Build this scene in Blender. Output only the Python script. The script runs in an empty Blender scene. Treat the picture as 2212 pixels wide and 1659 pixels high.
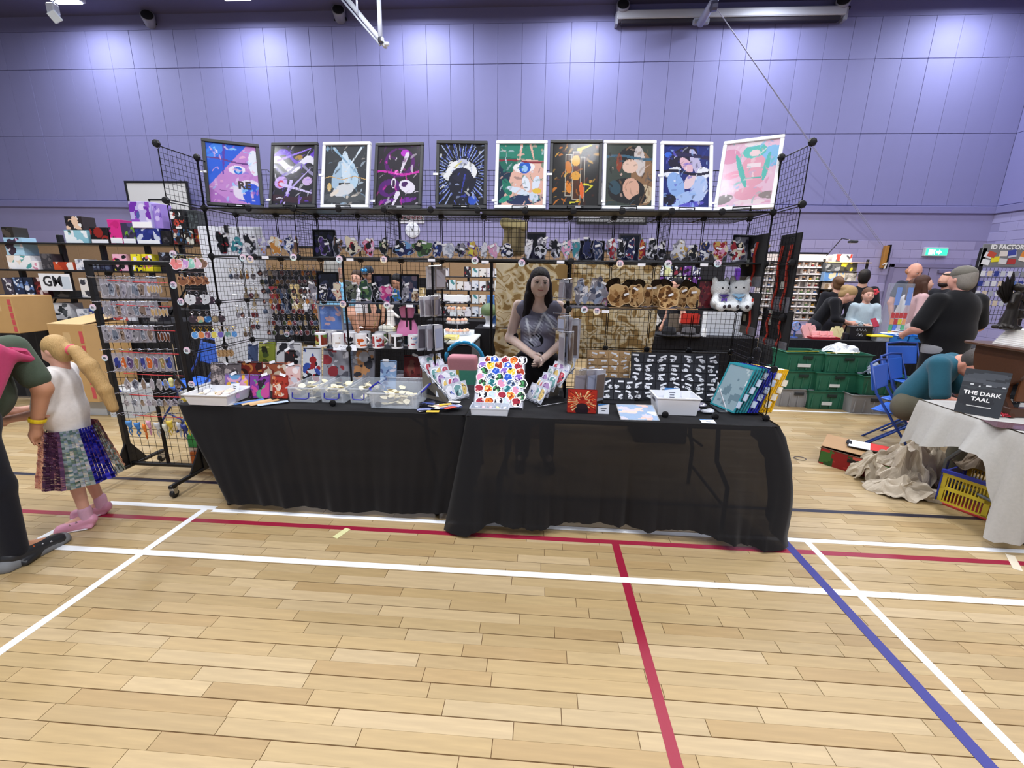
import bpy, bmesh, math, random
import numpy as np
from mathutils import Vector, Matrix, Euler
rnd = random.Random(7)
SC = bpy.context.scene
COL = SC.collection
pi = math.pi
R = math.radians
# ------------------------------------------------------------------ camera
CAM_H = 1.6
FPX, PITCH, YAW, ROLL = 933.55, 0.247876, -0.0616152, 0.0161336
_f = Vector((math.sin(YAW)*math.cos(PITCH), math.cos(YAW)*math.cos(PITCH), -math.sin(PITCH)))
_r0 = Vector((math.cos(YAW), -math.sin(YAW), 0)); _u0 = _r0.cross(_f)
_r = math.cos(ROLL)*_r0 + math.sin(ROLL)*_u0; _u = -math.sin(ROLL)*_r0 + math.cos(ROLL)*_u0
cam = bpy.data.cameras.new('camera'); camo = bpy.data.objects.new('camera', cam); COL.objects.link(camo)
cam.sensor_width = 36; cam.sensor_fit = 'HORIZONTAL'; cam.lens = FPX*36/2212; cam.clip_start = .05; cam.clip_end = 100
m4 = Matrix.Identity(4)
for i in range(3):
    m4[i][0] = _r[i]; m4[i][1] = _u[i]; m4[i][2] = -_f[i]
m4[2][3] = CAM_H
camo.matrix_world = m4
SC.camera = camo
def ray(px, py): return (px-1106)*_r - (py-829.5)*_u + FPX*_f
def P(px, py, Y):            # the point of the room that is seen there, at depth Y
    d = ray(px, py); return Vector((0, 0, CAM_H)) + d*(Y/d.y)
def PZ(px, py, Z):           # the same on a level plane
    d = ray(px, py); return Vector((0, 0, CAM_H)) + d*((Z-CAM_H)/d.z)
# ------------------------------------------------------------------ world, lamps, exposure
w = bpy.data.worlds.new('hall_air'); SC.world = w; w.use_nodes = True
w.node_tree.nodes['Background'].inputs[0].default_value = (.80, .86, 1, 1)
w.node_tree.nodes['Background'].inputs[1].default_value = .27
SC.view_settings.view_transform = 'Standard'; SC.view_settings.look = 'None'
SC.view_settings.gamma = 1; SC.view_settings.use_curve_mapping = False
SC.view_settings.exposure = 0.1
YW = 12.4; ZC = 7.9; XR = 11.37; XL = -17.2
LAMPS = []
for x in (-11.5, -7.3, -3.1, .85, 5.05, 9.45): LAMPS.append((x, 11.15, 112, (.80, .88, 1)))
for y, e in ((6.6, 165), (1.6, 175), (-2.6, 185)):
    for x in ((-11.5, -7.3, -3.1, 1.1, 5.3, 9.5) if y == 6.6 else (-7.3, -3.1, 1.1, 5.3)): LAMPS.append((x, y, e, (.96, .97, 1)))  # end lamps of the longer row are added to brighten the lower back wall
for x, y, e, c in LAMPS:
    l = bpy.data.lights.new('hall_lamp_light', 'AREA'); l.shape = 'RECTANGLE'; l.size = .62; l.size_y = .9; l.energy = e; l.color = c
    lo = bpy.data.objects.new('hall_lamp_light', l); COL.objects.link(lo); lo.location = (x, y, ZC-.2)
# ------------------------------------------------------------------ helpers
def hexc(s):
    s = s.lstrip('#'); o = []
    for i in (0, 2, 4):
        v = int(s[i:i+2], 16)/255; o.append(v/12.92 if v <= .04045 else ((v+.055)/1.055)**2.4)
    return (o[0], o[1], o[2], 1)
MATS = {}
def mat(name, rough=.5, metal=0, src='obj', noise=0, nscale=30, bump=0, bscale=200, trans=0, alpha=1, coat=0, emit=0, sheen=0, spec=.5, stretch=None, sss=0):
    if name in MATS: return MATS[name]
    m = bpy.data.materials.new(name); m.use_nodes = True; nt = m.node_tree; N = nt.nodes; L = nt.links
    b = N['Principled BSDF']; MATS[name] = m
    if src == 'obj': c = N.new('ShaderNodeObjectInfo'); cs = c.outputs['Color']
    else: c = N.new('ShaderNodeVertexColor'); c.layer_name = 'col'; cs = c.outputs['Color']
    tc = N.new('ShaderNodeTexCoord')
    vec = tc.outputs['Object']
    if stretch:
        mp = N.new('ShaderNodeMapping'); mp.inputs['Scale'].default_value = stretch; L.new(vec, mp.inputs[0]); vec = mp.outputs[0]
    if noise:
        nz = N.new('ShaderNodeTexNoise'); nz.inputs['Scale'].default_value = nscale; nz.inputs['Detail'].default_value = 4; L.new(vec, nz.inputs['Vector'])
        rp = N.new('ShaderNodeMapRange'); rp.inputs[3].default_value = 1-noise; rp.inputs[4].default_value = 1+noise; L.new(nz.outputs[0], rp.inputs[0])
        mx = N.new('ShaderNodeVectorMath'); mx.operation = 'SCALE'; L.new(cs, mx.inputs[0]); L.new(rp.outputs[0], mx.inputs['Scale']); cs = mx.outputs[0]
    L.new(cs, b.inputs['Base Color'])
    b.inputs['Roughness'].default_value = rough; b.inputs['Metallic'].default_value = metal
    b.inputs['Transmission Weight'].default_value = trans; b.inputs['Alpha'].default_value = alpha
    b.inputs['Coat Weight'].default_value = coat; b.inputs['Specular IOR Level'].default_value = spec
    b.inputs['Sheen Weight'].default_value = sheen
    if sss:
        b.inputs['Subsurface Weight'].default_value = sss; b.inputs['Subsurface Radius'].default_value = (.012, .005, .003)
    if emit: L.new(cs, b.inputs['Emission Color']); b.inputs['Emission Strength'].default_value = emit
    if bump:
        nb = N.new('ShaderNodeTexNoise'); nb.inputs['Scale'].default_value = bscale; nb.inputs['Detail'].default_value = 3; L.new(vec, nb.inputs['Vector'])
        bp = N.new('ShaderNodeBump'); bp.inputs['Strength'].default_value = bump; bp.inputs['Distance'].default_value = .01; L.new(nb.outputs[0], bp.inputs['Height']); L.new(bp.outputs[0], b.inputs['Normal'])
    return m
mat('matte', .75, noise=.05); mat('satin', .42); mat('gloss', .15, coat=.3); mat('metal', .25, 1); mat('dark_metal', .4, .6)
mat('card', .6, noise=.06, nscale=12); mat('cloth', .9, noise=.10, nscale=60, bump=.15, bscale=400, sheen=.1, spec=.2)
mat('skin', .5, noise=.05, nscale=25, sss=.15); mat('hair', .5, bump=.5, bscale=40, noise=.3, nscale=60, stretch=(6, 6, .5), spec=.25)
mat('print', .5, src='col', spec=.25); mat('print_gloss', .16, src='col', coat=.4); mat('print_cloth', .9, src='col', noise=.08, nscale=60, bump=.15, bscale=400, spec=.2)
mat('wood', .38, noise=.22, nscale=14, stretch=(1, 6, 6)); mat('glow', .5, emit=6); mat('glow_soft', .5, emit=1.4)
mat('clear', .06, alpha=.16, coat=.6); mat('milky', .3, alpha=.55); mat('film', .1, alpha=.2, coat=1); mat('foliage', .6)
mat('wallpaint', .7, noise=.035, nscale=3, bump=.05, bscale=60); mat('paper', .85, noise=.08, nscale=20, bump=.2, bscale=30)
mat('plank', .46, noise=.24, nscale=7, stretch=(.35, 7, 6), spec=.4); mat('plank_far', .46, src='col', noise=.24, nscale=7, stretch=(.5, 7, 6), spec=.4)
def sheer(nm, fac):
    m = bpy.data.materials.new(nm); m.use_nodes = True; nt = m.node_tree; b = nt.nodes['Principled BSDF']
    b.inputs['Base Color'].default_value = hexc('#0e0d11'); b.inputs['Roughness'].default_value = .85; b.inputs['Specular IOR Level'].default_value = .25; b.inputs['Sheen Weight'].default_value = .08
    t = nt.nodes.new('ShaderNodeBsdfTransparent'); t.inputs[0].default_value = (1, .93, .85, 1); mx = nt.nodes.new('ShaderNodeMixShader'); mx.inputs[0].default_value = fac
    nt.links.new(b.outputs[0], mx.inputs[1]); nt.links.new(t.outputs[0], mx.inputs[2]); nt.links.new(mx.outputs[0], nt.nodes['Material Output'].inputs[0])
    MATS[nm] = m
sheer('sheer', .035); sheer('sheer_dense', .008)
class MB:
    """collects shapes into one mesh"""
    def __init__(s): s.v = []; s.f = []; s.c = []
    def add(s, vs, fs, col=None):
        n = len(s.v); s.v += [tuple(v) for v in vs]; s.f += [tuple(i+n for i in f) for f in fs]; s.c += [col]*len(fs); return s
    def box(s, x0, x1, y0, y1, z0, z1, col=None, M=None):
        vs = [Vector((x, y, z)) for x in (x0, x1) for y in (y0, y1) for z in (z0, z1)]
        if M is not None: vs = [M @ v for v in vs]
        return s.add(vs, [(0, 1, 3, 2), (4, 6, 7, 5), (0, 4, 5, 1), (2, 3, 7, 6), (0, 2, 6, 4), (1, 5, 7, 3)], col)
    def bbox(s, x0, x1, y0, y1, z0, z1, b=.004, col=None):     # box with chamfered edges
        vs = []; 
        for z, i in ((z0, b), (z0+b, 0), (z1-b, 0), (z1, b)):
            X0, X1, Y0, Y1 = x0+i, x1-i, y0+i, y1-i
            vs += [(X0+b, Y0, z), (X1-b, Y0, z), (X1, Y0+b, z), (X1, Y1-b, z), (X1-b, Y1, z), (X0+b, Y1, z), (X0, Y1-b, z), (X0, Y0+b, z)]
        fs = [tuple(range(7, -1, -1)), tuple(range(24, 32))]
        for k in range(3):
            for i in range(8): j = (i+1) % 8; fs.append((8*k+i, 8*k+j, 8*k+8+j, 8*k+8+i))
        return s.add(vs, fs, col)
    def tube(s, pts, r, n=6, col=None, closed=False, r1=None):
        pts = [Vector(p) for p in pts]; vs = []; fs = []; m = len(pts)
        for i, p in enumerate(pts):
            if closed: d = pts[(i+1) % m]-pts[i-1]
            else: d = pts[min(i+1, m-1)]-pts[max(i-1, 0)]
            d.normalize(); a = Vector((0, 0, 1)) if abs(d.z) < .9 else Vector((1, 0, 0)); u = d.cross(a).normalized(); v = d.cross(u)
            rr = r if r1 is None else r+(r1-r)*i/(m-1)
            vs += [p+(u*math.cos(2*pi*k/n)+v*math.sin(2*pi*k/n))*rr for k in range(n)]
        for i in range(m if closed else m-1):
            for k in range(n):
                a = i*n+k; b = i*n+(k+1) % n; j = ((i+1) % m)*n; fs.append((a, b, j+(k+1) % n, j+k))
        if not closed: fs += [tuple(range(n-1, -1, -1)), tuple(range((m-1)*n, m*n))]
        return s.add(vs, fs, col)
    def lathe(s, prof, n=16, col=None, c=(0, 0, 0), M=None, cap=True):
        vs = []; fs = []; m = len(prof)
        for r, z in prof: vs += [Vector((c[0]+r*math.cos(2*pi*k/n), c[1]+r*math.sin(2*pi*k/n), c[2]+z)) for k in range(n)]
        if M is not None: vs = [M @ v for v in vs]
        for i in range(m-1):
            for k in range(n): fs.append((i*n+k, i*n+(k+1) % n, (i+1)*n+(k+1) % n, (i+1)*n+k))
        if cap: fs += [tuple(range(n-1, -1, -1)), tuple(range((m-1)*n, m*n))]
        return s.add(vs, fs, col)
    def prism(s, pts, t, col=None, axis='y', off=0, M=None):   # outline in (x,z), thickness along y (or outline in (x,y) with axis z)
        n = len(pts)
        if axis == 'y': vs = [Vector((x, off, z)) for x, z in pts]+[Vector((x, off+t, z)) for x, z in pts]
        elif axis == 'z': vs = [Vector((x, y, off)) for x, y in pts]+[Vector((x, y, off+t)) for x, y in pts]
        else: vs = [Vector((off, y, z)) for y, z in pts]+[Vector((off+t, y, z)) for y, z in pts]
        if M is not None: vs = [M @ v for v in vs]
        fs = [tuple(range(n)), tuple(range(2*n-1, n-1, -1))]+[(i, n+i, n+(i+1) % n, (i+1) % n) for i in range(n)]
        return s.add(vs, fs, col)
    def mesh(s, name, smooth=False):
        me = bpy.data.meshes.new(name); me.from_pydata(s.v, [], s.f)
        if any(c is not None for c in s.c):
            a = me.color_attributes.new('col', 'FLOAT_COLOR', 'CORNER'); o = []
            for c, f in zip(s.c, s.f): o += list(c or (.5, .5, .5, 1))*len(f)
            a.data.foreach_set('color', o)
        if smooth: me.polygons.foreach_set('use_smooth', [True]*len(me.polygons))
        me.update(); return me
    def build(s, name, m, parent=None, col=None, loc=None, rot=None, smooth=False, scale=None): return ob(name, s.mesh(name, smooth), m, parent, col, loc, rot, scale)
def ob(name, me, m=None, parent=None, col=None, loc=None, rot=None, scale=None):
    o = bpy.data.objects.new(name, me); COL.objects.link(o)
    if me is not None and m and not me.materials: me.materials.append(MATS[m])
    if col is not None: o.color = hexc(col) if isinstance(col, str) else col
    if parent is not None: o.parent = parent
    if loc is not None: o.location = loc
    if rot is not None: o.rotation_euler = rot
    if scale is not None: o.scale = scale
    return o
def tag(o, label, cat, group=None, kind=None):
    o['label'] = label; o['category'] = cat
    if group: o['group'] = group
    if kind: o['kind'] = kind
    return o
def thing(name, label, cat, loc=(0, 0, 0), rz=0, group=None, rot=None):
    o = bpy.data.objects.new(name, None); COL.objects.link(o); o.empty_display_size = .05
    o.location = loc; o.rotation_euler = rot or (0, 0, rz); return tag(o, label, cat, group)
def struct(o): o['kind'] = 'structure'; return o
def stuff(o): o['kind'] = 'stuff'; return o
def copy_tree(o, parent=None):
    c = o.copy(); COL.objects.link(c); c.parent = parent
    for ch in list(o.children): copy_tree(ch, c)
    return c
def text_mesh(txt, size, ext=0, align='CENTER', bold=0):
    cu = bpy.data.curves.new('txt', 'FONT'); cu.body = txt; cu.size = size; cu.extrude = ext; cu.align_x = align; cu.align_y = 'CENTER'; cu.offset = bold; cu.resolution_u = 2
    o = bpy.data.objects.new('txt', cu); COL.objects.link(o); dg = bpy.context.evaluated_depsgraph_get()
    me = bpy.data.meshes.new_from_object(o.evaluated_get(dg)); bpy.data.objects.remove(o); bpy.data.curves.remove(cu); me.materials.clear(); return me
def text(name, txt, size, m, parent, col, loc, rot=(pi/2, 0, 0), **kw): return ob(name, text_mesh(txt, size, **kw), m, parent, col, loc, rot)
# --- flat print: coloured cells of a card, f(u, v) gives the ink
def card_mesh(name, wd, ht, f, nx=24, nz=32, t=.002, y=0, z0=0):
    mb = MB(); 
    for i in range(nx):
        for j in range(nz):
            x0 = -wd/2+wd*i/nx; x1 = x0+wd/nx; a = z0+ht*j/nz; b = a+ht/nz
            mb.add([(x0, y, a), (x1, y, a), (x1, y, b), (x0, y, b)], [(0, 1, 2, 3)], f((i+.5)/nx, (j+.5)/nz))
    if t: mb.add([(-wd/2, y+t, z0), (wd/2, y+t, z0), (wd/2, y+t, z0+ht), (-wd/2, y+t, z0+ht)], [(3, 2, 1, 0)], (.6, .6, .6, 1))
    return mb.mesh(name)
def mixc(a, b, t): return tuple(a[i]+(b[i]-a[i])*t for i in range(4))
def blobs(pal, n, seed, bg=None, rmin=.05, rmax=.25, ax=1.4):
    """an abstract composition of overlapping rounded patches and strokes"""
    r = random.Random(seed); pal = [hexc(c) if isinstance(c, str) else c for c in pal]; bg = hexc(bg) if isinstance(bg, str) else (bg or pal[0]); S = []
    for i in range(n):
        S.append((r.random(), r.random(), r.uniform(rmin, rmax), r.uniform(.3, 1), r.uniform(0, pi), r.choice(pal)))
    def f(u, v):
        c = bg
        for x, z, rr, e, a, k in S:
            dx = u-x; dz = (v-z)*ax; p = dx*math.cos(a)+dz*math.sin(a); q = -dx*math.sin(a)+dz*math.cos(a)
            if p*p+(q/e)**2 < rr*rr: c = k
        return c
    return f
# --- rounded bodies from blended distance fields
def sdf_mesh(prims, h=.012, k=.03, name='body', colf=None):
    """prims: ('c',p0,p1,r0,r1[,squash_y]) tapered capsule, ('e',centre,radii[,euler]) ellipsoid, ('b',centre,half,round[,euler]) box; a trailing dict may hold k or neg"""
    lo = np.full(3, 1e9); hi = -lo; pr = []
    for p in prims:
        o = p[-1] if isinstance(p[-1], dict) else {}; q = [x for x in p if not isinstance(x, dict)]
        if q[0] == 'c':
            a = np.array(q[1], float); b = np.array(q[2], float); m = max(q[3], q[4])*max(1, q[5] if len(q) > 5 else 1); l, u = np.minimum(a, b)-m, np.maximum(a, b)+m
        else:
            m = max(q[2])*(1.75 if q[0] == 'b' or len(q) > 3 else 1.02)+(q[3] if q[0] == 'b' else 0); l, u = np.array(q[1], float)-m, np.array(q[1], float)+m
        pr.append((q, o, l, u))
        if not o.get('neg'): lo = np.minimum(lo, l); hi = np.maximum(hi, u)
    lo = lo-2*h-k*.3; hi = hi+2*h+k*.3; n = np.ceil((hi-lo)/h).astype(int)+1
    D = np.full(n, 1.0)
    for q, o, l, u in pr:
        kk = o.get('k', k); i0 = np.clip(np.floor((l-kk*1.5-lo)/h).astype(int)-2, 0, n-1); i1 = np.clip(np.ceil((u+kk*1.5-lo)/h).astype(int)+3, 1, n)
        g = np.meshgrid(*[lo[a]+h*np.arange(i0[a], i1[a]) for a in range(3)], indexing='ij'); X = np.stack(g, -1)
        if q[0] == 'c':
            a = np.array(q[1], float); b = np.array(q[2], float); sq = q[5] if len(q) > 5 else 1
            S = np.array([1, 1/sq, 1]); ab = (b-a); L2 = (ab**2).sum()+1e-12; t = np.clip(((X-a)@ab)/L2, 0, 1)
            d = (np.sqrt((((X-a-t[..., None]*ab)*S)**2).sum(-1))-(q[3]+(q[4]-q[3])*t))*min(1, sq)
        else:
            Y = X-np.array(q[1], float); e = q[4] if q[0] == 'b' and len(q) > 4 else (q[3] if q[0] == 'e' and len(q) > 3 else None)
            if e is not None: Y = Y @ np.array(Euler(e).to_matrix())
            if q[0] == 'e':
                rr = np.array(q[2], float); k0 = np.sqrt(((Y/rr)**2).sum(-1)); k1 = np.sqrt(((Y/rr**2)**2).sum(-1))+1e-9; d = k0*(k0-1)/k1
                d = np.where(k0 < .05, -rr.min(), d)
            else:
                Q = np.abs(Y)-np.array(q[2], float)+q[3]; d = np.sqrt((np.maximum(Q, 0)**2).sum(-1))+np.minimum(Q.max(-1), 0)-q[3]
        s = tuple(slice(i0[a], i1[a]) for a in range(3)); A = D[s]
        if o.get('neg'):
            D[s] = np.maximum(A, -d)
        else:
            hh = np.maximum(kk-np.abs(A-d), 0)/kk; D[s] = np.minimum(A, d)-hh*hh*kk*.25
    I = D < 0; c = np.zeros(n-1, int); V = np.zeros(tuple(n-1)+(3,)); W_ = np.zeros(n-1)
    cor = [(i, j, l) for i in (0, 1) for j in (0, 1) for l in (0, 1)]
    cut = lambda A, o: A[o[0]:o[0]+n[0]-1, o[1]:o[1]+n[1]-1, o[2]:o[2]+n[2]-1]
    for a in range(3):
        for o in cor:
            if o[a]: continue
            o2 = list(o); o2[a] = 1; A = cut(D, o); B = cut(D, o2); x = (A < 0) != (B < 0); t = np.where(x, A/(A-B+1e-12), 0)
            for d in range(3): V[..., d] += np.where(x, o[d]+(t if d == a else 0), 0)
            W_ += x
    act = W_ > 0; idx = np.full(n-1, -1); idx[act] = np.arange(act.sum()); ij = np.argwhere(act)
    verts = lo+h*(ij+V[act]/W_[act][:, None]); F = []
    for a in range(3):
        b_, c_ = (a+1) % 3, (a+2) % 3; s0 = [slice(0, n[d]-1) for d in range(3)]; s1 = list(s0); s1[a] = slice(1, n[a]); s0[a] = slice(0, n[a]-1)
        A = I[tuple(s0)]; B = I[tuple(s1)]; e = np.argwhere(A != B)
        e = e[(e[:, b_] > 0) & (e[:, c_] > 0)]
        def g(db, dc):
            q = e.copy(); q[:, b_] -= db; q[:, c_] -= dc; return idx[q[:, 0], q[:, 1], q[:, 2]]
        quad = np.stack([g(1, 1), g(0, 1), g(0, 0), g(1, 0)], -1); fl = ~A[e[:, 0], e[:, 1], e[:, 2]]; quad[fl] = quad[fl][:, ::-1]; F.append(quad)
    F = np.concatenate(F); F = F[(F >= 0).all(1)]
    me = bpy.data.meshes.new(name); me.from_pydata(verts.tolist(), [], F.tolist()); me.polygons.foreach_set('use_smooth', [True]*len(F))
    if colf:
        at = me.color_attributes.new('col', 'FLOAT_COLOR', 'POINT'); at.data.foreach_set('color', [x for v in verts for x in colf(*v)])
    me.update(); return me
# ================================================================== the hall
# --- floor: strips of beech, the nearest ones single, the rest joined
fl = MB().box(XL, XR+.2, -4, YW+.3, -.06, -.004).build('floor', 'matte', col='#6b4c2c'); struct(fl)
PW = .0655; tones = ['#a9926a', '#ac956e', '#a68e65', '#b09a75', '#a38960', '#a89068', '#b39d79', '#a78f66']
far = MB(); near = []
row = 0; y = -.2
pr = random.Random(3)
while y < YW:
    x = XL-pr.random(); ln0 = None; sc = 1 if y < 5.5 else 2
    while x < XR:
        ln = pr.uniform(.26, .72)*sc; c = hexc(pr.choice(tones)); g = pr.uniform(.92, 1.05); c = (c[0]*g, c[1]*g, c[2]*g, 1)
        d = math.hypot(x+ln/2-.05, y*1.15-.2)
        if .75 < y < 3.2 and abs(x+ln/2-.1) < .35+y*1.32: near.append((d, x, y, ln, c))
        elif y > .2: far.add([(x+.0012, y+.0012, 0), (x+ln-.0012, y+.0012, 0), (x+ln-.0012, y+PW-.0012, 0), (x+.0012, y+PW-.0012, 0), (x+.0012, y+.0012, -.006), (x+ln-.0012, y+.0012, -.006), (x+ln-.0012, y+PW-.0012, -.006), (x+.0012, y+PW-.0012, -.006)], [(0, 1, 2, 3), (4, 5, 1, 0), (5, 6, 2, 1), (6, 7, 3, 2), (7, 4, 0, 3)], c)
        x += ln
    y += PW; row += 1
near.sort(key=lambda t: t[0])
pm = MB().bbox(0, 1, 0, PW-.0022, -.006, 0, .0007).mesh('plank')
for i, (d, x, y, ln, c) in enumerate(near):
    if i < 290: ob('plank', pm, 'plank', fl, c, (x+.0012, y+.0012+(.0009 if round(y/PW+.2/PW) % 2 == 0 else -.0009), 0), scale=(ln-.0024, 1, 1))
    else: far.add([(x+.0012, y+.0012, 0), (x+ln-.0012, y+.0012, 0), (x+ln-.0012, y+PW-.0012, 0), (x+.0012, y+PW-.0012, 0), (x+.0012, y+.0012, -.006), (x+ln-.0012, y+.0012, -.006), (x+ln-.0012, y+PW-.0012, -.006), (x+.0012, y+PW-.0012, -.006)], [(0, 1, 2, 3), (4, 5, 1, 0), (5, 6, 2, 1), (6, 7, 3, 2), (7, 4, 0, 3)], c)
stuff(far.build('plank_field', 'plank_far', fl))
def line(x0, x1, y0, y1, c, z=.0015): MB().box(x0, x1, y0, y1, .0002, z).build('court_line', 'satin', fl, c)
W_, RD, NV, BL = '#e9ebee', '#8c1632', '#1d1d30', '#23237a'
line(-3.0, 6, 2.032, 2.075, W_, .0014); line(-6, 6, 2.378, 2.42, RD, .001); line(-2.99, -2.2, 2.53, 2.575, W_, .0009); line(-2.2, 6, 2.505, 2.545, W_, .0009); line(-9, 9, 2.885, 2.925, NV, .0006)
line(-2.283, -2.24, .6, 2.54, W_, .0016); line(-3.01, -2.97, 2.03, 2.54, W_, .0016); line(1.70, 1.74, .8, 2.51, W_, .0016)
line(.486, .53, .8, 2.385, RD, .0012); line(1.553, 1.603, .8, 2.59, BL, .0018)
line(-9, 9, 5.36, 5.40, W_); line(-9, 9, 7.6, 7.64, W_)
MB().box(-.02, .02, -.055, .055, .0004, .0022).build('tape_strip', 'satin', fl, '#d8d6a0', PZ(738, 1152, 0), (0, 0, -.35))
MB().box(-.02, .02, -.09, .09, .0004, .0022).build('tape_strip', 'satin', fl, '#d8cdb8', PZ(2190, 1215, 0), (0, 0, -.6))
# --- back wall: three tiers of painted panels over a rail, painted blocks and timber lining
PUR = '#807eab'
wb = struct(MB().box(XL, XR+.2, YW, YW+.2, 0, 9).build('wall_back', 'wallpaint', col='#4f4c7c'))
xs = []; x = XR-.02
while x > XL: xs.append(x); x -= .6
tiers = [(3.46, 5.095), (5.105, 6.695), (6.705, 7.56)]
pms = [MB().bbox(.003, .597, -.02, 0, 0, b-a, .003).mesh('panel') for a, b in tiers]
for x in xs:
    for (a, b), me in zip(tiers, pms):
        g = rnd.uniform(.97, 1.03); c = hexc(PUR); ob('panel', me, 'wallpaint', wb, (c[0]*g, c[1]*g, c[2]*g, 1), (x-.6, YW+rnd.uniform(-.003, .002), a))
MB().box(XL, XR, YW-.018, YW, 7.565, ZC).build('fascia', 'wallpaint', wb, '#716e98')
struct(MB().bbox(XL, XR, YW-.07, YW, 3.27, 3.44, .01).build('trim_1', 'wallpaint', col='#7f7cab'))
MB().box(XL, XR, YW-.012, YW, 2.62, 3.27).build('block_band', 'wallpaint', wb, '#8d88b0')
MB().box(XL, XR, YW-.008, YW, 0, 2.62).build('mortar', 'wallpaint', wb, '#8d86aa')
bm_ = MB().bbox(.003, .437, -.016, 0, .003, .212, .004).mesh('block')
for r_ in range(12):
    for i in range(30):
        x0 = 5.6+i*.44-(.22 if r_ % 2 else 0); z0 = r_*.2155+.02
        if x0+.44 > XR or (9.0 < x0+.22 < 11.1 and z0 < 1.9): continue
        g = rnd.uniform(.96, 1.04); c = hexc('#a099bd'); ob('block', bm_, 'wallpaint', wb, (c[0]*g, c[1]*g, c[2]*g, 1), (x0, YW, z0))
MB().box(XL, 5.6, YW-.012, YW, 2.3, 2.62).build('block_band', 'wallpaint', wb, '#9690b8')
for i in range(18):
    x0 = XL+1.22*i
    if x0 < 7.4: MB().bbox(x0+.004, min(x0+1.216, 7.45), YW-.045, YW, .05, 2.24, .006).build('timber_panel', 'wood', wb, '#9a7c5c')
MB().bbox(XL, 7.5, YW-.06, YW, 2.24, 2.29, .005).build('timber_cap', 'satin', wb, '#1c1a20')
# --- right wall, ceiling
wr = struct(MB().box(XR, XR+.2, -4, YW, 0, 9).build('wall_right', 'wallpaint', col='#5a578a'))
MB().box(XR-.008, XR, -3.9, YW-.01, 0, 3.27).build('mortar', 'wallpaint', wr, '#8d88b0')
pr2 = [MB().bbox(-.02, 0, .003, .597, 0, b-a, .003).mesh('panel') for a, b in tiers]
for i in range(12):
    for (a, b), me in zip(tiers, pr2): ob('panel', me, 'wallpaint', wr, '#8582b4', (XR, YW-.62-.6*i, a))
bm2 = MB().bbox(-.016, 0, .003, .437, .003, .212, .004).mesh('block')
for r_ in range(15):
    for i in range(9): ob('block', bm2, 'wallpaint', wr, '#9d98c0', (XR, YW-.44-.44*i-(.22 if r_ % 2 else 0), r_*.2155+.02))
struct(MB().bbox(XR-.07, XR, 2, YW-.07, 3.27, 3.44, .01).build('trim_2', 'wallpaint', col='#7f7cab'))
MB().box(XR-.03, XR, 2, 8.6, 0, 2.5).build('timber_panel', 'wood', wr, '#c09868')
struct(MB().box(XL, XR+.2, -4, YW+.2, ZC, ZC+.1).build('ceiling', 'wallpaint', col='#5b5878'))
# --- lamps under the ceiling
lm_b = MB().bbox(-.36, .36, -.5, .5, -.14, -.02, .02).mesh('housing'); lm_d = MB().bbox(-.31, -.01, -.45, .45, -.165, -.14, .004).mesh('diffuser')
for i, (x, y, e, c) in enumerate(LAMPS):
    near_wall = i < 6
    t = thing('hall_lamp', ('%s of the six white twin-panel lamps along the back wall' % ('leftmost', 'second from left', 'third from left', 'fourth from left', 'fifth from left', 'rightmost', '')[min(i, 6)]) if near_wall else 'white twin-panel lamp hung under the hall ceiling', 'lamp', (x, y, ZC), group='hall lamps by the back wall' if near_wall else 'hall lamps over the stalls')
    ob('housing', lm_b, 'satin', t, '#c9ccd6'); ob('diffuser', lm_d, 'glow', t, '#eef4ff'); ob('diffuser', lm_d, 'glow', t, '#eef4ff', (.32, 0, 0))
# --- wall loudspeakers
for i, (x, z, ry) in enumerate(((-10.2, 7.72, .5), (-5.2, 7.74, .25), (1.72, 7.72, 0), (6.76, 7.72, -.35))):
    t = thing('wall_speaker', ['round wall loudspeaker at the far left under the ceiling', 'round wall loudspeaker left of the white lifting frame', 'round wall loudspeaker over the left end of the screen box', 'round wall loudspeaker over the right end of the screen box'][i], 'speaker', (x, YW-.02, z), group='round loudspeakers high on the wall')
    Mx = Matrix.Rotation(ry, 4, 'Z') @ Matrix.Translation((0, -.1, -.0)) @ Matrix.Rotation(R(68), 4, 'X')
    MB().lathe([(.10, -.12), (.13, -.1), (.15, .12), (.155, .16), (.14, .165)], 20, M=Mx).build('housing', 'satin', t, '#8d8c98', smooth=True)
    MB().lathe([(.135, .166), (.12, .172), (.02, .18)], 20, M=Mx).build('grille', 'matte', t, '#101014', smooth=True)
    MB().box(.12, .16, -.12, .02, -.05, .0).box(-.16, .16, -.02, .02, -.06, -.02).build('bracket', 'dark_metal', t, '#20202a')
# --- projection screen box
t = thing('projection_screen_box', 'long grey projection screen box fixed high on the wall', 'projection screen', (4.2, YW-.04, 7.55))
MB().bbox(-2.6, 2.6, -.22, 0, -.05, .13, .02).build('casing', 'satin', t, '#a7a6ae'); MB().bbox(-2.5, 2.5, -.19, -.04, -.14, -.05, .015).build('screen_roll', 'matte', t, '#1c1422')
for s in (-1, 1): MB().box(s*2.6-.03, s*2.6+.03, -.2, 0, -.14, .1).build('end_cap', 'satin', t, '#8c8b96')
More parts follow.
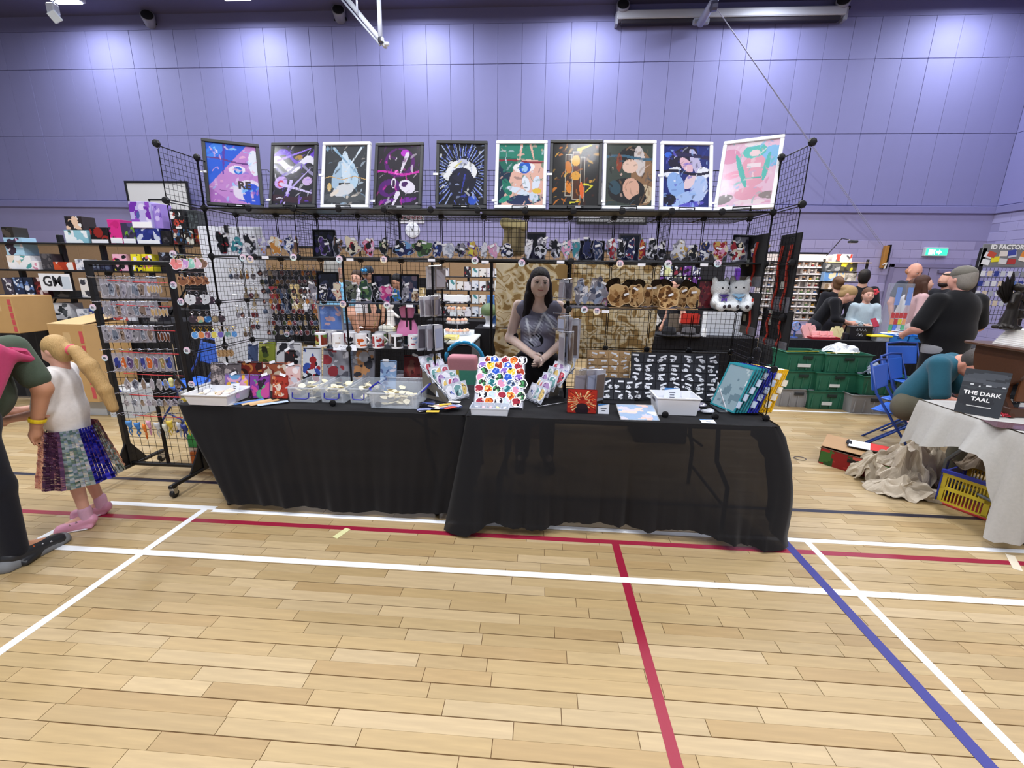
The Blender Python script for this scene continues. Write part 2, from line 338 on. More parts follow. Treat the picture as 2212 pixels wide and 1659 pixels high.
# --- white lifting frame (basketball hoist)
t = thing('basketball_hoist', 'white tubular lifting frame hanging down from the ceiling', 'frame')
a = P(745, -8, 9.6); b = P(833, 100, 9.0)
MB().tube([a, b], .045, 8).build('main_arm', 'gloss', t, '#dfe4ee', smooth=True); MB().tube([a+Vector((-.06, .0, -.06)), b+Vector((-.1, 0, .02))], .018, 8).build('side_rod', 'gloss', t, '#cdd3e2', smooth=True)
MB().tube([P(818, -8, 9.05), P(822, 88, 9.0)], .042, 8).build('post', 'gloss', t, '#d5daea', smooth=True); MB().tube([P(770, -5, 9.3), P(772, 28, 9.3)], .018, 8).build('tie', 'gloss', t, '#d5daea', smooth=True)
MB().tube([b+Vector((-.02, 0, .04)), P(838, 95, 8.95)], .035, 8).build('end_stub', 'gloss', t, '#e8ecf4', smooth=True); MB().lathe([(.03, -.05), (.055, -.03), (.055, .03), (.03, .05)], 10, c=P(823, 87, 8.97)).build('pivot', 'metal', t, '#70727c')
# --- grey pivoting pole with cords down to the cleat
t = thing('hoist_pole', 'grey pivoting pole standing out in front of the screen box', 'pole')
MB().tube([P(1512, 52, 12.0), P(1545, -2, 11.4)], .085, 10).build('pole', 'satin', t, '#9a9bb4', smooth=True); MB().tube([P(1536, 14, 11.42), P(1548, 12, 11.42)], .1, 10).build('collar', 'dark_metal', t, '#5c5c70'); MB().bbox(-.18, .18, -.12, .0, -.06, .06, .02).build('wall_plate', 'satin', t, '#8a8b98', loc=P(1512, 50, 12.1))
for q, e in (((1549, 20), (1902, 528)), ((1551, 22), (1908, 530))):
    MB().tube([P(*q, 11.35), P((q[0]+e[0])/2+2, (q[1]+e[1])/2+4, 11.8), P(*e, YW-.1)], .007, 5).build('cord', 'matte', t, '#9c9ab0')
t = thing('wall_cleat', 'timber cleat board on the wall where the cords end', 'cleat', (8.9, YW-.02, 2.2))
MB().bbox(-.05, .05, -.1, 0, -.28, .28, .01).build('board', 'wood', t, '#a9752e'); MB().tube([(-.06, -.13, -.2), (.02, -.15, -.15), (.0, -.13, -.3)], .02, 6).build('knotted_cord', 'matte', t, '#d8d4cc'); MB().box(.05, .075, -.12, 0, -.3, .3).build('edge_strip', 'dark_metal', t, '#26242a')
# --- basketball backboards on the wall
for k, (x0, x1, z0, z1) in enumerate(((-11.42, -9.62, 2.86, 3.91), (.87, 2.67, 2.90, 3.95))):
    t = thing('basketball_backboard', ['white basketball backboard behind the grid at the left', 'white basketball backboard seen under the framed prints'][k], 'backboard', ((x0+x1)/2, YW-.35, z0), group='basketball backboards')
    wd = x1-x0
    MB().bbox(-wd/2+.05, wd/2-.05, 0, .03, .05, 1.0, .005).build('board', 'satin', t, '#d9d8da')
    MB().box(-wd/2, wd/2, -.015, .03, 0, .05).box(-wd/2, wd/2, -.015, .03, 1.0, 1.05).box(-wd/2, -wd/2+.05, -.015, .03, .05, 1.0).box(wd/2-.05, wd/2, -.015, .03, .05, 1.0).build('border', 'satin', t, '#17161c')
    MB().box(-.3, .3, -.006, 0, .15, .2).box(-.3, .3, -.006, 0, .55, .6).box(-.3, -.25, -.006, 0, .2, .55).box(.25, .3, -.006, 0, .2, .55).build('target_square', 'satin', t, '#17161c')
    for s in (-1, 1): MB().box(s*.4-.03, s*.4+.03, .03, .31, .3, .36).build('wall_arm', 'dark_metal', t, '#55535f')
# --- clock, no smoking sign, door, exit sign
t = thing('wall_clock', 'round white wall clock under the red-lettered sign', 'clock', (-3.57, YW-.03, 2.74))
Mx = Matrix.Rotation(R(90), 4, 'X')
MB().lathe([(.2, -.03), (.205, .0), (.2, .03), (.185, .035)], 28, M=Mx).build('case', 'satin', t, '#e6e6ee', smooth=True); MB().lathe([(.184, .03), (.0, .031)], 28, M=Mx, cap=False).build('dial', 'satin', t, '#f4f4fa')
MB().box(-.008, .008, -.045, -.04, -.02, .1, M=Matrix.Rotation(-.5, 4, 'Y')).build('hour_hand', 'satin', t, '#16161c'); MB().box(-.006, .006, -.048, -.043, -.03, .14, M=Matrix.Rotation(.35, 4, 'Y')).build('minute_hand', 'satin', t, '#16161c')
for k in range(12): MB().box(-.006, .006, -.036, -.033, .15, .17, M=Matrix.Rotation(k*pi/6, 4, 'Y')).build('hour_mark', 'satin', t, '#555560')
t = thing('no_smoking_sign', 'white wall sign with red capital lettering above the clock', 'sign', (-3.59, YW-.03, 3.08))
MB().bbox(-.36, .36, -.012, .0, -.16, .16, .004).build('plate', 'satin', t, '#eeeaf0'); text('lettering', 'NO\nSMOKING', .13, 'satin', t, '#b01828', (0, -.0135, .055), bold=.004)
d = struct(thing('door_1', 'double lilac door with closers in the back wall', 'door', (10.1, YW-.03, 0)))
for s in (-1, 1):
    MB().bbox(s*.45-.44, s*.45+.44, -.03, 0, .01, 1.93, .006).build('door_leaf', 'satin', d, '#8d86a6'); MB().box(s*.35-.16, s*.35+.16, -.09, -.03, 1.82, 1.89).build('door_closer', 'metal', d, '#b6b3ba')
    MB().bbox(s*.95-.05, s*.95+.05, -.05, 0, 0, 2.03, .006).build('door_frame', 'satin', d, '#7f7898')
MB().bbox(-1.0, 1.0, -.05, 0, 1.94, 2.04, .006).build('door_frame', 'satin', d, '#7f7898')
t = thing('exit_sign', 'lit green emergency exit sign over the lilac door', 'exit sign', (10.12, YW-.06, 2.33))
MB().bbox(-.28, .28, -.05, .04, -.1, .12, .01).build('casing', 'satin', t, '#c8ccd0'); MB().box(-.26, .26, -.056, -.05, -.08, .09).build('light_panel', 'glow_soft', t, '#33c69a')
MB().prism([(-.02, .03), (.05, .03), (.05, .06), (.12, .0), (.05, -.06), (.05, -.03), (-.02, -.03)], .003, off=-.061).build('arrow', 'glow_soft', t, '#eafff6'); MB().box(-.2, -.1, -.061, -.057, -.06, .07).build('doorway_mark', 'glow_soft', t, '#eafff6'); MB().prism([(-.075, .065), (-.05, .065), (-.04, .03), (-.06, .0), (-.035, -.06), (-.06, -.06), (-.08, -.02), (-.095, .03)], .003, off=-.0615).build('running_figure', 'glow_soft', t, '#eafff6')

t = thing('flood_lamp', 'white angled flood lamp beside the leftmost ceiling lamp', 'lamp', P(112, 8, 10.6)); MB().bbox(-.09, .09, -.08, .08, -.2, 0, .02).build('housing', 'satin', t, '#b9bcc8'); MB().bbox(-.1, .1, -.02, .02, -.1, .1, .01).build('lens', 'satin', t, '#e8f2fa', (.06, -.05, -.27), (R(35), R(-20), 0)); MB().tube([(0, 0, 0), (.12, 0, .1), (.12, 0, ZC-t.location.z)], .02, 6).build('arm', 'satin', t, '#c9ccd6')
# ================================================================== main stall: tables, cloths, grid rack
def mpp(px, py, Y): return (P(px, py, Y)-Vector((0, 0, CAM_H))).dot(_f)/FPX
def folding_table(label, x0, x1, y0, y1, top='#c9c9c6', leg='#3c3c44'):
    t = thing('folding_table', label, 'table', ((x0+x1)/2, (y0+y1)/2, 0), group='folding tables')
    w2 = (x1-x0)/2; d2 = (y1-y0)/2
    MB().bbox(-w2, w2, -d2, d2, .705, .735, .012).build('tabletop', 'satin', t, top)
    for s in (-1, 1):
        for q in (-1, 1):
            MB().tube([(s*(w2-.28), q*(d2-.12), .70), (s*(w2-.26), q*(d2-.12), .45), (s*(w2-.2), q*(d2-.05), .30), (s*(w2-.2), q*(d2-.05), .0)], .015, 8).build('leg', 'dark_metal', t, leg, smooth=True)
        MB().tube([(s*(w2-.2), -d2+.05, .16), (s*(w2-.2), d2-.05, .16)], .012, 6).build('crossbar', 'dark_metal', t, leg)
        MB().tube([(s*(w2-.26), 0, .45), (s*(w2-.62), 0, .70)], .01, 6).build('brace', 'dark_metal', t, leg)
    return t
T1 = (-2.34, -.46, 2.56, 3.31); T2 = (-.44, 1.43, 2.55, 3.31)
folding_table('folding trestle table under the left-hand black cloth', *T1); folding_table('folding trestle table under the right-hand black cloth', *T2)
def draped(name, label, rect, ztop, flare, hem, fold, m='sheer', col=None, sides='lfr', group='black tablecloths', corner=.03, nt=22, crease=(), shift=None):
    """cloth over a table: flare(side,s), hem(side,s), fold amplitude"""
    x0, x1, y0, y1 = rect; pts = []
    def seg(a, b, nrm, side, n):
        for i in range(n):
            s = i/(n-1); pts.append((a[0]+(b[0]-a[0])*s, a[1]+(b[1]-a[1])*s, nrm, side, s))
    seg((x0, y1), (x0, y0+corner), (-1, 0), 'l', 30)
    for k in range(5): a = pi+(pi/2)*(k+.5)/5; pts.append((x0+corner+corner*math.cos(a), y0+corner+corner*math.sin(a), (math.cos(a), math.sin(a)), 'l' if k < 2 else 'f', 1 if k < 2 else 0))
    seg((x0+corner, y0), (x1-corner, y0), (0, -1), 'f', 110)
    for k in range(5): a = 1.5*pi+(pi/2)*(k+.5)/5; pts.append((x1-corner+corner*math.cos(a), y0+corner+corner*math.sin(a), (math.cos(a), math.sin(a)), 'f' if k < 3 else 'r', 1 if k < 3 else 0))
    seg((x1, y0+corner), (x1, y1), (1, 0), 'r', 30)
    vs = []; fs = []; n = len(pts)
    for j in range(nt+1):
        t = j/nt
        for i, (x, y, nr, sd, s) in enumerate(pts):
            fl = flare(sd, s, t); g = fold(sd, s, t, i); zz = ztop-(ztop-hem(sd, s))*t+(0 if t else 0)
            o = fl+g+.006*min(1, t*8)
            for cz in crease: o += .004*math.exp(-((zz-cz)/.012)**2)
            vs.append((x+nr[0]*o+(shift(sd, s, t) if shift else 0), y+nr[1]*o, zz-(.002 if j == 0 else 0)))
    for j in range(nt):
        for i in range(n-1): fs.append((j*n+i, (j+1)*n+i, (j+1)*n+i+1, j*n+i+1))
    mb = MB(); mb.add(vs, fs); mb.v += [(x0, y1, ztop)]
    # top sheet, slightly uneven
    k = len(mb.v); nx, ny = 60, 24
    for j in range(ny+1):
        for i in range(nx+1):
            u = i/nx; v = j/ny; e = min(u, 1-u, v*.4, (1-v)*.4)
            mb.v.append((x0+(x1-x0)*u, y0+(y1-y0)*v, ztop+(.0035*math.sin(u*37+v*9)*math.sin(v*23+u*5) if e > .01 else 0)-.0005))
    for j in range(ny):
        for i in range(nx): mb.f.append((k+j*(nx+1)+i, k+j*(nx+1)+i+1, k+(j+1)*(nx+1)+i+1, k+(j+1)*(nx+1)+i)); mb.c.append(None)
    o = mb.build(name, m, None, col, smooth=True); return tag(o, label, 'tablecloth', group)
def n1(x): return math.sin(x*1.7)+.6*math.sin(x*3.9+1.3)+.35*math.sin(x*8.3+.4)
draped('tablecloth', 'black cloth on the left-hand table, tucked in at its left end', (T1[0]-.01, T1[1]+.01, T1[2]-.01, T1[3]), .742,
       lambda sd, s, t: .02*t if sd == 'f' else 0,
       lambda sd, s: .05+.008*n1(s*5) if sd == 'f' else .07, lambda sd, s, t, i: t*.010*n1(s*15+t)+.004*t*math.sin(s*60), m='sheer_dense', crease=(.42, .60), shift=lambda sd, s, t: .27*t*(1 if sd == 'l' else (1-s if sd == 'f' else 0)))
draped('tablecloth', 'black cloth on the right-hand table, loose at its right corner', (T2[0], T2[1]+.01, T2[2]-.01, T2[3]), .744,
       lambda sd, s, t: {'l': .02*t+.09*t*s, 'f': .13*t*(.55+.45*math.cos(s*2*pi*1.0))+.04*t, 'r': .02+.16*math.sin(t*2.4)*max(.1, 1-abs(s-.35)*2)}[sd],
       lambda sd, s: {'f': .05+.035*math.sin(s*9.5+.8)**2-.05*max(0, 1-s/.06)-.055*max(0, (s-.9)/.1), 'l': .05, 'r': .04+.55*min(1, s*1.6)}[sd],
       lambda sd, s, t, i: t*(.016*n1(s*17+1)+.012*n1(s*31)*t)*(1 if sd == 'f' else .5), crease=(.5,), shift=lambda sd, s, t: .065*math.sin(min(t*3.4, 3.1))*(max(0, (s-.88)/.12) if sd == 'f' else (1 if sd == 'r' else 0)))
# --- wire grid rack: square panels held by black disc connectors
PT = .307; X0 = -2.265; YB, YM, YF = 3.26, 2.953, 2.646; ZB = .762
def gx(k): return X0+PT*k
def gz(r): return ZB+PT*r*1.008
rack = thing('wire_grid_rack', 'tall black wire grid rack standing on both cloth-covered tables', 'display rack')
def grid_mesh(wd, ht, n=9, r=.0013, rf=.0032):
    mb = MB()
    for i in range(1, n):
        mb.tube([(wd*i/n, 0, 0), (wd*i/n, 0, ht)], r, 4); mb.tube([(0, r*2, ht*i/n), (wd, r*2, ht*i/n)], r, 4)
    c = .02; mb.tube([(c, 0, 0), (wd-c, 0, 0), (wd, 0, c), (wd, 0, ht-c), (wd-c, 0, ht), (c, 0, ht), (0, 0, ht-c), (0, 0, c)], rf, 5, closed=True)
    return mb.mesh('grid_panel')
GP = grid_mesh(PT-.012, PT-.012)
BK = '#0e0d11'
def panel(p, rot): return ob('grid_panel', GP, 'dark_metal', rack, BK, p, rot)
def pback(k, r): panel((gx(k)+.006, YB, gz(r)+.006), (0, 0, 0))
def pside(k, r, y): panel((gx(k), y+.006, gz(r)+.006), (0, 0, pi/2))
def pshelf(k, r, y): panel((gx(k)+.006, y+PT-.006, gz(r)), (-pi/2, 0, 0))
for k in range(12):
    pback(k, 3); pback(k, 4); pshelf(k, 4, YM); pshelf(k, 3, YM)
    if k < 5 or k >= 8:
        for r in (0, 1, 2): pback(k, r)
for k in (3, 4): pshelf(k, 2, YM); pshelf(k, 1, YM)
for k in (8, 9, 10, 11): pshelf(k, 2, YM)
for k in (0, 12):
    for y in (YM, YF):
        for r in range(5): pside(k, r, y)
for k in (2, 4, 10): pside(k, 3, YM)
for r in (0, 1, 2): pside(5, r, YM); pside(8, r, YM)
for k in (3, 4, 10, 11): pshelf(k, 0, YF)
CN = MB().lathe([(.006, -.013), (.019, -.011), (.023, 0), (.019, .011), (.006, .013)], 8, M=Matrix.Rotation(pi/2, 4, 'X')).mesh('connector')
def conn(x, y, z): ob('connector', CN, 'satin', rack, BK, (x, y, z))
for k in range(13):
    for r in (3, 4): conn(gx(k), YB, gz(r)); conn(gx(k), YM, gz(r))
    if k % 2 == 0: conn(gx(k), YB, gz(5))
    if k <= 5 or k >= 8:
        for r in (1, 2): conn(gx(k), YB, gz(r))
for k in (0, 12):
    for r in range(6):
        conn(gx(k), YF, gz(r))
        if r < 3 or r == 5: conn(gx(k), YM, gz(r))
for k in (3, 4, 5, 10, 11): conn(gx(k), YF, gz(0))
for k in (3, 5, 8): [conn(gx(k), YM, gz(r)) for r in (1, 2)]
# frosted shelf sheets laid on the grids
for k, r, n in ((0, 4, 6), (6, 4, 6), (0, 3, 6), (6, 3, 6), (3, 2, 2), (8, 2, 4), (3, 1, 2)):
    MB().box(gx(k)+.01, gx(k+n)-.01, YM+.005, YB-.01, gz(r)+.005, gz(r)+.008).build('shelf_sheet', 'satin', rack, '#1a1a20')
# posts where two panels meet, so the poles read heavier
for k in (0, 12): MB().tube([(gx(k), YM, gz(0)), (gx(k), YM, gz(5))], .0055, 6).build('post', 'dark_metal', rack, BK)
for k in (3, 5, 8): MB().tube([(gx(k), YM, gz(0)), (gx(k), YM, gz(3))], .007, 6).build('post', 'dark_metal', rack, BK)
for r in (3, 4): MB().tube([(gx(0), YM, gz(r)), (gx(12), YM, gz(r))], .006, 6).build('shelf_rail', 'dark_metal', rack, BK)
# --- blobby printed plates (standees, charms, stickers)
def plate_mesh(w, h, pal, seed, border='#e8e8f2', bw=.07, rough=.12, ns=16, nr=5, t=.003, slim=0, n=9):
    r = random.Random(seed); f = blobs(pal, n*2, seed*7+1, rmin=.05, rmax=.2, ax=h/w); ph = [r.uniform(0, 6.28) for _ in range(5)]
    def R0(a): return 1+rough*(math.sin(3*a+ph[0])*.5+math.sin(5*a+ph[1])*.5+math.sin(8*a+ph[2])*.4)-slim*abs(math.cos(a))*abs(math.sin(a+ph[3]))
    mb = MB(); bc = hexc(border); rings = [0]+[(i+1)/nr*(1-bw*2) for i in range(nr)]+[1]
    def pt(i, a):
        e = (abs(math.cos(a))**2.6+abs(math.sin(a))**2.6)**(-1/2.6)
        q = rings[i]*R0(a)*e/(1+rough*.5); return (q*math.cos(a)*w/2, q*math.sin(a)*h/2+h/2)
    for i in range(len(rings)-1):
        for s in range(ns):
            a0, a1 = 2*pi*s/ns, 2*pi*(s+1)/ns; A, B, C, D = pt(i, a0), pt(i+1, a0), pt(i+1, a1), pt(i, a1)
            cx = (A[0]+B[0]+C[0]+D[0])/4; cz = (A[1]+B[1]+C[1]+D[1])/4; c = bc if i == len(rings)-2 else f(cx/w+.5, cz/h)
            vv = [(A[0], 0, A[1]), (B[0], 0, B[1]), (C[0], 0, C[1]), (D[0], 0, D[1])]
            if i == 0: mb.add(vv[:3], [(0, 1, 2)], c)
            else: mb.add(vv, [(0, 1, 2, 3)], c)
            if i == len(rings)-2: mb.add([(B[0], 0, B[1]), (B[0], t, B[1]), (C[0], t, C[1]), (C[0], 0, C[1])], [(0, 1, 2, 3)], bc); mb.add([(0, t, h/2), (C[0], t, C[1]), (B[0], t, B[1])], [(0, 1, 2)], bc)
    return mb.mesh('plate')
def place(px0, px1, py0, py1, Y):
    m = mpp((px0+px1)/2, (py0+py1)/2, Y); c = P((px0+px1)/2, py1, Y); return c, (px1-px0)*m, P((px0+px1)/2, py0, Y).z-c.z
TAGM = MB().box(-.017, .017, -.001, 0, -.007, .007).mesh('price_tag')
def standee(px0, px1, py0, py1, Y, z, pal, label, seed, name='acrylic_standee', cat='standee', group='standees on the grid shelves', tagc=True, border='#a5a3b4', slim=.25, m='print_gloss', base='clear', basecol='#d8dcea', rough=.2, bw=.04, n=20):
    c, wd, ht = place(px0, px1, py0, py1, Y); wd *= 1.3; ht *= 1.05; rz = rnd.uniform(-.12, .12)
    t = thing(name, label, cat, (c.x, Y, z), rz, group)
    ob('figure_plate', plate_mesh(wd, ht-.006, pal, seed, border, bw, rough, 30, 9, slim=slim, n=n), m, t, loc=(0, 0, .006))
    MB().bbox(-wd*.36, wd*.36, -.022, .026, 0, .006, .002).build('base', base, t, basecol)
    if tagc: ob('price_tag', TAGM, 'card', t, '#f4f4fa', (rnd.uniform(-.3, .3)*wd, -.003, ht*rnd.uniform(.45, .95)), (0, rnd.uniform(-.5, .5), 0))
    return t
BLK, WHT, GRY, NAV, RED_, TEA, ORA, PNK, PUR_, GRN, CRM, GLD, BRN = '#131218', '#e9e8f0', '#8b8996', '#242a58', '#9a2430', '#3f8f9c', '#d08a3c', '#e3a0c4', '#5b3f8e', '#5c7f4c', '#e4d8c0', '#c9a65a', '#6d4a32'
Z3 = gz(3)+.008; YS = 3.06
ROW3 = [(470, 500, 501, 553, (BLK, RED_, BLK), 'black and dark red'), (502, 528, 512, 553, (TEA, NAV, WHT), 'teal'), (529, 557, 506, 554, (BLK, WHT, GRY), 'black and white'), (559, 580, 510, 555, ('#b9b4dc', ORA, WHT), 'lilac and orange'), (581, 614, 511, 556, (ORA, CRM, WHT), 'orange and cream'), (616, 637, 510, 556, (WHT, '#7d9be0', NAV), 'white and pale blue'), (638, 648, 512, 556, (BRN, '#8a6a4c'), 'narrow brown'),
        (690, 714, 515, 558, (PUR_, BLK, '#3a2a5c'), 'violet and black'), (719, 742, 514, 559, (BLK, BRN, GRY), 'brown and black'), (747, 779, 514, 560, (CRM, BLK, WHT, RED_), 'cream and black'), (784, 813, 519, 561, (PNK, BLK, RED_, WHT), 'pink and black'), (821, 840, 516, 561, (BLK, GRN, CRM), 'black and green'), (850, 892, 524, 562, (NAV, '#6f9ed0', WHT, BLK), 'broad navy and sky blue'), (894, 934, 520, 562, (GRN, BLK, CRM, '#35422e'), 'dark green'), (935, 955, 524, 562, (NAV, '#4a62b8', WHT), 'round navy'), (956, 982, 527, 562, (WHT, GRY, '#b8bdd0'), 'round white and grey'),
        (984, 1006, 527, 563, (BLK, '#3c2f58', GRY), 'dark violet'), (1008, 1036, 524, 563, (GLD, RED_, PUR_, '#e0d24c'), 'many-coloured'), (1038, 1053, 527, 563, (WHT, '#d9d4e4', GRY), 'slim pale'), (1055, 1078, 526, 563, (PNK, WHT, '#c8a4c4'), 'pale pink'), (1080, 1108, 529, 563, (NAV, WHT, BLK), 'navy and white'), (1133, 1149, 518, 566, (WHT, GRY), 'slim white'), (1156, 1180, 518, 567, (WHT, BLK, GRY), 'white-topped black'), (1186, 1211, 520, 567, (BLK, WHT, GRY), 'black pair-shaped'), (1213, 1232, 520, 567, (PNK, WHT, TEA), 'pale pink and teal'), (1234, 1253, 519, 567, (TEA, GRY, WHT), 'slim teal and grey'),
        (1257, 1277, 516, 568, (NAV, BLK), 'tall navy'), (1279, 1299, 522, 568, ('#2c3a5c', NAV, GRY), 'slate blue'), (1308, 1330, 520, 569, (RED_, GRY, WHT, BLK), 'red and grey'), (1331, 1349, 522, 569, (BLK, WHT), 'slim black and white'), (1351, 1370, 521, 569, (NAV, RED_, WHT), 'navy and red'), (1376, 1393, 522, 570, (RED_, GRN, ORA), 'red and green'), (1395, 1417, 520, 570, (BLK, GRY, WHT), 'wide black'), (1419, 1436, 525, 571, (BLK, '#55505c', WHT), 'black and grey'), (1449, 1480, 523, 570, (WHT, GLD, GRY), 'white and gold oval'), (1486, 1504, 530, 570, (BLK, CRM), 'black and cream'), (1506, 1531, 524, 570, (NAV, GLD, WHT), 'navy and yellow'), (1537, 1567, 522, 570, (RED_, PNK, CRM, GLD), 'round red and blush'), (1571, 1606, 522, 570, (CRM, RED_, BLK, WHT), 'cream, red and black'), (1620, 1653, 526, 571, (CRM, GLD, PUR_, '#d6b8d0'), 'scallop-edged cream and violet')]
for i, (a, b, c, d, pal, wd) in enumerate(ROW3):
    standee(a, b, c, d, YS+rnd.uniform(-.03, .03), Z3, pal, wd+' acrylic standee on the long shelf under the framed prints', 100+i, slim=.1 if 'round' in wd or 'oval' in wd or 'broad' in wd else .3)
# --- framed prints
def art(bg, shapes):
    bg = hexc(bg); S = [(s[0], s[1:-1], hexc(s[-1])) for s in shapes]
    def f(u, v):
        c = bg
        for k, a, col in S:
            if k == 'e':
                x, z, rx, rz, an = a; dx = u-x; dz = (v-z)*1.38; p = dx*math.cos(an)+dz*math.sin(an); q = -dx*math.sin(an)+dz*math.cos(an)
                if (p/rx)**2+(q/rz)**2 < 1: c = col
            elif k == 'h':      # half plane
                x, z, an = a
                if (u-x)*math.cos(an)+(v-z)*math.sin(an) > 0: c = col
            elif k == 'r':
                if a[0] <= u <= a[2] and a[1] <= v <= a[3]: c = col
            elif k == 'ray':    # radiating strokes
                x, z, n, w_, r0 = a; an = math.atan2((v-z)*1.38, u-x); rr = math.hypot(u-x, (v-z)*1.38); q = (an/(2*pi)*n) % 1; j = int(an/(2*pi)*n+n)
                if q < w_ and rr > r0+.12*((j*7919) % 5)/5 and rr < r0+.2+.4*((j*104729) % 7)/7: c = col
            elif k == 'w':      # wavy band
                z, amp, fr, ph, th = a
                if abs(v-z-amp*math.sin(u*fr+ph)) < th: c = col
            elif k == 'l':      # stroke
                x0, z0, x1, z1, th = a; dx, dz = x1-x0, z1-z0; t = max(0, min(1, ((u-x0)*dx+(v-z0)*dz)/(dx*dx+dz*dz+1e-9)))
                if math.hypot(u-x0-dx*t, (v-z0-dz*t)*1.38) < th*(1-.6*t): c = col
        return c
    return f
def rich(f, pal, seed, n=70):
    r = random.Random(seed); pal = [hexc(c) for c in pal]; S = [(r.random(), r.random(), r.uniform(.02, .10), r.uniform(.006, .03), r.gauss(.9, .7), r.choice(pal), r.uniform(.25, .8)) for _ in range(n)]
    def g(u, v):
        c = f(u, v)
        for x, z, a, b, an, k, o in S:
            dx = u-x; dz = (v-z)*1.38
            if abs(dx) > a or abs(dz) > a*1.4: continue
            p = dx*math.cos(an)+dz*math.sin(an); q = -dx*math.sin(an)+dz*math.cos(an)+p*p*2
            if (p/a)**2+(q/b)**2 < 1: c = mixc(c, k, o)
        return c
    return g
RPAL = [('#2b62dd', '#e8dcf2', '#b070c4', '#8fd0ff', '#f0b8d8'), ('#e8e6f4', '#6a3fd0', '#1d1b2a', '#9a78f0', '#1d1b2a', '#4c4868'), ('#cfe2f2', '#3c4046', '#8fb4d2', '#e8ddd0', '#54585c'), ('#d030b0', '#2a2630', '#efe6f6', '#5c1470', '#2a2630'), ('#12131c', '#a8b8e4', '#12131c', '#3a44a8', '#f0f2f4'), ('#2b8470', '#e8b8a8', '#dbe6f6', '#19324a', '#1f7a66'), ('#1b1a1c', '#e08428', '#1b1a1c', '#5c2810', '#e8b040'), ('#15151a', '#e4c2b0', '#8c6a4c', '#2f4a58', '#39423c'), ('#8fb2ea', '#1c1836', '#eceffa', '#2a3c98', '#5c58c8'), ('#f0a8c4', '#68c8c0', '#f4e8ec', '#8cc4ee', '#e29cbc')]
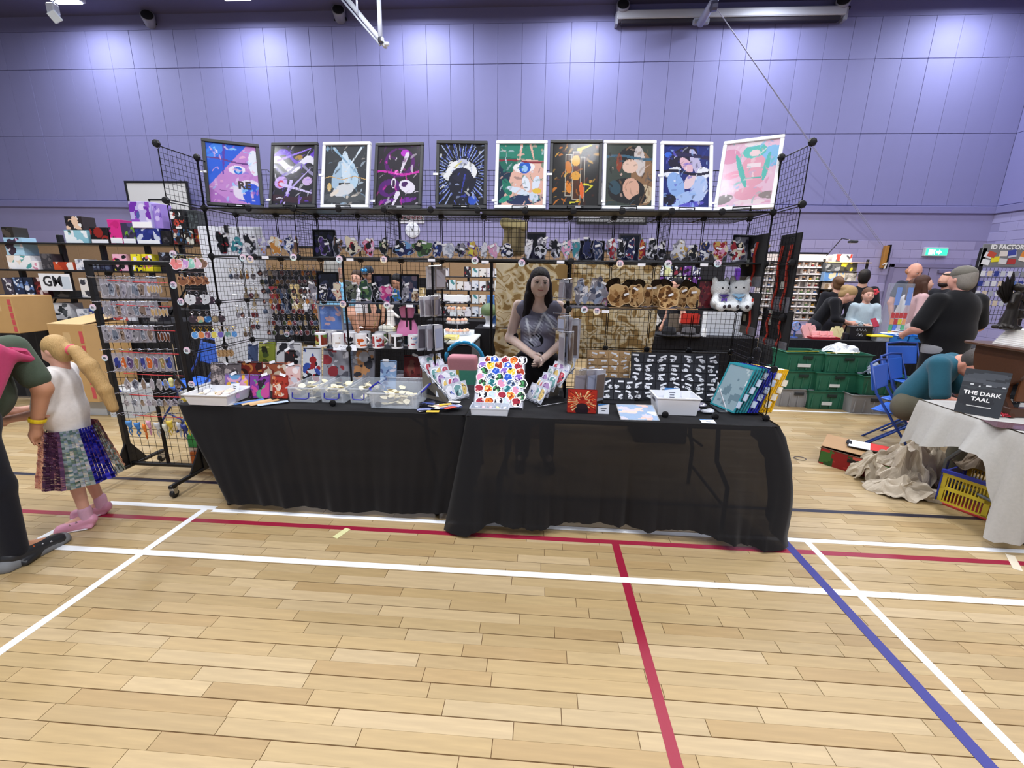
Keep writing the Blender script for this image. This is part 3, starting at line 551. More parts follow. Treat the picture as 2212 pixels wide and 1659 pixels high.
ARTS = [
 art('#c58ad2', [('h', .1, .2, 4.2, '#b070c4'), ('e', .75, .25, .3, .22, .5, '#e8dcf2'), ('e', .88, .15, .22, .3, .3, '#2f56d8'), ('h', .38, .62, 2.3, '#2b62dd'), ('e', .2, .9, .3, .12, .8, '#3f86ee'), ('l', .36, .98, .30, .5, .03, '#5a3fb0'), ('e', .58, .58, .17, .10, .1, '#efe6f8'), ('e', .60, .57, .09, .09, 0, '#2a6fd8'), ('e', .60, .56, .04, .05, 0, '#8fd0ff'), ('w', .72, .03, 5, 1, .012, '#6a3c86'), ('e', .94, .72, .12, .3, 0, '#e9eefc'), ('l', .2, .22, .45, .2, .008, '#7a4a90')]),
 art('#1d1b2a', [('w', .8, .1, 7, 0, .05, '#6a3fd0'), ('w', .68, .09, 8, 1, .06, '#e8e6f4'), ('w', .6, .08, 9, 2, .03, '#8f8bb0'), ('e', .62, .84, .16, .12, .2, '#2c2320'), ('e', .62, .8, .1, .05, .2, '#b0863c'), ('l', .1, .75, .9, .95, .03, '#9a78f0'), ('e', .2, .38, .16, .14, .4, '#c9a6f0'), ('e', .2, .36, .08, .08, .4, '#d03c6c'), ('l', .2, .35, .95, .2, .04, '#d8ccf8'), ('l', .35, .2, .9, .6, .03, '#b8a8ea'), ('l', .45, .4, .3, .02, .04, '#cfc0f6'), ('e', .85, .4, .12, .1, .2, '#cdb0e4'), ('w', .1, .02, 6, 1, .05, '#3a2030')]),
 art('#3c4046', [('e', .5, .12, .6, .12, 0, '#565a5e'), ('e', .36, .5, .16, .34, -.35, '#a9c4dc'), ('e', .60, .52, .18, .36, .3, '#b9d6ec'), ('e', .5, .6, .1, .42, .1, '#cfe2f2'), ('l', .2, .95, .8, .5, .03, '#8fb4d2'), ('l', .85, .95, .4, .45, .025, '#dbe9f4'), ('r', .34, .33, .62, .37, '#3a3530'), ('e', .46, .25, .26, .14, .3, '#d8dbe0'), ('e', .25, .2, .12, .05, .6, '#e8ddd0'), ('w', .45, .02, 11, 0, .006, '#d8b070'), ('e', .12, .3, .05, .1, 0, '#d8b878')]),
 art('#2a2630', [('e', .52, .72, .36, .34, 0, '#5c1470'), ('e', .52, .74, .28, .27, 0, '#2f2b36'), ('e', .64, .88, .1, .08, 0, '#c23cd0'), ('l', .7, .86, .55, .55, .05, '#e8dff0'), ('w', .55, .03, 6, 1, .018, '#d030b0'), ('e', .46, .56, .05, .05, 0, '#ff7ae0'), ('e', .3, .3, .26, .2, .3, '#5a1a78'), ('e', .32, .28, .14, .1, .3, '#2a1838'), ('e', .40, .38, .06, .12, 0, '#efe6f6'), ('e', .4, .37, .035, .09, 0, '#3a1a48'), ('e', .72, .32, .2, .14, -.5, '#efe8f8'), ('e', .66, .36, .08, .06, .3, '#4a1864'), ('l', .5, .2, .4, .02, .06, '#efe6f6'), ('e', .75, .1, .2, .06, .2, '#7a28a0'), ('e', .25, .08, .2, .05, .2, '#6a2090')]),
 art('#12131c', [('ray', .5, .52, 46, .22, .3, '#a8b8e4'), ('ray', .5, .5, 31, .14, .34, '#5c72d8'), ('e', .5, .55, .34, .26, 0, '#f0f2f4'), ('e', .24, .48, .14, .1, .3, '#f0f2f4'), ('e', .5, .36, .3, .3, 0, '#1a1c30'), ('e', .5, .2, .2, .25, 0, '#191b2c'), ('e', .52, .7, .12, .08, 0, '#c4c8e0'), ('e', .5, .5, .22, .16, 0, '#22243c'), ('l', .36, .62, .5, .72, .02, '#d8d070'), ('l', .58, .5, .5, .2, .02, '#3a44a8'), ('e', .75, .08, .1, .1, 0, '#3058c8')]),
 art('#e8b8a8', [('h', .3, .55, 2.75, '#19324a'), ('e', .2, .75, .2, .3, .3, '#1f6a5c'), ('h', .5, .76, 1.5, '#2b8470'), ('l', .5, .98, .46, .7, .03, '#e8b8a8'), ('l', .7, .98, .78, .74, .03, '#e8b8a8'), ('e', .56, .62, .24, .12, .05, '#f6f2f4'), ('e', .58, .62, .13, .14, 0, '#2860c8'), ('e', .58, .6, .07, .08, 0, '#9cc8f4'), ('w', .72, .02, 5, .6, .014, '#8c2c3c'), ('e', .2, .3, .1, .2, .4, '#1f7a66'), ('e', .6, .1, .4, .12, .1, '#28345c'), ('e', .45, .24, .26, .07, -.3, '#dbe6f6'), ('e', .62, .36, .08, .18, .3, '#e8eefa'), ('e', .84, .36, .08, .17, -.2, '#dfe8f8'), ('e', .8, .14, .1, .12, .4, '#d2def2'), ('e', .86, .24, .1, .06, 0, '#e8c048'), ('e', .15, .1, .14, .06, .5, '#2f9a80')]),
 art('#1b1a1c', [('r', .27, .15, .41, .83, '#c9c2b0'), ('r', .28, .16, .40, .82, '#3a2012'), ('r', .43, .1, .59, .87, '#d8d0c0'), ('r', .44, .11, .58, .86, '#4a2814'), ('r', .6, .06, .7, .78, '#b8b0a0'), ('r', .61, .07, .69, .77, '#2c1a10'), ('e', .5, .72, .09, .12, 0, '#e8b040'), ('e', .34, .62, .07, .14, .2, '#d07a20'), ('e', .35, .3, .06, .14, .2, '#e08428'), ('e', .64, .25, .05, .18, .1, '#e0642a'), ('e', .5, .48, .1, .1, 0, '#e0a238'), ('e', .5, .6, .06, .05, 0, '#5c1c10'), ('l', .55, .9, .82, .97, .03, '#e8e03c'), ('l', .7, .35, .86, .32, .025, '#e8e03c'), ('l', .86, .32, .72, .22, .02, '#d8d038'), ('l', .4, .05, .6, .07, .02, '#e0d838')]),
 art('#39423c', [('e', .8, .45, .25, .6, .1, '#8c6a4c'), ('e', .85, .2, .2, .2, 0, '#c8b494'), ('e', .55, .78, .28, .24, 0, '#15151a'), ('e', .72, .72, .12, .34, .1, '#cfc6c4'), ('e', .52, .64, .17, .15, 0, '#e4c2b0'), ('w', .78, .03, 5, .3, .02, '#39627c'), ('e', .28, .7, .06, .2, 0, '#8c3a24'), ('e', .45, .25, .4, .28, 0, '#1c1c20'), ('e', .55, .28, .18, .24, .1, '#d8aa94'), ('e', .2, .3, .12, .16, .4, '#2f4a58'), ('e', .7, .1, .2, .12, .5, '#17171c'), ('l', .75, .02, .95, .4, .02, '#5c4430')]),
 art('#1c2a78', [('e', .42, .8, .34, .2, .5, '#1c1836'), ('e', .7, .72, .1, .32, .35, '#c2bce0'), ('e', .5, .68, .1, .2, .7, '#e6bccc'), ('w', .82, .03, 4, .2, .03, '#2a2450'), ('e', .2, .56, .2, .1, .4, '#eceffa'), ('e', .88, .56, .14, .12, -.4, '#eceffa'), ('e', .28, .35, .18, .3, .3, '#8fb2ea'), ('e', .78, .3, .18, .3, -.2, '#b4c8f2'), ('e', .58, .42, .1, .2, -.5, '#e8cfd8'), ('w', .56, .03, 6, .4, .022, '#1c1836'), ('e', .45, .14, .3, .12, .5, '#a8c2f0'), ('e', .15, .12, .14, .12, 0, '#14142c'), ('e', .6, .04, .3, .06, .2, '#5c58c8'), ('e', .1, .84, .08, .06, 0, '#3a6ce0')]),
 art('#ecc6dc', [('e', .9, .75, .24, .22, 0, '#8cc4ee'), ('e', .1, .8, .2, .16, 0, '#e29cbc'), ('e', .2, .5, .2, .08, .3, '#f0a8c4'), ('e', .6, .55, .26, .34, .1, '#e8a8bc'), ('e', .56, .85, .22, .15, .1, '#68c8c0'), ('e', .36, .55, .05, .4, .35, '#5cbcb4'), ('e', .82, .6, .05, .3, -.1, '#62c2ba'), ('e', .57, .82, .1, .07, 0, '#f2d8dc'), ('e', .55, .97, .2, .06, .1, '#f4e8ec'), ('r', .42, .42, .76, .45, '#5cb8b0'), ('r', .46, .6, .72, .66, '#f2e0e8'), ('e', .55, .2, .26, .14, .1, '#eaa8be'), ('e', .6, .06, .3, .06, 0, '#f2dde4'), ('e', .08, .12, .2, .1, .3, '#8c8486'), ('e', .95, .16, .2, .08, 0, '#988c8c')])]
fr_spec = [(512, 452, 3.04, R(26), '#26272b'), (632, 449, 3.06, R(-3), '#26272b'), (745, 450, 3.05, R(-2), '#eceef4'), (858, 452, 3.07, R(-3), '#26272b'), (996, 453, 3.03, R(3), '#26272b'), (1123, 455, 3.03, R(0), '#eceef4'), (1241, 456, 3.02, R(1), '#202124'), (1356, 456, 3.03, R(1), '#eceef4'), (1480, 455, 3.06, R(3), '#eceef4'), (1604, 449, 3.0, R(-27), '#f1f2f6')]
fr_lab = ['black-framed blue and pink print at the left end of the top shelf', 'black-framed violet and white print, second from the left end', 'white-framed pale blue print on grey between two black frames', 'black-framed magenta swirl print on charcoal', 'black-framed print of white streaks bursting on black', 'white-framed print with green, blush and a pale flower shape', 'black-framed print with three narrow orange panels', 'white-framed print of dark and tan patches', 'white-framed deep blue and ice blue print', 'white-framed pink and turquoise print at the right end, glass glaring']
FW, FH = .338, .445
frm = MB()
for a, b, c, d in ((-FW/2, FW/2, 0, .022), (-FW/2, FW/2, FH-.022, FH), (-FW/2, -FW/2+.022, .022, FH-.022), (FW/2-.022, FW/2, .022, FH-.022)): frm.bbox(a, b, -.012, .012, c, d, .003)
frm = frm.mesh('frame'); bkm = MB().box(-FW/2+.01, FW/2-.01, .004, .010, .01, FH-.01).mesh('backing'); glm = MB().box(-FW/2+.02, FW/2-.02, -.006, -.0055, .02, FH-.02).mesh('glass')
easel = MB().tube([(-.05, -.03, .03), (-.05, -.03, .004), (-.04, .12, .004), (0, .1, .2), (.04, .12, .004), (.05, -.03, .004), (.05, -.03, .03)], .004, 5).tube([(-.05, -.03, .028), (.05, -.03, .028)], .004, 5).mesh('easel')
mat('pane', .12, alpha=.06, coat=.25)
for i, (px, py, Y, rz, fc) in enumerate(fr_spec):
    c = P(px, py, Y); z = gz(4)+.006
    o = ob('wire_easel', easel, 'dark_metal', None, BK, (c.x, Y+.004, z), (0, 0, rz)); tag(o, 'black wire easel holding the '+fr_lab[i].split(' at the')[0].split(', ')[0], 'easel', 'wire easels on the top shelf')
    t = thing('framed_print', fr_lab[i], 'framed print', (c.x, Y-.003, z+.012), rot=Euler((R(-14), 0, rz), 'XYZ'), group='framed prints on the top shelf')
    ob('frame', frm, 'satin', t, fc); ob('backing', bkm, 'card', t, '#4a4038'); ob('glass', glm, 'pane', t, '#000000')
    ob('print', card_mesh('print', FW-.042, FH-.042, rich(ARTS[i], RPAL[i], 60+i), 70, 92, 0, -.004, .021), 'print', t)
    if i == 0: text('lettering', 'RE', .07, 'satin', t, '#2a1418', (.06, -.0045, .15), bold=.003)
    ob('price_tag', TAGM, 'card', t, '#f4f4fa', (-FW/2, -.014, .05 if i % 2 else .22))
    ob('price_tag', TAGM, 'card', t, '#f4f4fa', (.02, -.014, .012))
# two framed prints lower on the shelves
def small_frame(px0, px1, py0, py1, Y, z, pal, label, fc, seed, lean=-6):
    c, wd, ht = place(px0, px1, py0, py1, Y); t = thing('small_framed_print', label, 'framed print', (c.x, Y, z), rot=(R(lean), 0, 0), group='small framed prints on the lower shelves'); b = .012
    mb = MB()
    for a_, b_, c_, d_ in ((-wd/2, wd/2, 0, b), (-wd/2, wd/2, ht-b, ht), (-wd/2, -wd/2+b, b, ht-b), (wd/2-b, wd/2, b, ht-b)): mb.bbox(a_, b_, -.01, .01, c_, d_, .002)
    mb.build('frame', 'satin', t, fc); ob('print', card_mesh('print', wd-2*b, ht-2*b, blobs(pal, 26, seed, rmin=.03, rmax=.2), 26, 34, .004, -.002, b), 'print_gloss', t); return t
small_frame(677, 727, 497, 558, 3.16, Z3, ('#17182c', '#2a2350', '#4a3f80', BLK), 'dark framed print at the back of the long shelf, left part', '#121216', 5)
small_frame(1136, 1178, 504, 566, 3.17, Z3, ('#26243a', '#3c3450', '#8a86a4', '#1c1a26'), 'grey-framed dark print behind white standees', '#86858c', 6)
small_frame(1248, 1304, 521, 566, 3.17, Z3, ('#20243a', '#2c3050', BLK), 'low dark framed print behind the tall navy standee', '#15151a', 7)
small_frame(1334, 1380, 508, 569, 3.18, Z3, ('#2a3152', NAV, '#6c78a8'), 'grey-framed blue print behind the navy and red standee', '#8d8c92', 8)
small_frame(1579, 1632, 508, 570, 3.16, Z3, (GRY, '#b8b4c0', RED_, WHT, '#59566c'), 'black-framed grey and red print near the right end of the long shelf', '#121216', 9)
Z2 = gz(2)+.008
small_frame(686, 734, 592, 655, 3.14, Z2, ('#22263f', '#3a4266', '#55608c', BLK), 'black-framed navy print on the short middle shelf, left one', '#0f0f13', 10)
small_frame(804, 847, 594, 655, 3.15, Z2, ('#4a4670', '#7a70a8', '#a9a2cc', '#2c2a48'), 'black-framed mauve print on the short middle shelf', '#0f0f13', 11)
small_frame(864, 906, 594, 656, 3.14, Z2, ('#5c6690', '#8c94b8', '#2c3250', '#c0a8c0'), 'black-framed slate print beside the hanging packets', '#0f0f13', 12)
small_frame(1513, 1578, 577, 640, 3.2, Z2, ('#171012', '#3a1a18', '#241618', BLK), 'large near-black framed print behind the plush toys', '#0e0d10', 13)
small_frame(1502, 1540, 606, 672, 3.04, Z2, ('#5c1a24', '#8a2c30', '#3a1018', '#a06a50'), 'dark narrow framed print in crimson beside the plush toys', '#120f12', 14)
for i, (a, b, c, d, pal, wd) in enumerate([(671, 687, 612, 655, (GRY, '#5c5a66', WHT), 'slim grey'), (693, 711, 616, 656, (BLK, WHT, NAV), 'black and white'), (720, 740, 612, 656, (CRM, RED_, '#e0b8a8'), 'red-topped cream'), (744, 775, 609, 657, ('#5c6258', GRY, BLK, '#7a8070'), 'wide grey-green'), (777, 805, 608, 657, ('#2c4a3c', BLK, GRN), 'dark green'), (806, 820, 612, 654, (BLK, WHT), 'slim black'), (820, 850, 616, 657, ('#c83c88', PNK, PUR_), 'magenta'), (848, 866, 614, 645, ('#2c6cb8', '#3f92d8', GRN), 'blue oval'), (868, 885, 612, 657, (GRY, BLK, WHT), 'slim black and silver'), (888, 906, 625, 657, ('#b89878', CRM, BRN), 'small tan')]):
    standee(a, b, c, d, 3.05, Z2, pal, wd+' acrylic standee on the short shelf above the mugs', 200+i)
WD = ('#b48f62', '#8a6238', '#c9a878', '#5a3a1e')
WDK = ('#5c4630', '#3f2d1e', '#6e563c')
for i, (a, b, c, d, Y, dk, wd) in enumerate([(1305, 1338, 594, 655, 3.16, 1, 'dark-stained wooden plaque at the left of the back row'), (1338, 1374, 596, 655, 3.17, 1, 'winged dark wooden plaque in the back row'), (1362, 1392, 595, 655, 3.15, 1, 'oval dark wooden plaque in the back row'), (1398, 1448, 594, 655, 3.17, 1, 'broad dark wooden plaque in the back row'), (1460, 1507, 597, 655, 3.16, 1, 'round dark wooden plaque at the right of the back row'), (1314, 1356, 617, 668, 3.02, 0, 'swirl-edged pale wooden standee at the left'), (1353, 1385, 619, 670, 3.03, 0, 'plain-faced pale wooden standee'), (1382, 1407, 619, 669, 3.06, 0, 'narrow pale wooden standee with a dark centre'), (1405, 1430, 618, 668, 3.08, 0, 'shaded wooden standee partly hidden behind others'), (1420, 1461, 623, 674, 2.99, 0, 'palest wooden standee standing foremost'), (1460, 1482, 621, 669, 3.05, 0, 'curved-edge wooden standee right of the foremost one'), (1482, 1507, 620, 668, 3.04, 0, 'leaf-shaped wooden standee at the right')]):
    standee(a, b, c, d, Y, Z2, WDK if dk else WD, wd, 230+i, 'wooden_standee', 'standee', 'laser-cut wooden standees', not dk, '#4a3826' if dk else '#d2b488', .12, 'print', 'wood', '#8a6844' if dk else '#b99468', .1, .04)
for i, (a, b, c, d, wd) in enumerate([(1240, 1268, 606, 666, 'clear and grey standee with small figures at the left end'), (1270, 1306, 602, 667, 'large clear standee with pale blue scene'), (1296, 1312, 627, 669, 'little standee with a pink top and yellow base')]):
    standee(a, b, c, d, 3.04+.02*i, Z2, (GRY, '#9aa6c0', WHT, '#4a5068') if i < 2 else (PNK, '#d8d080', WHT), wd, 250+i)
# --- soft toys (plain stand-ins): two seated white fluffy toys
mat('fluff', .95, noise=.12, nscale=90, bump=1, bscale=160, sheen=.5)
def plush(label, px, Y, z, s, rz, bib, bow):
    c = P(px, 660, Y); t = thing('plush_toy', label, 'soft toy', (c.x, Y, z), rz, 'white plush toys')
    ob('body', sdf_mesh([('e', (0, 0, .055*s), (.06*s, .055*s, .062*s)), ('e', (0, -.005, .15*s), (.068*s, .06*s, .06*s)), ('e', (-.05*s, 0, .21*s), (.02*s, .016*s, .03*s)), ('e', (.05*s, 0, .21*s), (.02*s, .016*s, .03*s)), ('c', (-.05*s, -.03*s, .1*s), (-.08*s, -.07*s, .06*s), .022*s, .024*s), ('c', (.05*s, -.03*s, .1*s), (.08*s, -.07*s, .06*s), .022*s, .024*s), ('c', (-.03*s, -.04*s, .03*s), (-.055*s, -.11*s, .032*s), .026*s, .032*s), ('c', (.03*s, -.04*s, .03*s), (.055*s, -.11*s, .032*s), .026*s, .032*s)], .007, .015, 'body'), 'fluff', t, '#eef2f6')
    MB().prism([(-.045*s, .115*s), (.045*s, .115*s), (0, .09*s)], .006, off=-.062*s).build('bib', 'cloth', t, bib); MB().prism([(-.02*s, .09*s), (0, .08*s), (.02*s, .09*s), (.02*s, .066*s), (0, .076*s), (-.02*s, .066*s)], .008, off=-.066*s).build('bow', 'cloth', t, bow)
    for q in (-1, 1):
        MB().lathe([(.001, -.006), (.007*s, -.003), (.007*s, .003), (.001, .006)], 8, c=(q*.024*s, -.06*s, .16*s)).build('eye', 'gloss', t, '#15151c'); MB().lathe([(.012*s, 0), (.013*s, .004), (.004*s, .006)], 10, M=Matrix.Translation((q*.055*s, -.138*s, .034*s)) @ Matrix.Rotation(pi/2, 4, 'X')).build('paw_pad', 'cloth', t, '#3a3238')
plush('white fluffy soft toy with purple bib, left of the pair', 1550, 3.05, Z2, .92, .3, '#4c3a86', '#6a4ab0'); plush('white fluffy soft toy with blue bow, right of the pair', 1592, 3.06, Z2, .95, -.35, '#9cc8ea', '#5aa6e0')
# --- mugs
def mug(px0, px1, py0, py1, Y, pal, label, seed, white=True, hand=1):
    c, wd, ht = place(px0, px1, py0, py1, Y); r = wd*.42; ht = .096; f = blobs(pal, 12, seed, bg=pal[0], rmin=.09, rmax=.26); mb = MB(); n = 36; m = 16
    t = thing('mug', label, 'mug', (c.x, Y, gz(1)+.008), rnd.uniform(-.3, .3), 'printed mugs on the lower shelf'); r = .041
    for j in range(m):
        for k in range(n):
            a0, a1 = 2*pi*k/n, 2*pi*(k+1)/n; z0, z1 = ht*j/m, ht*(j+1)/m
            col = hexc('#f1f0f4') if (j in (0, 1, m-2, m-1) or (k/n < .08 or k/n > .42 and k/n < .5)) and white else f((k/n*2) % 1, (j+.5)/m)
            mb.add([(r*math.cos(a0), r*math.sin(a0), z0), (r*math.cos(a1), r*math.sin(a1), z0), (r*math.cos(a1), r*math.sin(a1), z1), (r*math.cos(a0), r*math.sin(a0), z1)], [(0, 1, 2, 3)], col)
    mb.build('cup', 'print_gloss', t, rot=(0, 0, rnd.uniform(0, 6)))
    MB().lathe([(r, ht), (r-.003, ht+.001), (r-.004, ht-.01), (r-.004, .008), (0, .006)], n, cap=False).build('inside', 'gloss', t, '#f3f2f6', smooth=True)
    pts = [(r-.002, 0, ht*.8)]+[(r+.026*math.sin(pi*q/6), 0, ht*(.8-.6*q/6)) for q in range(1, 6)]+[(r-.002, 0, ht*.2)]
    MB().tube(pts, .005, 6).build('handle', 'gloss', t, '#f1f0f4', rot=(0, 0, 0 if hand else 2.4), smooth=True)
for i, (a, b, Y, pal, wd) in enumerate([(681, 711, 3.0, ('#7a2c1c', '#5a7f2c', '#b8b060', '#2c4a20'), 'red and green printed mug at the left end'), (718, 746, 2.99, ('#f0f0f4', '#e8e8f0', '#c0b0a8'), 'white mug with a small print behind the price strip'), (748, 774, 3.04, ('#efeef2', '#1c1a20', '#5c2a28'), 'white mug with a black and maroon print'), (768, 795, 2.985, ('#f0eef0', '#c85a24', '#e07a30', '#2c2420'), 'white mug with an orange print'), (804, 832, 2.99, ('#a03030', '#5c3a70', '#d8d8e0', '#c8602c'), 'crimson mug with a white handle'), (845, 872, 3.0, ('#1c1c22', '#3a3a40', '#7a8088'), 'black mug with a grey print'), (881, 908, 3.0, ('#e8e8f0', '#3040a0', '#a83850', '#9ab0d8'), 'white mug with a blue and red print at the right end'), (708, 728, 3.11, ('#3a2a5c', '#5a4680'), 'purple mug in the back row'), (744, 770, 3.12, ('#7a2c34', '#d8d8dc'), 'maroon mug in the back row'), (778, 804, 3.12, ('#2c2a3c', '#e0e0e6'), 'dark navy mug in the back row'), (811, 837, 3.12, ('#5c8a50', '#d0d8c8'), 'green mug in the back row'), (840, 864, 3.12, ('#d8c0a8', '#b89478'), 'beige mug in the back row'), (872, 897, 3.12, ('#24343c', '#5c6c70'), 'dark teal mug in the back row')]):
    mug(a, b, 716, 754, Y, pal, wd, 300+i, hand=1 if i in (4, 3) else 0)
o = MB().box(-.085, .085, -.001, .001, 0, .04).build('price_strip', 'card', None, '#eef0fa', P(745, 757, 2.948), (R(-12), 0, 0)); tag(o, 'white paper price strip standing before the mugs', 'price card')
text('lettering', 'MUGS  £7', .016, 'satin', o, '#33353f', (0, -.0015, .025)); MB().box(-.03, .03, -.0018, -.001, .006, .011).build('small_print', 'satin', o, '#6a6c78')
# grey-framed print with sea-blue picture behind the mugs
small_frame(692, 746, 679, 735, 3.2, gz(1)+.09, ('#6c90dc', '#88a8e8', '#e0b8c0', '#5c7cd0'), 'grey-framed sky blue print above the mugs', '#a9abb4', 15, 0)
# small pink apron dress on a hanger behind the mugs shelf
t = thing('pink_dress', 'small pink dress with black belt hanging behind the mugs', 'dress', (P(880, 690, 3.08).x, 3.08, gz(2)-.012))
ob('skirt', MB().lathe([(.075, -.21), (.07, -.17), (.055, -.12), (.038, -.085), (.045, -.05), (.05, -.02), (.03, 0)], 20, cap=False).mesh('skirt', True), 'satin', t, '#ff9ad2', scale=(1.15, .35, 1)); MB().lathe([(.041, -.10), (.042, -.082)], 20, cap=False).build('belt', 'satin', t, '#15131a', scale=(1.18, .4, 1)); MB().bbox(.02, .036, -.025, -.012, -.17, -.09, .003).build('pouch', 'satin', t, '#15131a'); MB().tube([(-.06, 0, -.01), (0, 0, .01), (.06, 0, -.01)], .003, 5).build('hanger', 'gloss', t, '#f0f0f4'); MB().box(-.006, .006, -.022, -.016, -.2, -.01).build('front_seam', 'satin', t, '#3a1c34')
# --- round price badges and white shelf tickets
def badge(px, py, Y, txt, label, r=.021, c1='#bfe6ee', c2='#f0b4d4'):
    c = P(px, py, Y); n = 18; t = thing('price_badge', label, 'price badge', c, group='round price badges'); mb = MB(); A, B = hexc(c1), hexc(c2); W0 = hexc('#f2f2f8')
    for i in range(3):
        for k in range(n):
            a0, a1 = 2*pi*k/n, 2*pi*(k+1)/n; q0, q1 = (0, .6, .85, 1)[i]*r, (0, .6, .85, 1)[i+1]*r; tt = .5+.5*math.sin(a0+.6)
            mb.add([(q0*math.cos(a0), 0, q0*math.sin(a0)), (q1*math.cos(a0), 0, q1*math.sin(a0)), (q1*math.cos(a1), 0, q1*math.sin(a1)), (q0*math.cos(a1), 0, q0*math.sin(a1))], [(0, 1, 2, 3)], mixc(W0, mixc(A, B, tt), (0.15, .6, 1)[i]))
    mb.lathe([(r, -.003), (r, -.001)], n, hexc('#e6e6ee'), M=Matrix.Rotation(pi/2, 4, 'X')); o = mb.build('disc', 'print', t); o.location = (0, -.003, 0)
    if '\n' in txt: text('lettering', txt, .0135, 'satin', t, '#4a3470', (0, -.0055, .0005), bold=.0006)
    else: text('lettering', txt, .022, 'satin', t, '#241c40', (0, -.0055, 0), bold=.0008)
yb = YM-.016
for i, (px, py, s, lb) in enumerate([(525, 557, '£9', 'hanging below the teal standee'), (541, 560, '2 for\n£15', 'beside the £9 badge below the teal standee'), (634, 556, '£9', 'below the white and pale blue standee'), (733, 560, '£9', 'below the brown and black standee'), (829, 561, '2 for\n£15', 'below the black and green standee'), (1026, 563, '£9', 'below the many-coloured standee'), (1127, 568, '2 for\n£15', 'above the seller'), (1339, 570, '2 for\n£15', 'below the slim black and white standee'), (1443, 570, '£9', 'below the white and gold oval standee'), (1550, 569, '2 for\n£15', 'below the round red and blush standee'), (741, 657, '2 for\n£15', 'below the red-topped cream standee'), (836, 659, '£9', 'below the magenta standee'), (1262, 669, '£9', 'at the left end of the wooden standee shelf'), (1289, 673, '2 for\n£15', 'below the large clear standee')]):
    badge(px, py, yb, s, 'round pastel badge reading %s %s' % (s.replace('\n', ' '), lb), .0235, *(('#bfe6ee', '#f0b4d4'), ('#f0e2b0', '#f2b8d0'), ('#c8ecd8', '#e8b8e4'))[i % 3])
tk = MB().box(-.024, .024, -.0015, 0, -.009, .009).mesh('ticket')
for i, (px, py, lb) in enumerate([(573, 556, 'lilac and orange'), (756, 561, 'cream and black'), (932, 562, 'dark green'), (1048, 566, 'slim pale'), (1211, 566, 'pale pink and teal'), (1386, 572, 'red and green'), (1521, 572, 'navy and yellow'), (885, 661, 'slim black and silver'), (1308, 673, 'little pink-topped')]):
    tag(ob('shelf_ticket', tk, 'card', None, '#f2f2fa', P(px, py, yb+.002)), 'white paper shelf ticket below the %s standee' % lb, 'price ticket', 'white shelf tickets')
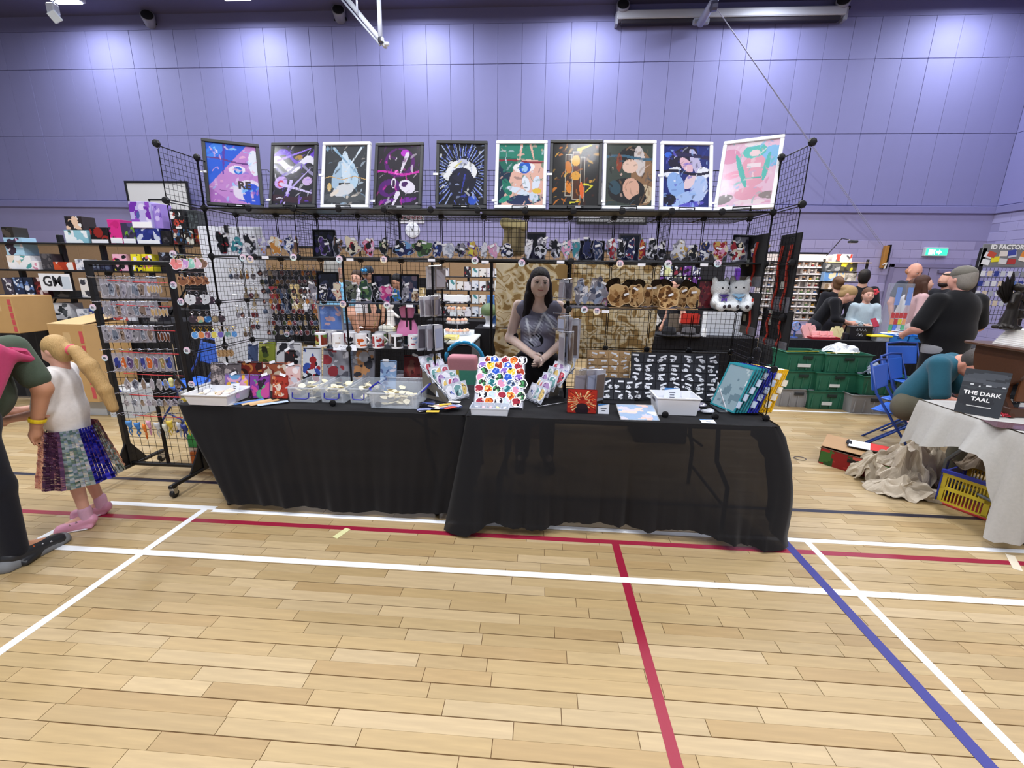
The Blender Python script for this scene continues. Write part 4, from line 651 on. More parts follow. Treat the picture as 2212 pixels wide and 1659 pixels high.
# ================================================================== people
def person(label, loc, rz, H, J=None, skin='#d9ab94', hair='#3a2a20', hairstyle='short', shirt='#333333', trousers='#23232c', sleeve=.55, fat=1.0, hrot=(0, 0, 0), h=.014, face=False, legs=True, shoe='#1c1c20', bare_legs=False, skirt=None, shirt_mat='cloth', shirt_fn=None, hem=0, fem=False, cap=None, collar=None, name='person', hands='relaxed', group=None, extra_hair=None, arms=True, bust=0, shirtname='shirt', scoop=False):
    s = H/1.7; J0 = dict(pel=(0, 0, .92), che=(0, .0, 1.27), nec=(0, .01, 1.42), hea=(0, -.015, 1.575), shl=(.168, 0, 1.375), shr=(-.168, 0, 1.375), ell=(.235, .03, 1.10), elr=(-.235, .03, 1.10), wrl=(.245, -.05, .86), wrr=(-.245, -.05, .86), hil=(.085, 0, .90), hir=(-.085, 0, .90), knl=(.10, -.015, .49), knr=(-.10, -.015, .49), anl=(.11, .02, .09), anr=(-.11, .02, .09), tol=(.135, -.17, .035), tor=(-.135, -.17, .035))
    if J: J0.update(J)
    j = {k: Vector(v)*s for k, v in J0.items()}; f = fat; t = thing(name, label, 'person', loc, rz, group)
    HM = Matrix.Translation(j['hea']) @ Euler(hrot).to_matrix().to_4x4(); hq = Euler(hrot)
    def hp(x, y, z): return tuple(HM @ (Vector((x, y, z))*s))
    def E_(c, r, **o): return ('e', hp(*c), tuple(q*s for q in r), tuple(hq), o)
    ww = .93 if fem else 1; ft = min(f, 1.12)
    tor = [('c', j['pel'], j['che'], .135*s*f*ww, .142*s*f*ww, .70), ('c', j['shl']*.8+j['che']*.2, j['shr']*.8+j['che']*.2, .07*s, .07*s)]
    if bust: tor += [('e', j['che']+Vector((q*.07*s, -.085*s, -.02*s)), (.075*s*bust, .07*s*bust, .075*s*bust)) for q in (-1, 1)]
    if f > 1.15: tor.append(('e', (j['pel']+j['che'])/2+Vector((0, -.03*s, -.03*s)), (.16*s*f, .14*s*f, .19*s)))
    sk = [E_((0, .012, .022), (.076, .092, .1)), E_((0, -.022, -.045), (.064, .064, .058)), E_((0, -.048, -.008), (.066, .044, .066)), ('c', hp(0, -.092, .008), hp(0, -.108, -.022), .007*s, .011*s, {'k': .012}), E_((.0, -.097, -.026), (.015, .011, .008), k=.01), E_((0, -.083, -.052), (.024, .014, .012), k=.012), E_((0, -.07, -.086), (.025, .02, .019), k=.02), E_((-.038, -.066, -.03), (.02, .018, .018), k=.02), E_((.038, -.066, -.03), (.02, .018, .018), k=.02)]
    sk += [E_((q*.076, .012, -.005), (.012, .02, .03), k=.01) for q in (-1, 1)]
    sk += [('c', j['nec']-Vector((0, 0, .03*s)), j['hea']+Vector((0, .02*s, -.05*s)), .054*s*ww, .05*s*ww), ('c', j['nec'], j['che'], .06*s, .1*s, .7)]
    sk += [('c', j['pel'], j['che'], .12*s*f*ww, .128*s*f*ww, .66), ('c', j['shl']*.75+j['che']*.25, j['shr']*.75+j['che']*.25, .055*s, .055*s)]
    af = (.5+.5*f)
    for q in ('l', 'r'):
        S_, E1, W1 = j['sh'+q], j['el'+q], j['wr'+q]
        if arms:
            sk += [('c', S_, E1, .05*s*af*ww, .04*s*af*ww), ('c', E1, W1, .04*s*af*ww, .028*s*ww)]
            d = (W1-E1).normalized(); out = Vector((1 if q == 'l' else -1, 0, 0)); sd = d.cross(out); sd = sd.normalized() if sd.length > .1 else Vector((0, 1, 0)); pl = sd.cross(d)
            k = .85*s; hd = W1+d*.055*k; sk.append(('c', W1, hd+d*.03*k, .026*k, .036*k, {'k': .02}))
            for fi, (off, ln) in enumerate(((-.03, .062), (-.01, .072), (.01, .068), (.03, .052))):
                b = hd+d*.04*k+sd*off*k; m = b+d*ln*.55*k-pl*.012*k*(1 if q == 'l' else -1); e = m+d*ln*.4*k-pl*.02*k*(1 if q == 'l' else -1)
                sk += [('c', b, m, .0098*k, .009*k, {'k': .006}), ('c', m, e, .009*k, .0075*k, {'k': .004})]
            tb = W1+d*.03*k-sd*.032*k; sk += [('c', tb, tb+d*.04*k-sd*.022*k, .012*k, .0105*k, {'k': .01}), ('c', tb+d*.04*k-sd*.022*k, tb+d*.07*k-sd*.02*k, .0105*k, .0085*k, {'k': .004})]
        if legs: sk += [('c', j['hi'+q], j['kn'+q], .075*s*af, .052*s*af), ('c', j['kn'+q], j['an'+q], .05*s*af, .034*s), ('c', j['an'+q], j['to'+q]+Vector((0, 0, .005)), .036*s, .026*s)]
    ob('body', sdf_mesh(sk, h, .03*s, 'body'), 'skin', t, skin)
    sl = list(tor); 
    sl[0] = ('c', j['pel']+Vector((0, 0, hem*s)), j['che'], .142*s*f*ww, .148*s*f*ww, .72)
    sl.append(('c', j['che'], j['nec']-Vector((0, 0, .02*s)), .13*s*ww, .07*s, .7)) if not scoop else sl.append(('e', j['nec']+Vector((0, -.075*s, -.005*s)), (.082*s, .085*s, .085*s), {'neg': 1}))
    if arms and sleeve > 0:
        for q in ('l', 'r'):
            S_, E1, W1 = j['sh'+q], j['el'+q], j['wr'+q]
            if sleeve <= 1: sl.append(('c', S_, S_.lerp(E1, sleeve), .066*s*af, .064*s*af))
            else: sl += [('c', S_, E1, .064*s*af, .052*s*af), ('c', E1, E1.lerp(W1, sleeve-1), .052*s*af, .042*s)]
    if shirt_fn: ob(shirtname, sdf_mesh(sl, h*.8, .03*s, 'shirt', shirt_fn), 'print_cloth', t)
    else: ob(shirtname, sdf_mesh(sl, h, .03*s, 'shirt'), shirt_mat, t, shirt)
    if legs and not bare_legs:
        tr = [('c', j['hil'], j['hir'], .115*s*ft, .115*s*ft, .9), ('c', j['pel'], j['pel']+Vector((0, 0, .04*s)), .125*s*ft*ww, .125*s*ft*ww, .72)]
        for q in ('l', 'r'): tr += [('c', j['hi'+q], j['kn'+q], .092*s*af, .068*s*af), ('c', j['kn'+q], j['an'+q], .068*s*af, .062*s)]
        ob('trousers', sdf_mesh(tr, h, .035*s, 'trousers'), 'cloth', t, trousers)
    if legs:
        for q in ('l', 'r'): ob('shoe', sdf_mesh([('c', j['an'+q]-Vector((0, -.03*s, .03*s)), j['to'+q], .048*s, .04*s, .9), ('b', (j['an'+q]+j['to'+q])/2*Vector((1, 1, 0))+Vector((0, 0, .018*s)), (.042*s, .13*s, .018*s), .015*s)], max(.008, h*.7), .02*s, 'shoe'), 'satin', t, shoe)
    # hair
    cap_ = [E_((0, .02, .035), (.084, .1, .1)), E_((0, .05, -.02), (.076, .07, .09)), E_((0, -.13, -.055), (.085, .085, .105), neg=1), E_((0, -.09, -.11), (.1, .09, .06), neg=1)]
    if hairstyle == 'short': pass
    elif hairstyle == 'long': cap_ = cap_[:2]+[('c', hp(q*.066, .015, .0), hp(q*.085, -.0, -.19), .036*s, .036*s) for q in (-1, 1)]+[('c', hp(0, .05, -.02), hp(0, .055, -.2), .07*s, .06*s)]+[E_((0.0, -.125, -.05), (.062, .1, .115), neg=1)]
    elif hairstyle == 'bun': cap_ = cap_[:2]+[E_((.03, .1, .06), (.05, .045, .04)), E_((-.0, .11, .03), (.06, .05, .05))]+cap_[2:]
    elif hairstyle == 'bald': cap_ = [E_((0, .045, -.02), (.08, .07, .055)), E_((0, -.13, -.02), (.085, .1, .14), neg=1)]
    if extra_hair: cap_ = cap_[:2]+[('c', hp(*a), hp(*b), r0*s, r1*s) for a, b, r0, r1 in extra_hair]+cap_[2:]
    if hairstyle != 'none': ob('hair', sdf_mesh(cap_, min(h, .009), .02*s, 'hair'), 'hair', t, hair)
    if cap:
        ob('cap', sdf_mesh([E_((0, .01, .06), (.088, .104, .075)), E_((0, -.11, .05), (.065, .065, .012)), E_((0, .01, -.03), (.15, .15, .055), neg=1)], .007, .01, 'cap'), 'cloth', t, cap)
    if face:
        for q in (-1, 1):
            MB().lathe([(.001, -.005*s), (.012*s, -.0035*s), (.0138*s, 0), (.012*s, .0035*s), (.001, .005*s)], 12, M=HM @ Matrix.Translation(Vector((q*.030, -.0865, .004))*s) @ Matrix.Rotation(pi/2, 4, 'X') @ Matrix.Scale(.62, 4, (0, 1, 0))).build('eye', 'gloss', t, '#efe9e6', smooth=True)
            MB().lathe([(.001, -.003*s), (.007*s, -.002*s), (.007*s, .002*s), (.001, .003*s)], 10, M=HM @ Matrix.Translation(Vector((q*.030, -.0905, .004))*s) @ Matrix.Rotation(pi/2, 4, 'X')).build('iris', 'gloss', t, '#2a211d')
            MB().tube([hp(q*.014, -.093, .024), hp(q*.031, -.092, .0285), hp(q*.049, -.08, .024)], .0024*s, 5).build('eyebrow', 'hair', t, mixc(hexc(hair), hexc(skin), .22)); MB().tube([hp(q*.015, -.0885, .0055), hp(q*.023, -.093, .0115), hp(q*.031, -.0935, .013), hp(q*.039, -.0905, .011), hp(q*.046, -.083, .005)], .0023*s, 5).build('eyelid', 'skin', t, '#3a2822')
        MB().tube([hp(-.026, -.0845, -.045), hp(-.014, -.0945, -.0505), hp(0, -.0975, -.052), hp(.014, -.0945, -.0505), hp(.026, -.0845, -.045)], .0042*s, 6).build('mouth', 'skin', t, '#bd6f6c')
    t['hm'] = 0; del t['hm']
    return t, j, HM, s
HP = lambda px, Y: (P(px, 600, Y).x, Y, 0)
# --- the seller
def tee(x, y, z):
    b = hexc('#8c8ca0'); n = math.sin(x*40+z*31)*math.sin(z*27-x*18)
    if y < 0 and .98 < z < 1.40:
        # feather sprays
        for (ax, az, bx, bz) in ((.0, 1.36, .14, 1.17), (-.10, 1.27, -.06, 1.10), (.03, 1.30, -.04, 1.15)):
            dx, dz = bx-ax, bz-az; tt = max(0, min(1, ((x-ax)*dx+(z-az)*dz)/(dx*dx+dz*dz))); d = math.hypot(x-ax-dx*tt, z-az-dz*tt)
            if d < .008: return hexc('#dfe4f0')
            if d < .05*tt+.01 and math.sin((x*.9+z*1.3)*190+d*60) > .1: return hexc('#a9aebf')
        if math.hypot(x+.02, (z-1.10)*1.1) < .06 and n > -.2: return hexc('#17171d')
    if y < 0 and .015 < math.hypot(x-.02, (z-.985)*1.5) < .034: return hexc('#14141a')
    return mixc(b, hexc('#78788e'), .5+.5*n*.5)
YV = 3.5
pv, jv, HMv, sv = person('smiling seller with long dark hair and grey feather-print top', HP(1166, YV), R(3), 1.67,
  dict(shl=(.163, 0, 1.385), shr=(-.163, 0, 1.385), hea=(0, -.015, 1.56), ell=(.23, .0, 1.12), elr=(-.23, .0, 1.12), wrl=(.055, -.18, 1.0), wrr=(-.045, -.2, 1.02), che=(0, 0, 1.26)), skin='#f3d6c8', hair='#1d1414', hairstyle='long', shirt_fn=tee, sleeve=0, h=.0065, face=True, fem=True, bust=1.12, hrot=(R(-3), R(3), R(4)), extra_hair=[((-.075, .0, -.1), (-.10, -.05, -.33), .036, .03), ((.075, .01, -.1), (.105, -.0, -.30), .034, .026)], fat=1.06, trousers='#121218', hem=-.02, shirtname='top', scoop=True)
ob('arm_strap', sdf_mesh([('c', Vector((-.212, .003, 1.13))*sv, Vector((-.218, .003, 1.11))*sv, .05*sv, .05*sv)], .007, .01, 'arm_strap'), 'cloth', pv, '#17161c')
# --- shopper at the left edge: green tee, pink backpack, dark jeans
pa, ja, HMa, sa = person('shopper in green t-shirt with pink backpack bending at the left edge', (-2.96, 1.86, 0), R(192), 1.6,
  dict(pel=(0, -.04, .90), che=(.02, -.24, 1.17), nec=(.06, -.34, 1.29), hea=(.16, -.42, 1.38), shl=(.2, -.3, 1.22), shr=(-.19, -.25, 1.25), elr=(-.27, -.27, 1.0), wrr=(-.21, -.25, .79), ell=(.25, -.32, .95), wrl=(.2, -.36, .8), hil=(.085, -.02, .88), hir=(-.085, -.02, .88), anl=(.06, .05, .09), anr=(-.12, -.02, .09), tol=(.14, -.14, .035), tor=(-.20, -.20, .035), knl=(.09, -.0, .49), knr=(-.11, -.04, .49)), skin='#c58f70', hair='#33231c', hairstyle='long', shirt='#465244', trousers='#191a22', sleeve=.72, fat=1.18, h=.009, shoe='#26272b', hrot=(R(30), 0, 0))
bpk = None
bp = ob('backpack', sdf_mesh([('b', (.0, .24, 1.17), (.15, .085, .2), .06), ('b', (.0, .33, 1.09), (.12, .04, .11), .035), ('c', (.12, .1, 1.36), (.13, .2, 1.33), .022, .022), ('c', (-.12, .1, 1.36), (-.13, .2, 1.33), .022, .022)], .01, .03, 'backpack'), 'cloth', pa, '#b03a62')
Rb = Euler((R(38), 0, 0)); bp.rotation_euler = Rb; bp.location = Vector((-.13, .0, 1.05))-Rb.to_matrix() @ Vector((0, .24, 1.17))
MB().tube([(-.1, .37, 1.17), (0, .385, 1.175), (.1, .37, 1.17)], .004, 5).build('zip', 'metal', bp, '#c8b8c0'); MB().tube([(-.13, .30, 1.30), (0, .315, 1.31), (.13, .30, 1.30)], .004, 5).build('zip', 'metal', bp, '#c8b8c0')
for q in (-1, 1): MB().tube([(q*.11, .2, 1.36), (q*.115, .14, 1.385), (q*.12, .09, 1.36)], .02, 6).build('strap', 'cloth', bp, '#b8406a')
MB().lathe([(.037, -.011), (.039, 0), (.037, .011)], 14, M=Matrix.Translation(ja['wrr'].lerp(ja['elr'], .1)) @ (ja['wrr']-ja['elr']).to_track_quat('Z', 'Y').to_matrix().to_4x4(), cap=False).build('wristband', 'satin', pa, '#e8c81c')
for q in ('l', 'r'):
    a = ja['an'+q]; b = ja['to'+q]; m = (a+b)/2
    ob('sole', sdf_mesh([('c', (a.x, a.y+.05, .018), (b.x, b.y-.02, .018), .046, .042, 1.0), ('b', (m.x, m.y, -.03), (.3, .3, .03), .001, {'neg': 1})], .008, .01, 'sole'), 'matte', pa, '#77797c')
    for k in range(3):
        u = a.lerp(b, .25+.2*k); MB().tube([(u.x-.042, u.y, .07-.008*k), (u.x, u.y-.02, .098-.012*k), (u.x+.042, u.y, .07-.008*k)], .006, 5).build('lace', 'cloth', pa, '#b8b8bc' if k else '#c8602c')
# --- girl with a ponytail, white tee and sequin skirt
pg, jg, HMg, sg = person('girl with long fair ponytail, white t-shirt and sequin skirt', (-2.86, 2.33, 0), R(-62), 1.22,
  dict(hea=(.0, .03, 1.56), nec=(0, .03, 1.41), elr=(-.2, -.08, 1.1), wrr=(-.12, -.3, 1.06), ell=(.21, -.06, 1.1), wrl=(.12, -.3, 1.05), anl=(.10, .0, .10), anr=(-.12, .03, .10)), skin='#e0aa96', hair='#b79562', hairstyle='short', shirt='#e8e4e2', sleeve=.85, fat=1.2, h=.0085, bare_legs=True, hrot=(R(20), 0, R(-28)), shoe='#d493ac', extra_hair=[((0, .1, .0), (0, .16, -.05), .035, .035), ((0, .16, -.05), (0, .20, -.2), .045, .06), ((0, .20, -.2), (0.0, .22, -.42), .06, .05), ((0, .22, -.42), (.0, .2, -.58), .05, .038)])
rs = random.Random(5); cs = [hexc(c) for c in ('#b9c6c4', '#8fa8a0', '#d8dcd8', '#6c8a80', '#a8b8c0')]; bl = [hexc(c) for c in ('#2c2cc0', '#1c1c8c', '#4a4ae0')]; pk = [hexc(c) for c in ('#d0968c', '#c07a78', '#dca0a0')]; pu = [hexc(c) for c in ('#8c5a80', '#6c4468')]
mb = MB(); n = 60; m = 26
for jj in range(m):
    for k in range(n):
        a0, a1 = 2*pi*k/n, 2*pi*(k+1)/n; z0, z1 = .66-.34*jj/m, .66-.34*(jj+1)/m
        r0 = .125+.075*(jj/m)+.008*math.sin(k*1.3)*(jj/m); r1 = .125+.075*((jj+1)/m)+.008*math.sin(k*1.3)*((jj+1)/m); r1b = .125+.075*((jj+1)/m)+.008*math.sin((k+1)*1.3)*((jj+1)/m); r0b = .125+.075*(jj/m)+.008*math.sin((k+1)*1.3)*(jj/m)
        b = (k*5//n); pal = (cs, bl, cs, pk, pu)[(k//6) % 5]; q = rs.uniform(0, .006)
        mb.add([((r0+q)*math.cos(a0), (r0+q)*math.sin(a0), z0), ((r1+q*rs.random())*math.cos(a0), (r1+q)*math.sin(a0), z1), (r1b*math.cos(a1), r1b*math.sin(a1), z1), (r0b*math.cos(a1), r0b*math.sin(a1), z0)], [(0, 1, 2, 3)], rs.choice(pal))
mat('sequin', .18, .7, src='col', coat=.5); mb.build('skirt', 'sequin', pg, loc=(0, 0, -.0))
MB().lathe([(.028, -.012), (.034, 0), (.028, .012)], 12, M=HMg @ Matrix.Translation(Vector((0, .13, -.03))*sg) @ Matrix.Rotation(R(60), 4, 'X')).build('hair_tie', 'cloth', pg, '#e0606c', smooth=True)
for q in ('l', 'r'):
    a = jg['an'+q]; b = jg['to'+q]; m_ = (a+b)/2
    ob('sock', sdf_mesh([('c', (a.x, a.y, .06), (a.x, a.y, .12), .034, .034)], .008, .01, 'sock'), 'cloth', pg, '#d8a8c0'); MB().bbox(m_.x-.034, m_.x+.034, m_.y-.09, m_.y+.07, 0, .014, .006).build('sole', 'matte', pg, '#d8d4da')
    for k in range(2): u = a.lerp(b, .3+.25*k); MB().tube([(u.x-.03, u.y, .055-.01*k), (u.x, u.y-.01, .072-.012*k), (u.x+.03, u.y, .055-.01*k)], .007, 5).build('shoe_strap', 'metal', pg, '#d0d0d8')
MB().box(-.03, .03, -.13, -.12, .72, .74).build('shirt_print', 'satin', pg, '#c0507c')
# --- people behind the left half of the rack
person('grey-haired man in light blue t-shirt seen from behind the rack', HP(722, 4.9), R(160), 1.76, skin='#d8a48c', hair='#a3a19c', shirt='#84c2ea', trousers='#5a6478', fat=1.12, h=.016)
person('boy in white t-shirt looking this way past the rack', HP(771, 6.7), R(0), 1.63, skin='#d6a48e', hair='#3f2c20', shirt='#eceaf0', trousers='#3c4250', face=True, h=.014)
pc, jc, HMc, sc_ = person('man in grey cap with mirrored sunglasses on its brim', HP(797, 7.4), R(-8), 1.70, skin='#b98a70', hair='#2c2420', shirt='#2f3a34', trousers='#22242a', face=True, cap='#2e323a', h=.015, hrot=(R(18), 0, 0))
for q in (-1, 1): MB().lathe([(.001, -.004), (.026, -.003), (.028, 0), (.026, .003), (.001, .004)], 12, M=HMc @ Matrix.Translation((q*.032, -.105, .095)) @ Matrix.Rotation(R(70), 4, 'X')).build('sunglass_lens', 'gloss', pc, '#3a9ce0', smooth=True)
person('dark-haired person bending over behind the slate framed print', HP(858, 6.55), R(-30), 1.58, skin='#c08e74', hair='#17151a', shirt='#22222a', h=.015, hrot=(R(15), 0, 0), face=True)
# --- people behind the right half of the rack
person('dark-haired youth in profile behind the wooden standees', HP(1464, 7.35), R(-75), 1.60, skin='#d8a590', hair='#1c181a', shirt='#1e1e24', h=.015)
pw, jw, HMw, sw_ = person('fair-haired woman in black top bending over the jewellery table', HP(1778, 7.15), R(55), 1.66,
  dict(che=(.0, -.16, 1.24), nec=(0, -.27, 1.33), hea=(0, -.36, 1.42), shl=(.16, -.22, 1.31), shr=(-.16, -.22, 1.31), ell=(.22, -.26, 1.06), elr=(-.22, -.26, 1.06), wrl=(.05, -.42, .99), wrr=(-.06, -.44, 1.0)), skin='#dca692', hair='#a98a5e', hairstyle='bun', shirt='#15151a', trousers='#22232c', sleeve=1.5, h=.013, hrot=(R(42), 0, 0), fem=True)
MB().lathe([(.128, .93), (.13, .97)], 20, cap=False).build('belt', 'satin', pw, '#6b4028', scale=(1, .74, 1.0)); MB().bbox(-.03, .03, -.105, -.095, .92, .96, .003).build('buckle', 'metal', pw, '#d8c48c')
pk_, jk, HMk, sk_ = person('smiling child in pale blue jacket holding a red phone', HP(1882, 7.1), R(-12), 1.49, dict(ell=(.22, -.02, 1.12), wrl=(.06, -.24, 1.06), elr=(-.22, -.02, 1.12), wrr=(-.05, -.24, 1.07)), skin='#dba893', hair='#6a4a36', shirt='#b9cbd4', trousers='#5c6470', sleeve=1.85, face=True, h=.012, fem=True, fat=1.1, shirtname='jacket')
tag(MB().bbox(-.04, .04, -.008, .008, -.07, .07, .006).build('phone', 'satin', None, '#a82840', (HP(1882, 7.1)[0]-.01, 6.82, .99), (R(-30), R(-14), 0)), 'red mobile phone held by the smiling child', 'phone')
ob('hair_flower', sdf_mesh([('e', (.03*math.cos(k), 0, .03*math.sin(k)), (.022, .016, .022)) for k in (0, 1.26, 2.5, 3.8, 5)], .007, .01, 'flower'), 'cloth', pk_, '#e04a54', loc=HMk @ Vector((.085, .0, .05)))
person('person in black jacket turned away behind the smiling child', HP(1866, 8.0), R(150), 1.78, skin='#c99a84', hair='#1a1614', shirt='#17171c', sleeve=1.9, h=.017)
person('brown-haired woman behind the figure wall, back to the hall', HP(1812, 7.9), R(170), 1.66, skin='#d0a088', hair='#6b4c34', hairstyle='bun', shirt='#1c1c22', sleeve=1.8, h=.017, fem=True)
person('balding man in navy polo looking down by the lilac door', HP(1970, 8.1), R(10), 1.9, skin='#d49a84', hair='#b07a58', hairstyle='bald', shirt='#232838', face=True, h=.015, hrot=(R(22), 0, 0))
person('woman in pale pink jacket with long brown hair looking right', HP(1996, 7.0), R(68), 1.69, skin='#e0b09c', hair='#4a3024', hairstyle='long', shirt='#c7a3a4', sleeve=1.9, face=True, h=.013, fem=True, hrot=(R(-8), 0, 0), trousers='#c9b8b4', hem=-.12, shirtname='jacket')
person('woman in white top half hidden behind the pink jacket', HP(1981, 7.5), R(80), 1.64, skin='#dcae9a', hair='#5a3c2c', hairstyle='long', shirt='#e4e2e2', sleeve=1.9, h=.016, fem=True)
pb_, jb_, HMb_, sb_ = person('bearded balding man in profile by the lilac door', HP(2048, 7.6), R(-85), 1.76, skin='#cf9c86', hair='#2c2220', hairstyle='bald', shirt='#1f2026', h=.014)
ob('beard', sdf_mesh([('e', (0, -.035, -.072), (.066, .068, .05)), ('e', (0, -.02, -.03), (.072, .05, .04))], .008, .015, 'beard'), 'hair', pb_, '#2c2220', loc=HMb_.to_translation(), rot=(0, 0, 0))
person('large man in black t-shirt and grey cap seen from behind', HP(2082, 4.75), R(188), 1.75, dict(shl=(.215, 0, 1.37), shr=(-.215, 0, 1.37), ell=(.33, -.02, 1.10), elr=(-.34, -.04, 1.12), wrl=(.24, -.22, 1.02), wrr=(-.25, -.26, 1.04)), skin='#d9a090', hair='#8a847c', shirt='#0f0f12', trousers='#8f8f92', sleeve=.85, fat=1.45, h=.015, cap='#6a665e', hem=-.34)
# --- seated man bending forward
ps, js, HMs, ss = person('man in teal shirt sitting bent forward beside the wooden plinth', (P(2020, 800, 3.9).x, 3.9, 0), R(38), 1.74,
  dict(pel=(0, .12, .54), che=(0, -.02, .82), nec=(0, -.13, .93), hea=(-.03, -.23, .92), shl=(.18, -.05, .91), shr=(-.18, -.05, .91), ell=(.26, -.14, .64), elr=(-.25, -.12, .64), wrl=(.14, -.38, .63), wrr=(-.12, -.36, .62), hil=(.1, .1, .5), hir=(-.1, .1, .5), knl=(.17, -.3, .5), knr=(-.17, -.3, .5), anl=(.18, -.28, .09), anr=(-.18, -.28, .09), tol=(.2, -.46, .035), tor=(-.2, -.46, .035)), skin='#d0907a', hair='#4a4440', shirt='#27586a', trousers='#5c584a', sleeve=.85, h=.011, face=True, hrot=(R(30), 0, R(-40)), fat=1.05, hem=.02)
# ================================================================== goods on the tables
ZT = .7465
def PX(px, py, X):
    d = ray(px, py); return Vector((0, 0, CAM_H))+d*(X/d.x)
def openbox(w, d, h, t=.003, tp=.0, lip=.006):
    """open-topped tub, taper tp outwards to the rim, with a rolled lip"""
    mb = MB(); a = [(-w/2, -d/2), (w/2, -d/2), (w/2, d/2), (-w/2, d/2)]; q = 1+tp
    sg = lambda v: 1 if v > 0 else -1
    o0 = [(x, y, 0) for x, y in a]; o1 = [(x*q, y*q, h) for x, y in a]; l1 = [(x*q+sg(x)*lip, y*q+sg(y)*lip, h) for x, y in a]; l2 = [(x*q+sg(x)*lip, y*q+sg(y)*lip, h-.006) for x, y in a]
    i1 = [(x*q-sg(x)*t, y*q-sg(y)*t, h) for x, y in a]; i0 = [(x-sg(x)*t, y-sg(y)*t, t) for x, y in a]
    vs = o0+o1+l2+l1+i1+i0; fs = [(3, 2, 1, 0), (20, 21, 22, 23)]
    for k in range(5):
        for i in range(4): j = (i+1) % 4; fs.append((4*k+i, 4*k+j, 4*k+4+j, 4*k+4+i))
    return mb.add(vs, fs)
def note(label, pos, w, h, rot, lines, col='#e9eef8', band='#3f7fc0', flat=False):   # lines: only their lengths are used, the print is too small to read
    t = thing('price_card', label, 'price card', pos, rot=rot, group='printed price cards'); MB().box(-w/2, w/2, -.0008, .0008, 0, h).build('card', 'card', t, col)
    MB().prism([(-w/2, h*.78), (w/2, h), (-w/2, h)], .0004, off=-.0014).build('corner_flash', 'card', t, band)
    for i, l in enumerate(lines): MB().box(-w*.018*len(l), w*.018*len(l), -.0016, -.0009, h*(.53-.22*i), h*(.6-.22*i)).build('small_print', 'satin', t, '#4a4e5c')
    return t
# --- white tray of paper packets at the left
A = PZ(402, 877, ZT); B = PZ(494, 875, ZT); w_ = (B-A).length
t = thing('white_tray', 'white plastic tray at the left corner of the table', 'tray', (A+B)/2+Vector((0, .11, 0)), -.0)
openbox(w_, .21, .075, .003, .16).build('tub', 'satin', t, '#eef0f6'); tag(t, t['label'], 'tray')
MB().lathe([(.018, 0), (.018, .001)], 16, M=Matrix.Translation((w_*.5*1.13+.004, -.02, .045)) @ Matrix.Rotation(R(90), 4, 'Y')).build('badge', 'satin', t, '#c9a0c8')
pk = MB().bbox(-.03, .03, -.022, .022, 0, .006, .002).mesh('packet')
for i in range(18):
    tag(ob('paper_packet', pk, 'film' if i % 3 else 'card', None, rnd.choice(['#e8dcc0', '#d8c090', '#f0ece8', '#e0c8b8']), t.location+Vector((rnd.uniform(-.10, .08), rnd.uniform(-.07, .06), .03+.002*i)), (rnd.uniform(-.3, .3), rnd.uniform(-.3, .3), rnd.uniform(0, 3))), 'small paper packet in the white tray', 'packet', 'packets in the white tray')
note('blue-cornered price card standing in the white tray', t.location+Vector((.06, .07, .05)), .085, .06, (R(-15), 0, R(-20)), ['-----------', '--------'])
# --- zip pouches leaning in rows
def pouch(px0, px1, pyt, Y, pal, label, seed, lean=-12, zt=ZT, name='zip_pouch', cat='pouch', grp='printed zip pouches', tagc=True, n=26, nx=44, nz=50, f=None):
    pc = (px0+px1)/2; w = (px1-px0)*mpp(pc, pyt, Y); c = P(pc, pyt, Y); ht = (c.z-zt)/math.cos(R(lean))
    t = thing(name, label, cat, (c.x, Y, zt), rot=(R(lean), 0, rnd.uniform(-.05, .05)), group=grp)
    MB().bbox(-w/2, w/2, .001, .013, 0, ht, .005).build('body', 'cloth', t, pal[0]); ob('print', card_mesh('print', w*.95, ht*.97, f or blobs(pal, n, seed, rmin=.06, rmax=.26, ax=ht/w), nx, nz, 0, .0, ht*.015), 'print', t)
    if tagc: MB().tube([(-w*.46, -.001, ht*.96), (w*.46, -.001, ht*.96)], .0025, 5).build('zip', 'metal', t, '#4a4850'); ob('price_tag', TAGM, 'card', t, '#f4f4fa', (rnd.uniform(-.2, .3)*w, -.003, ht*1.0), (0, rnd.uniform(-.6, .6), 0), (1.3, 1, 1.3))
    return t
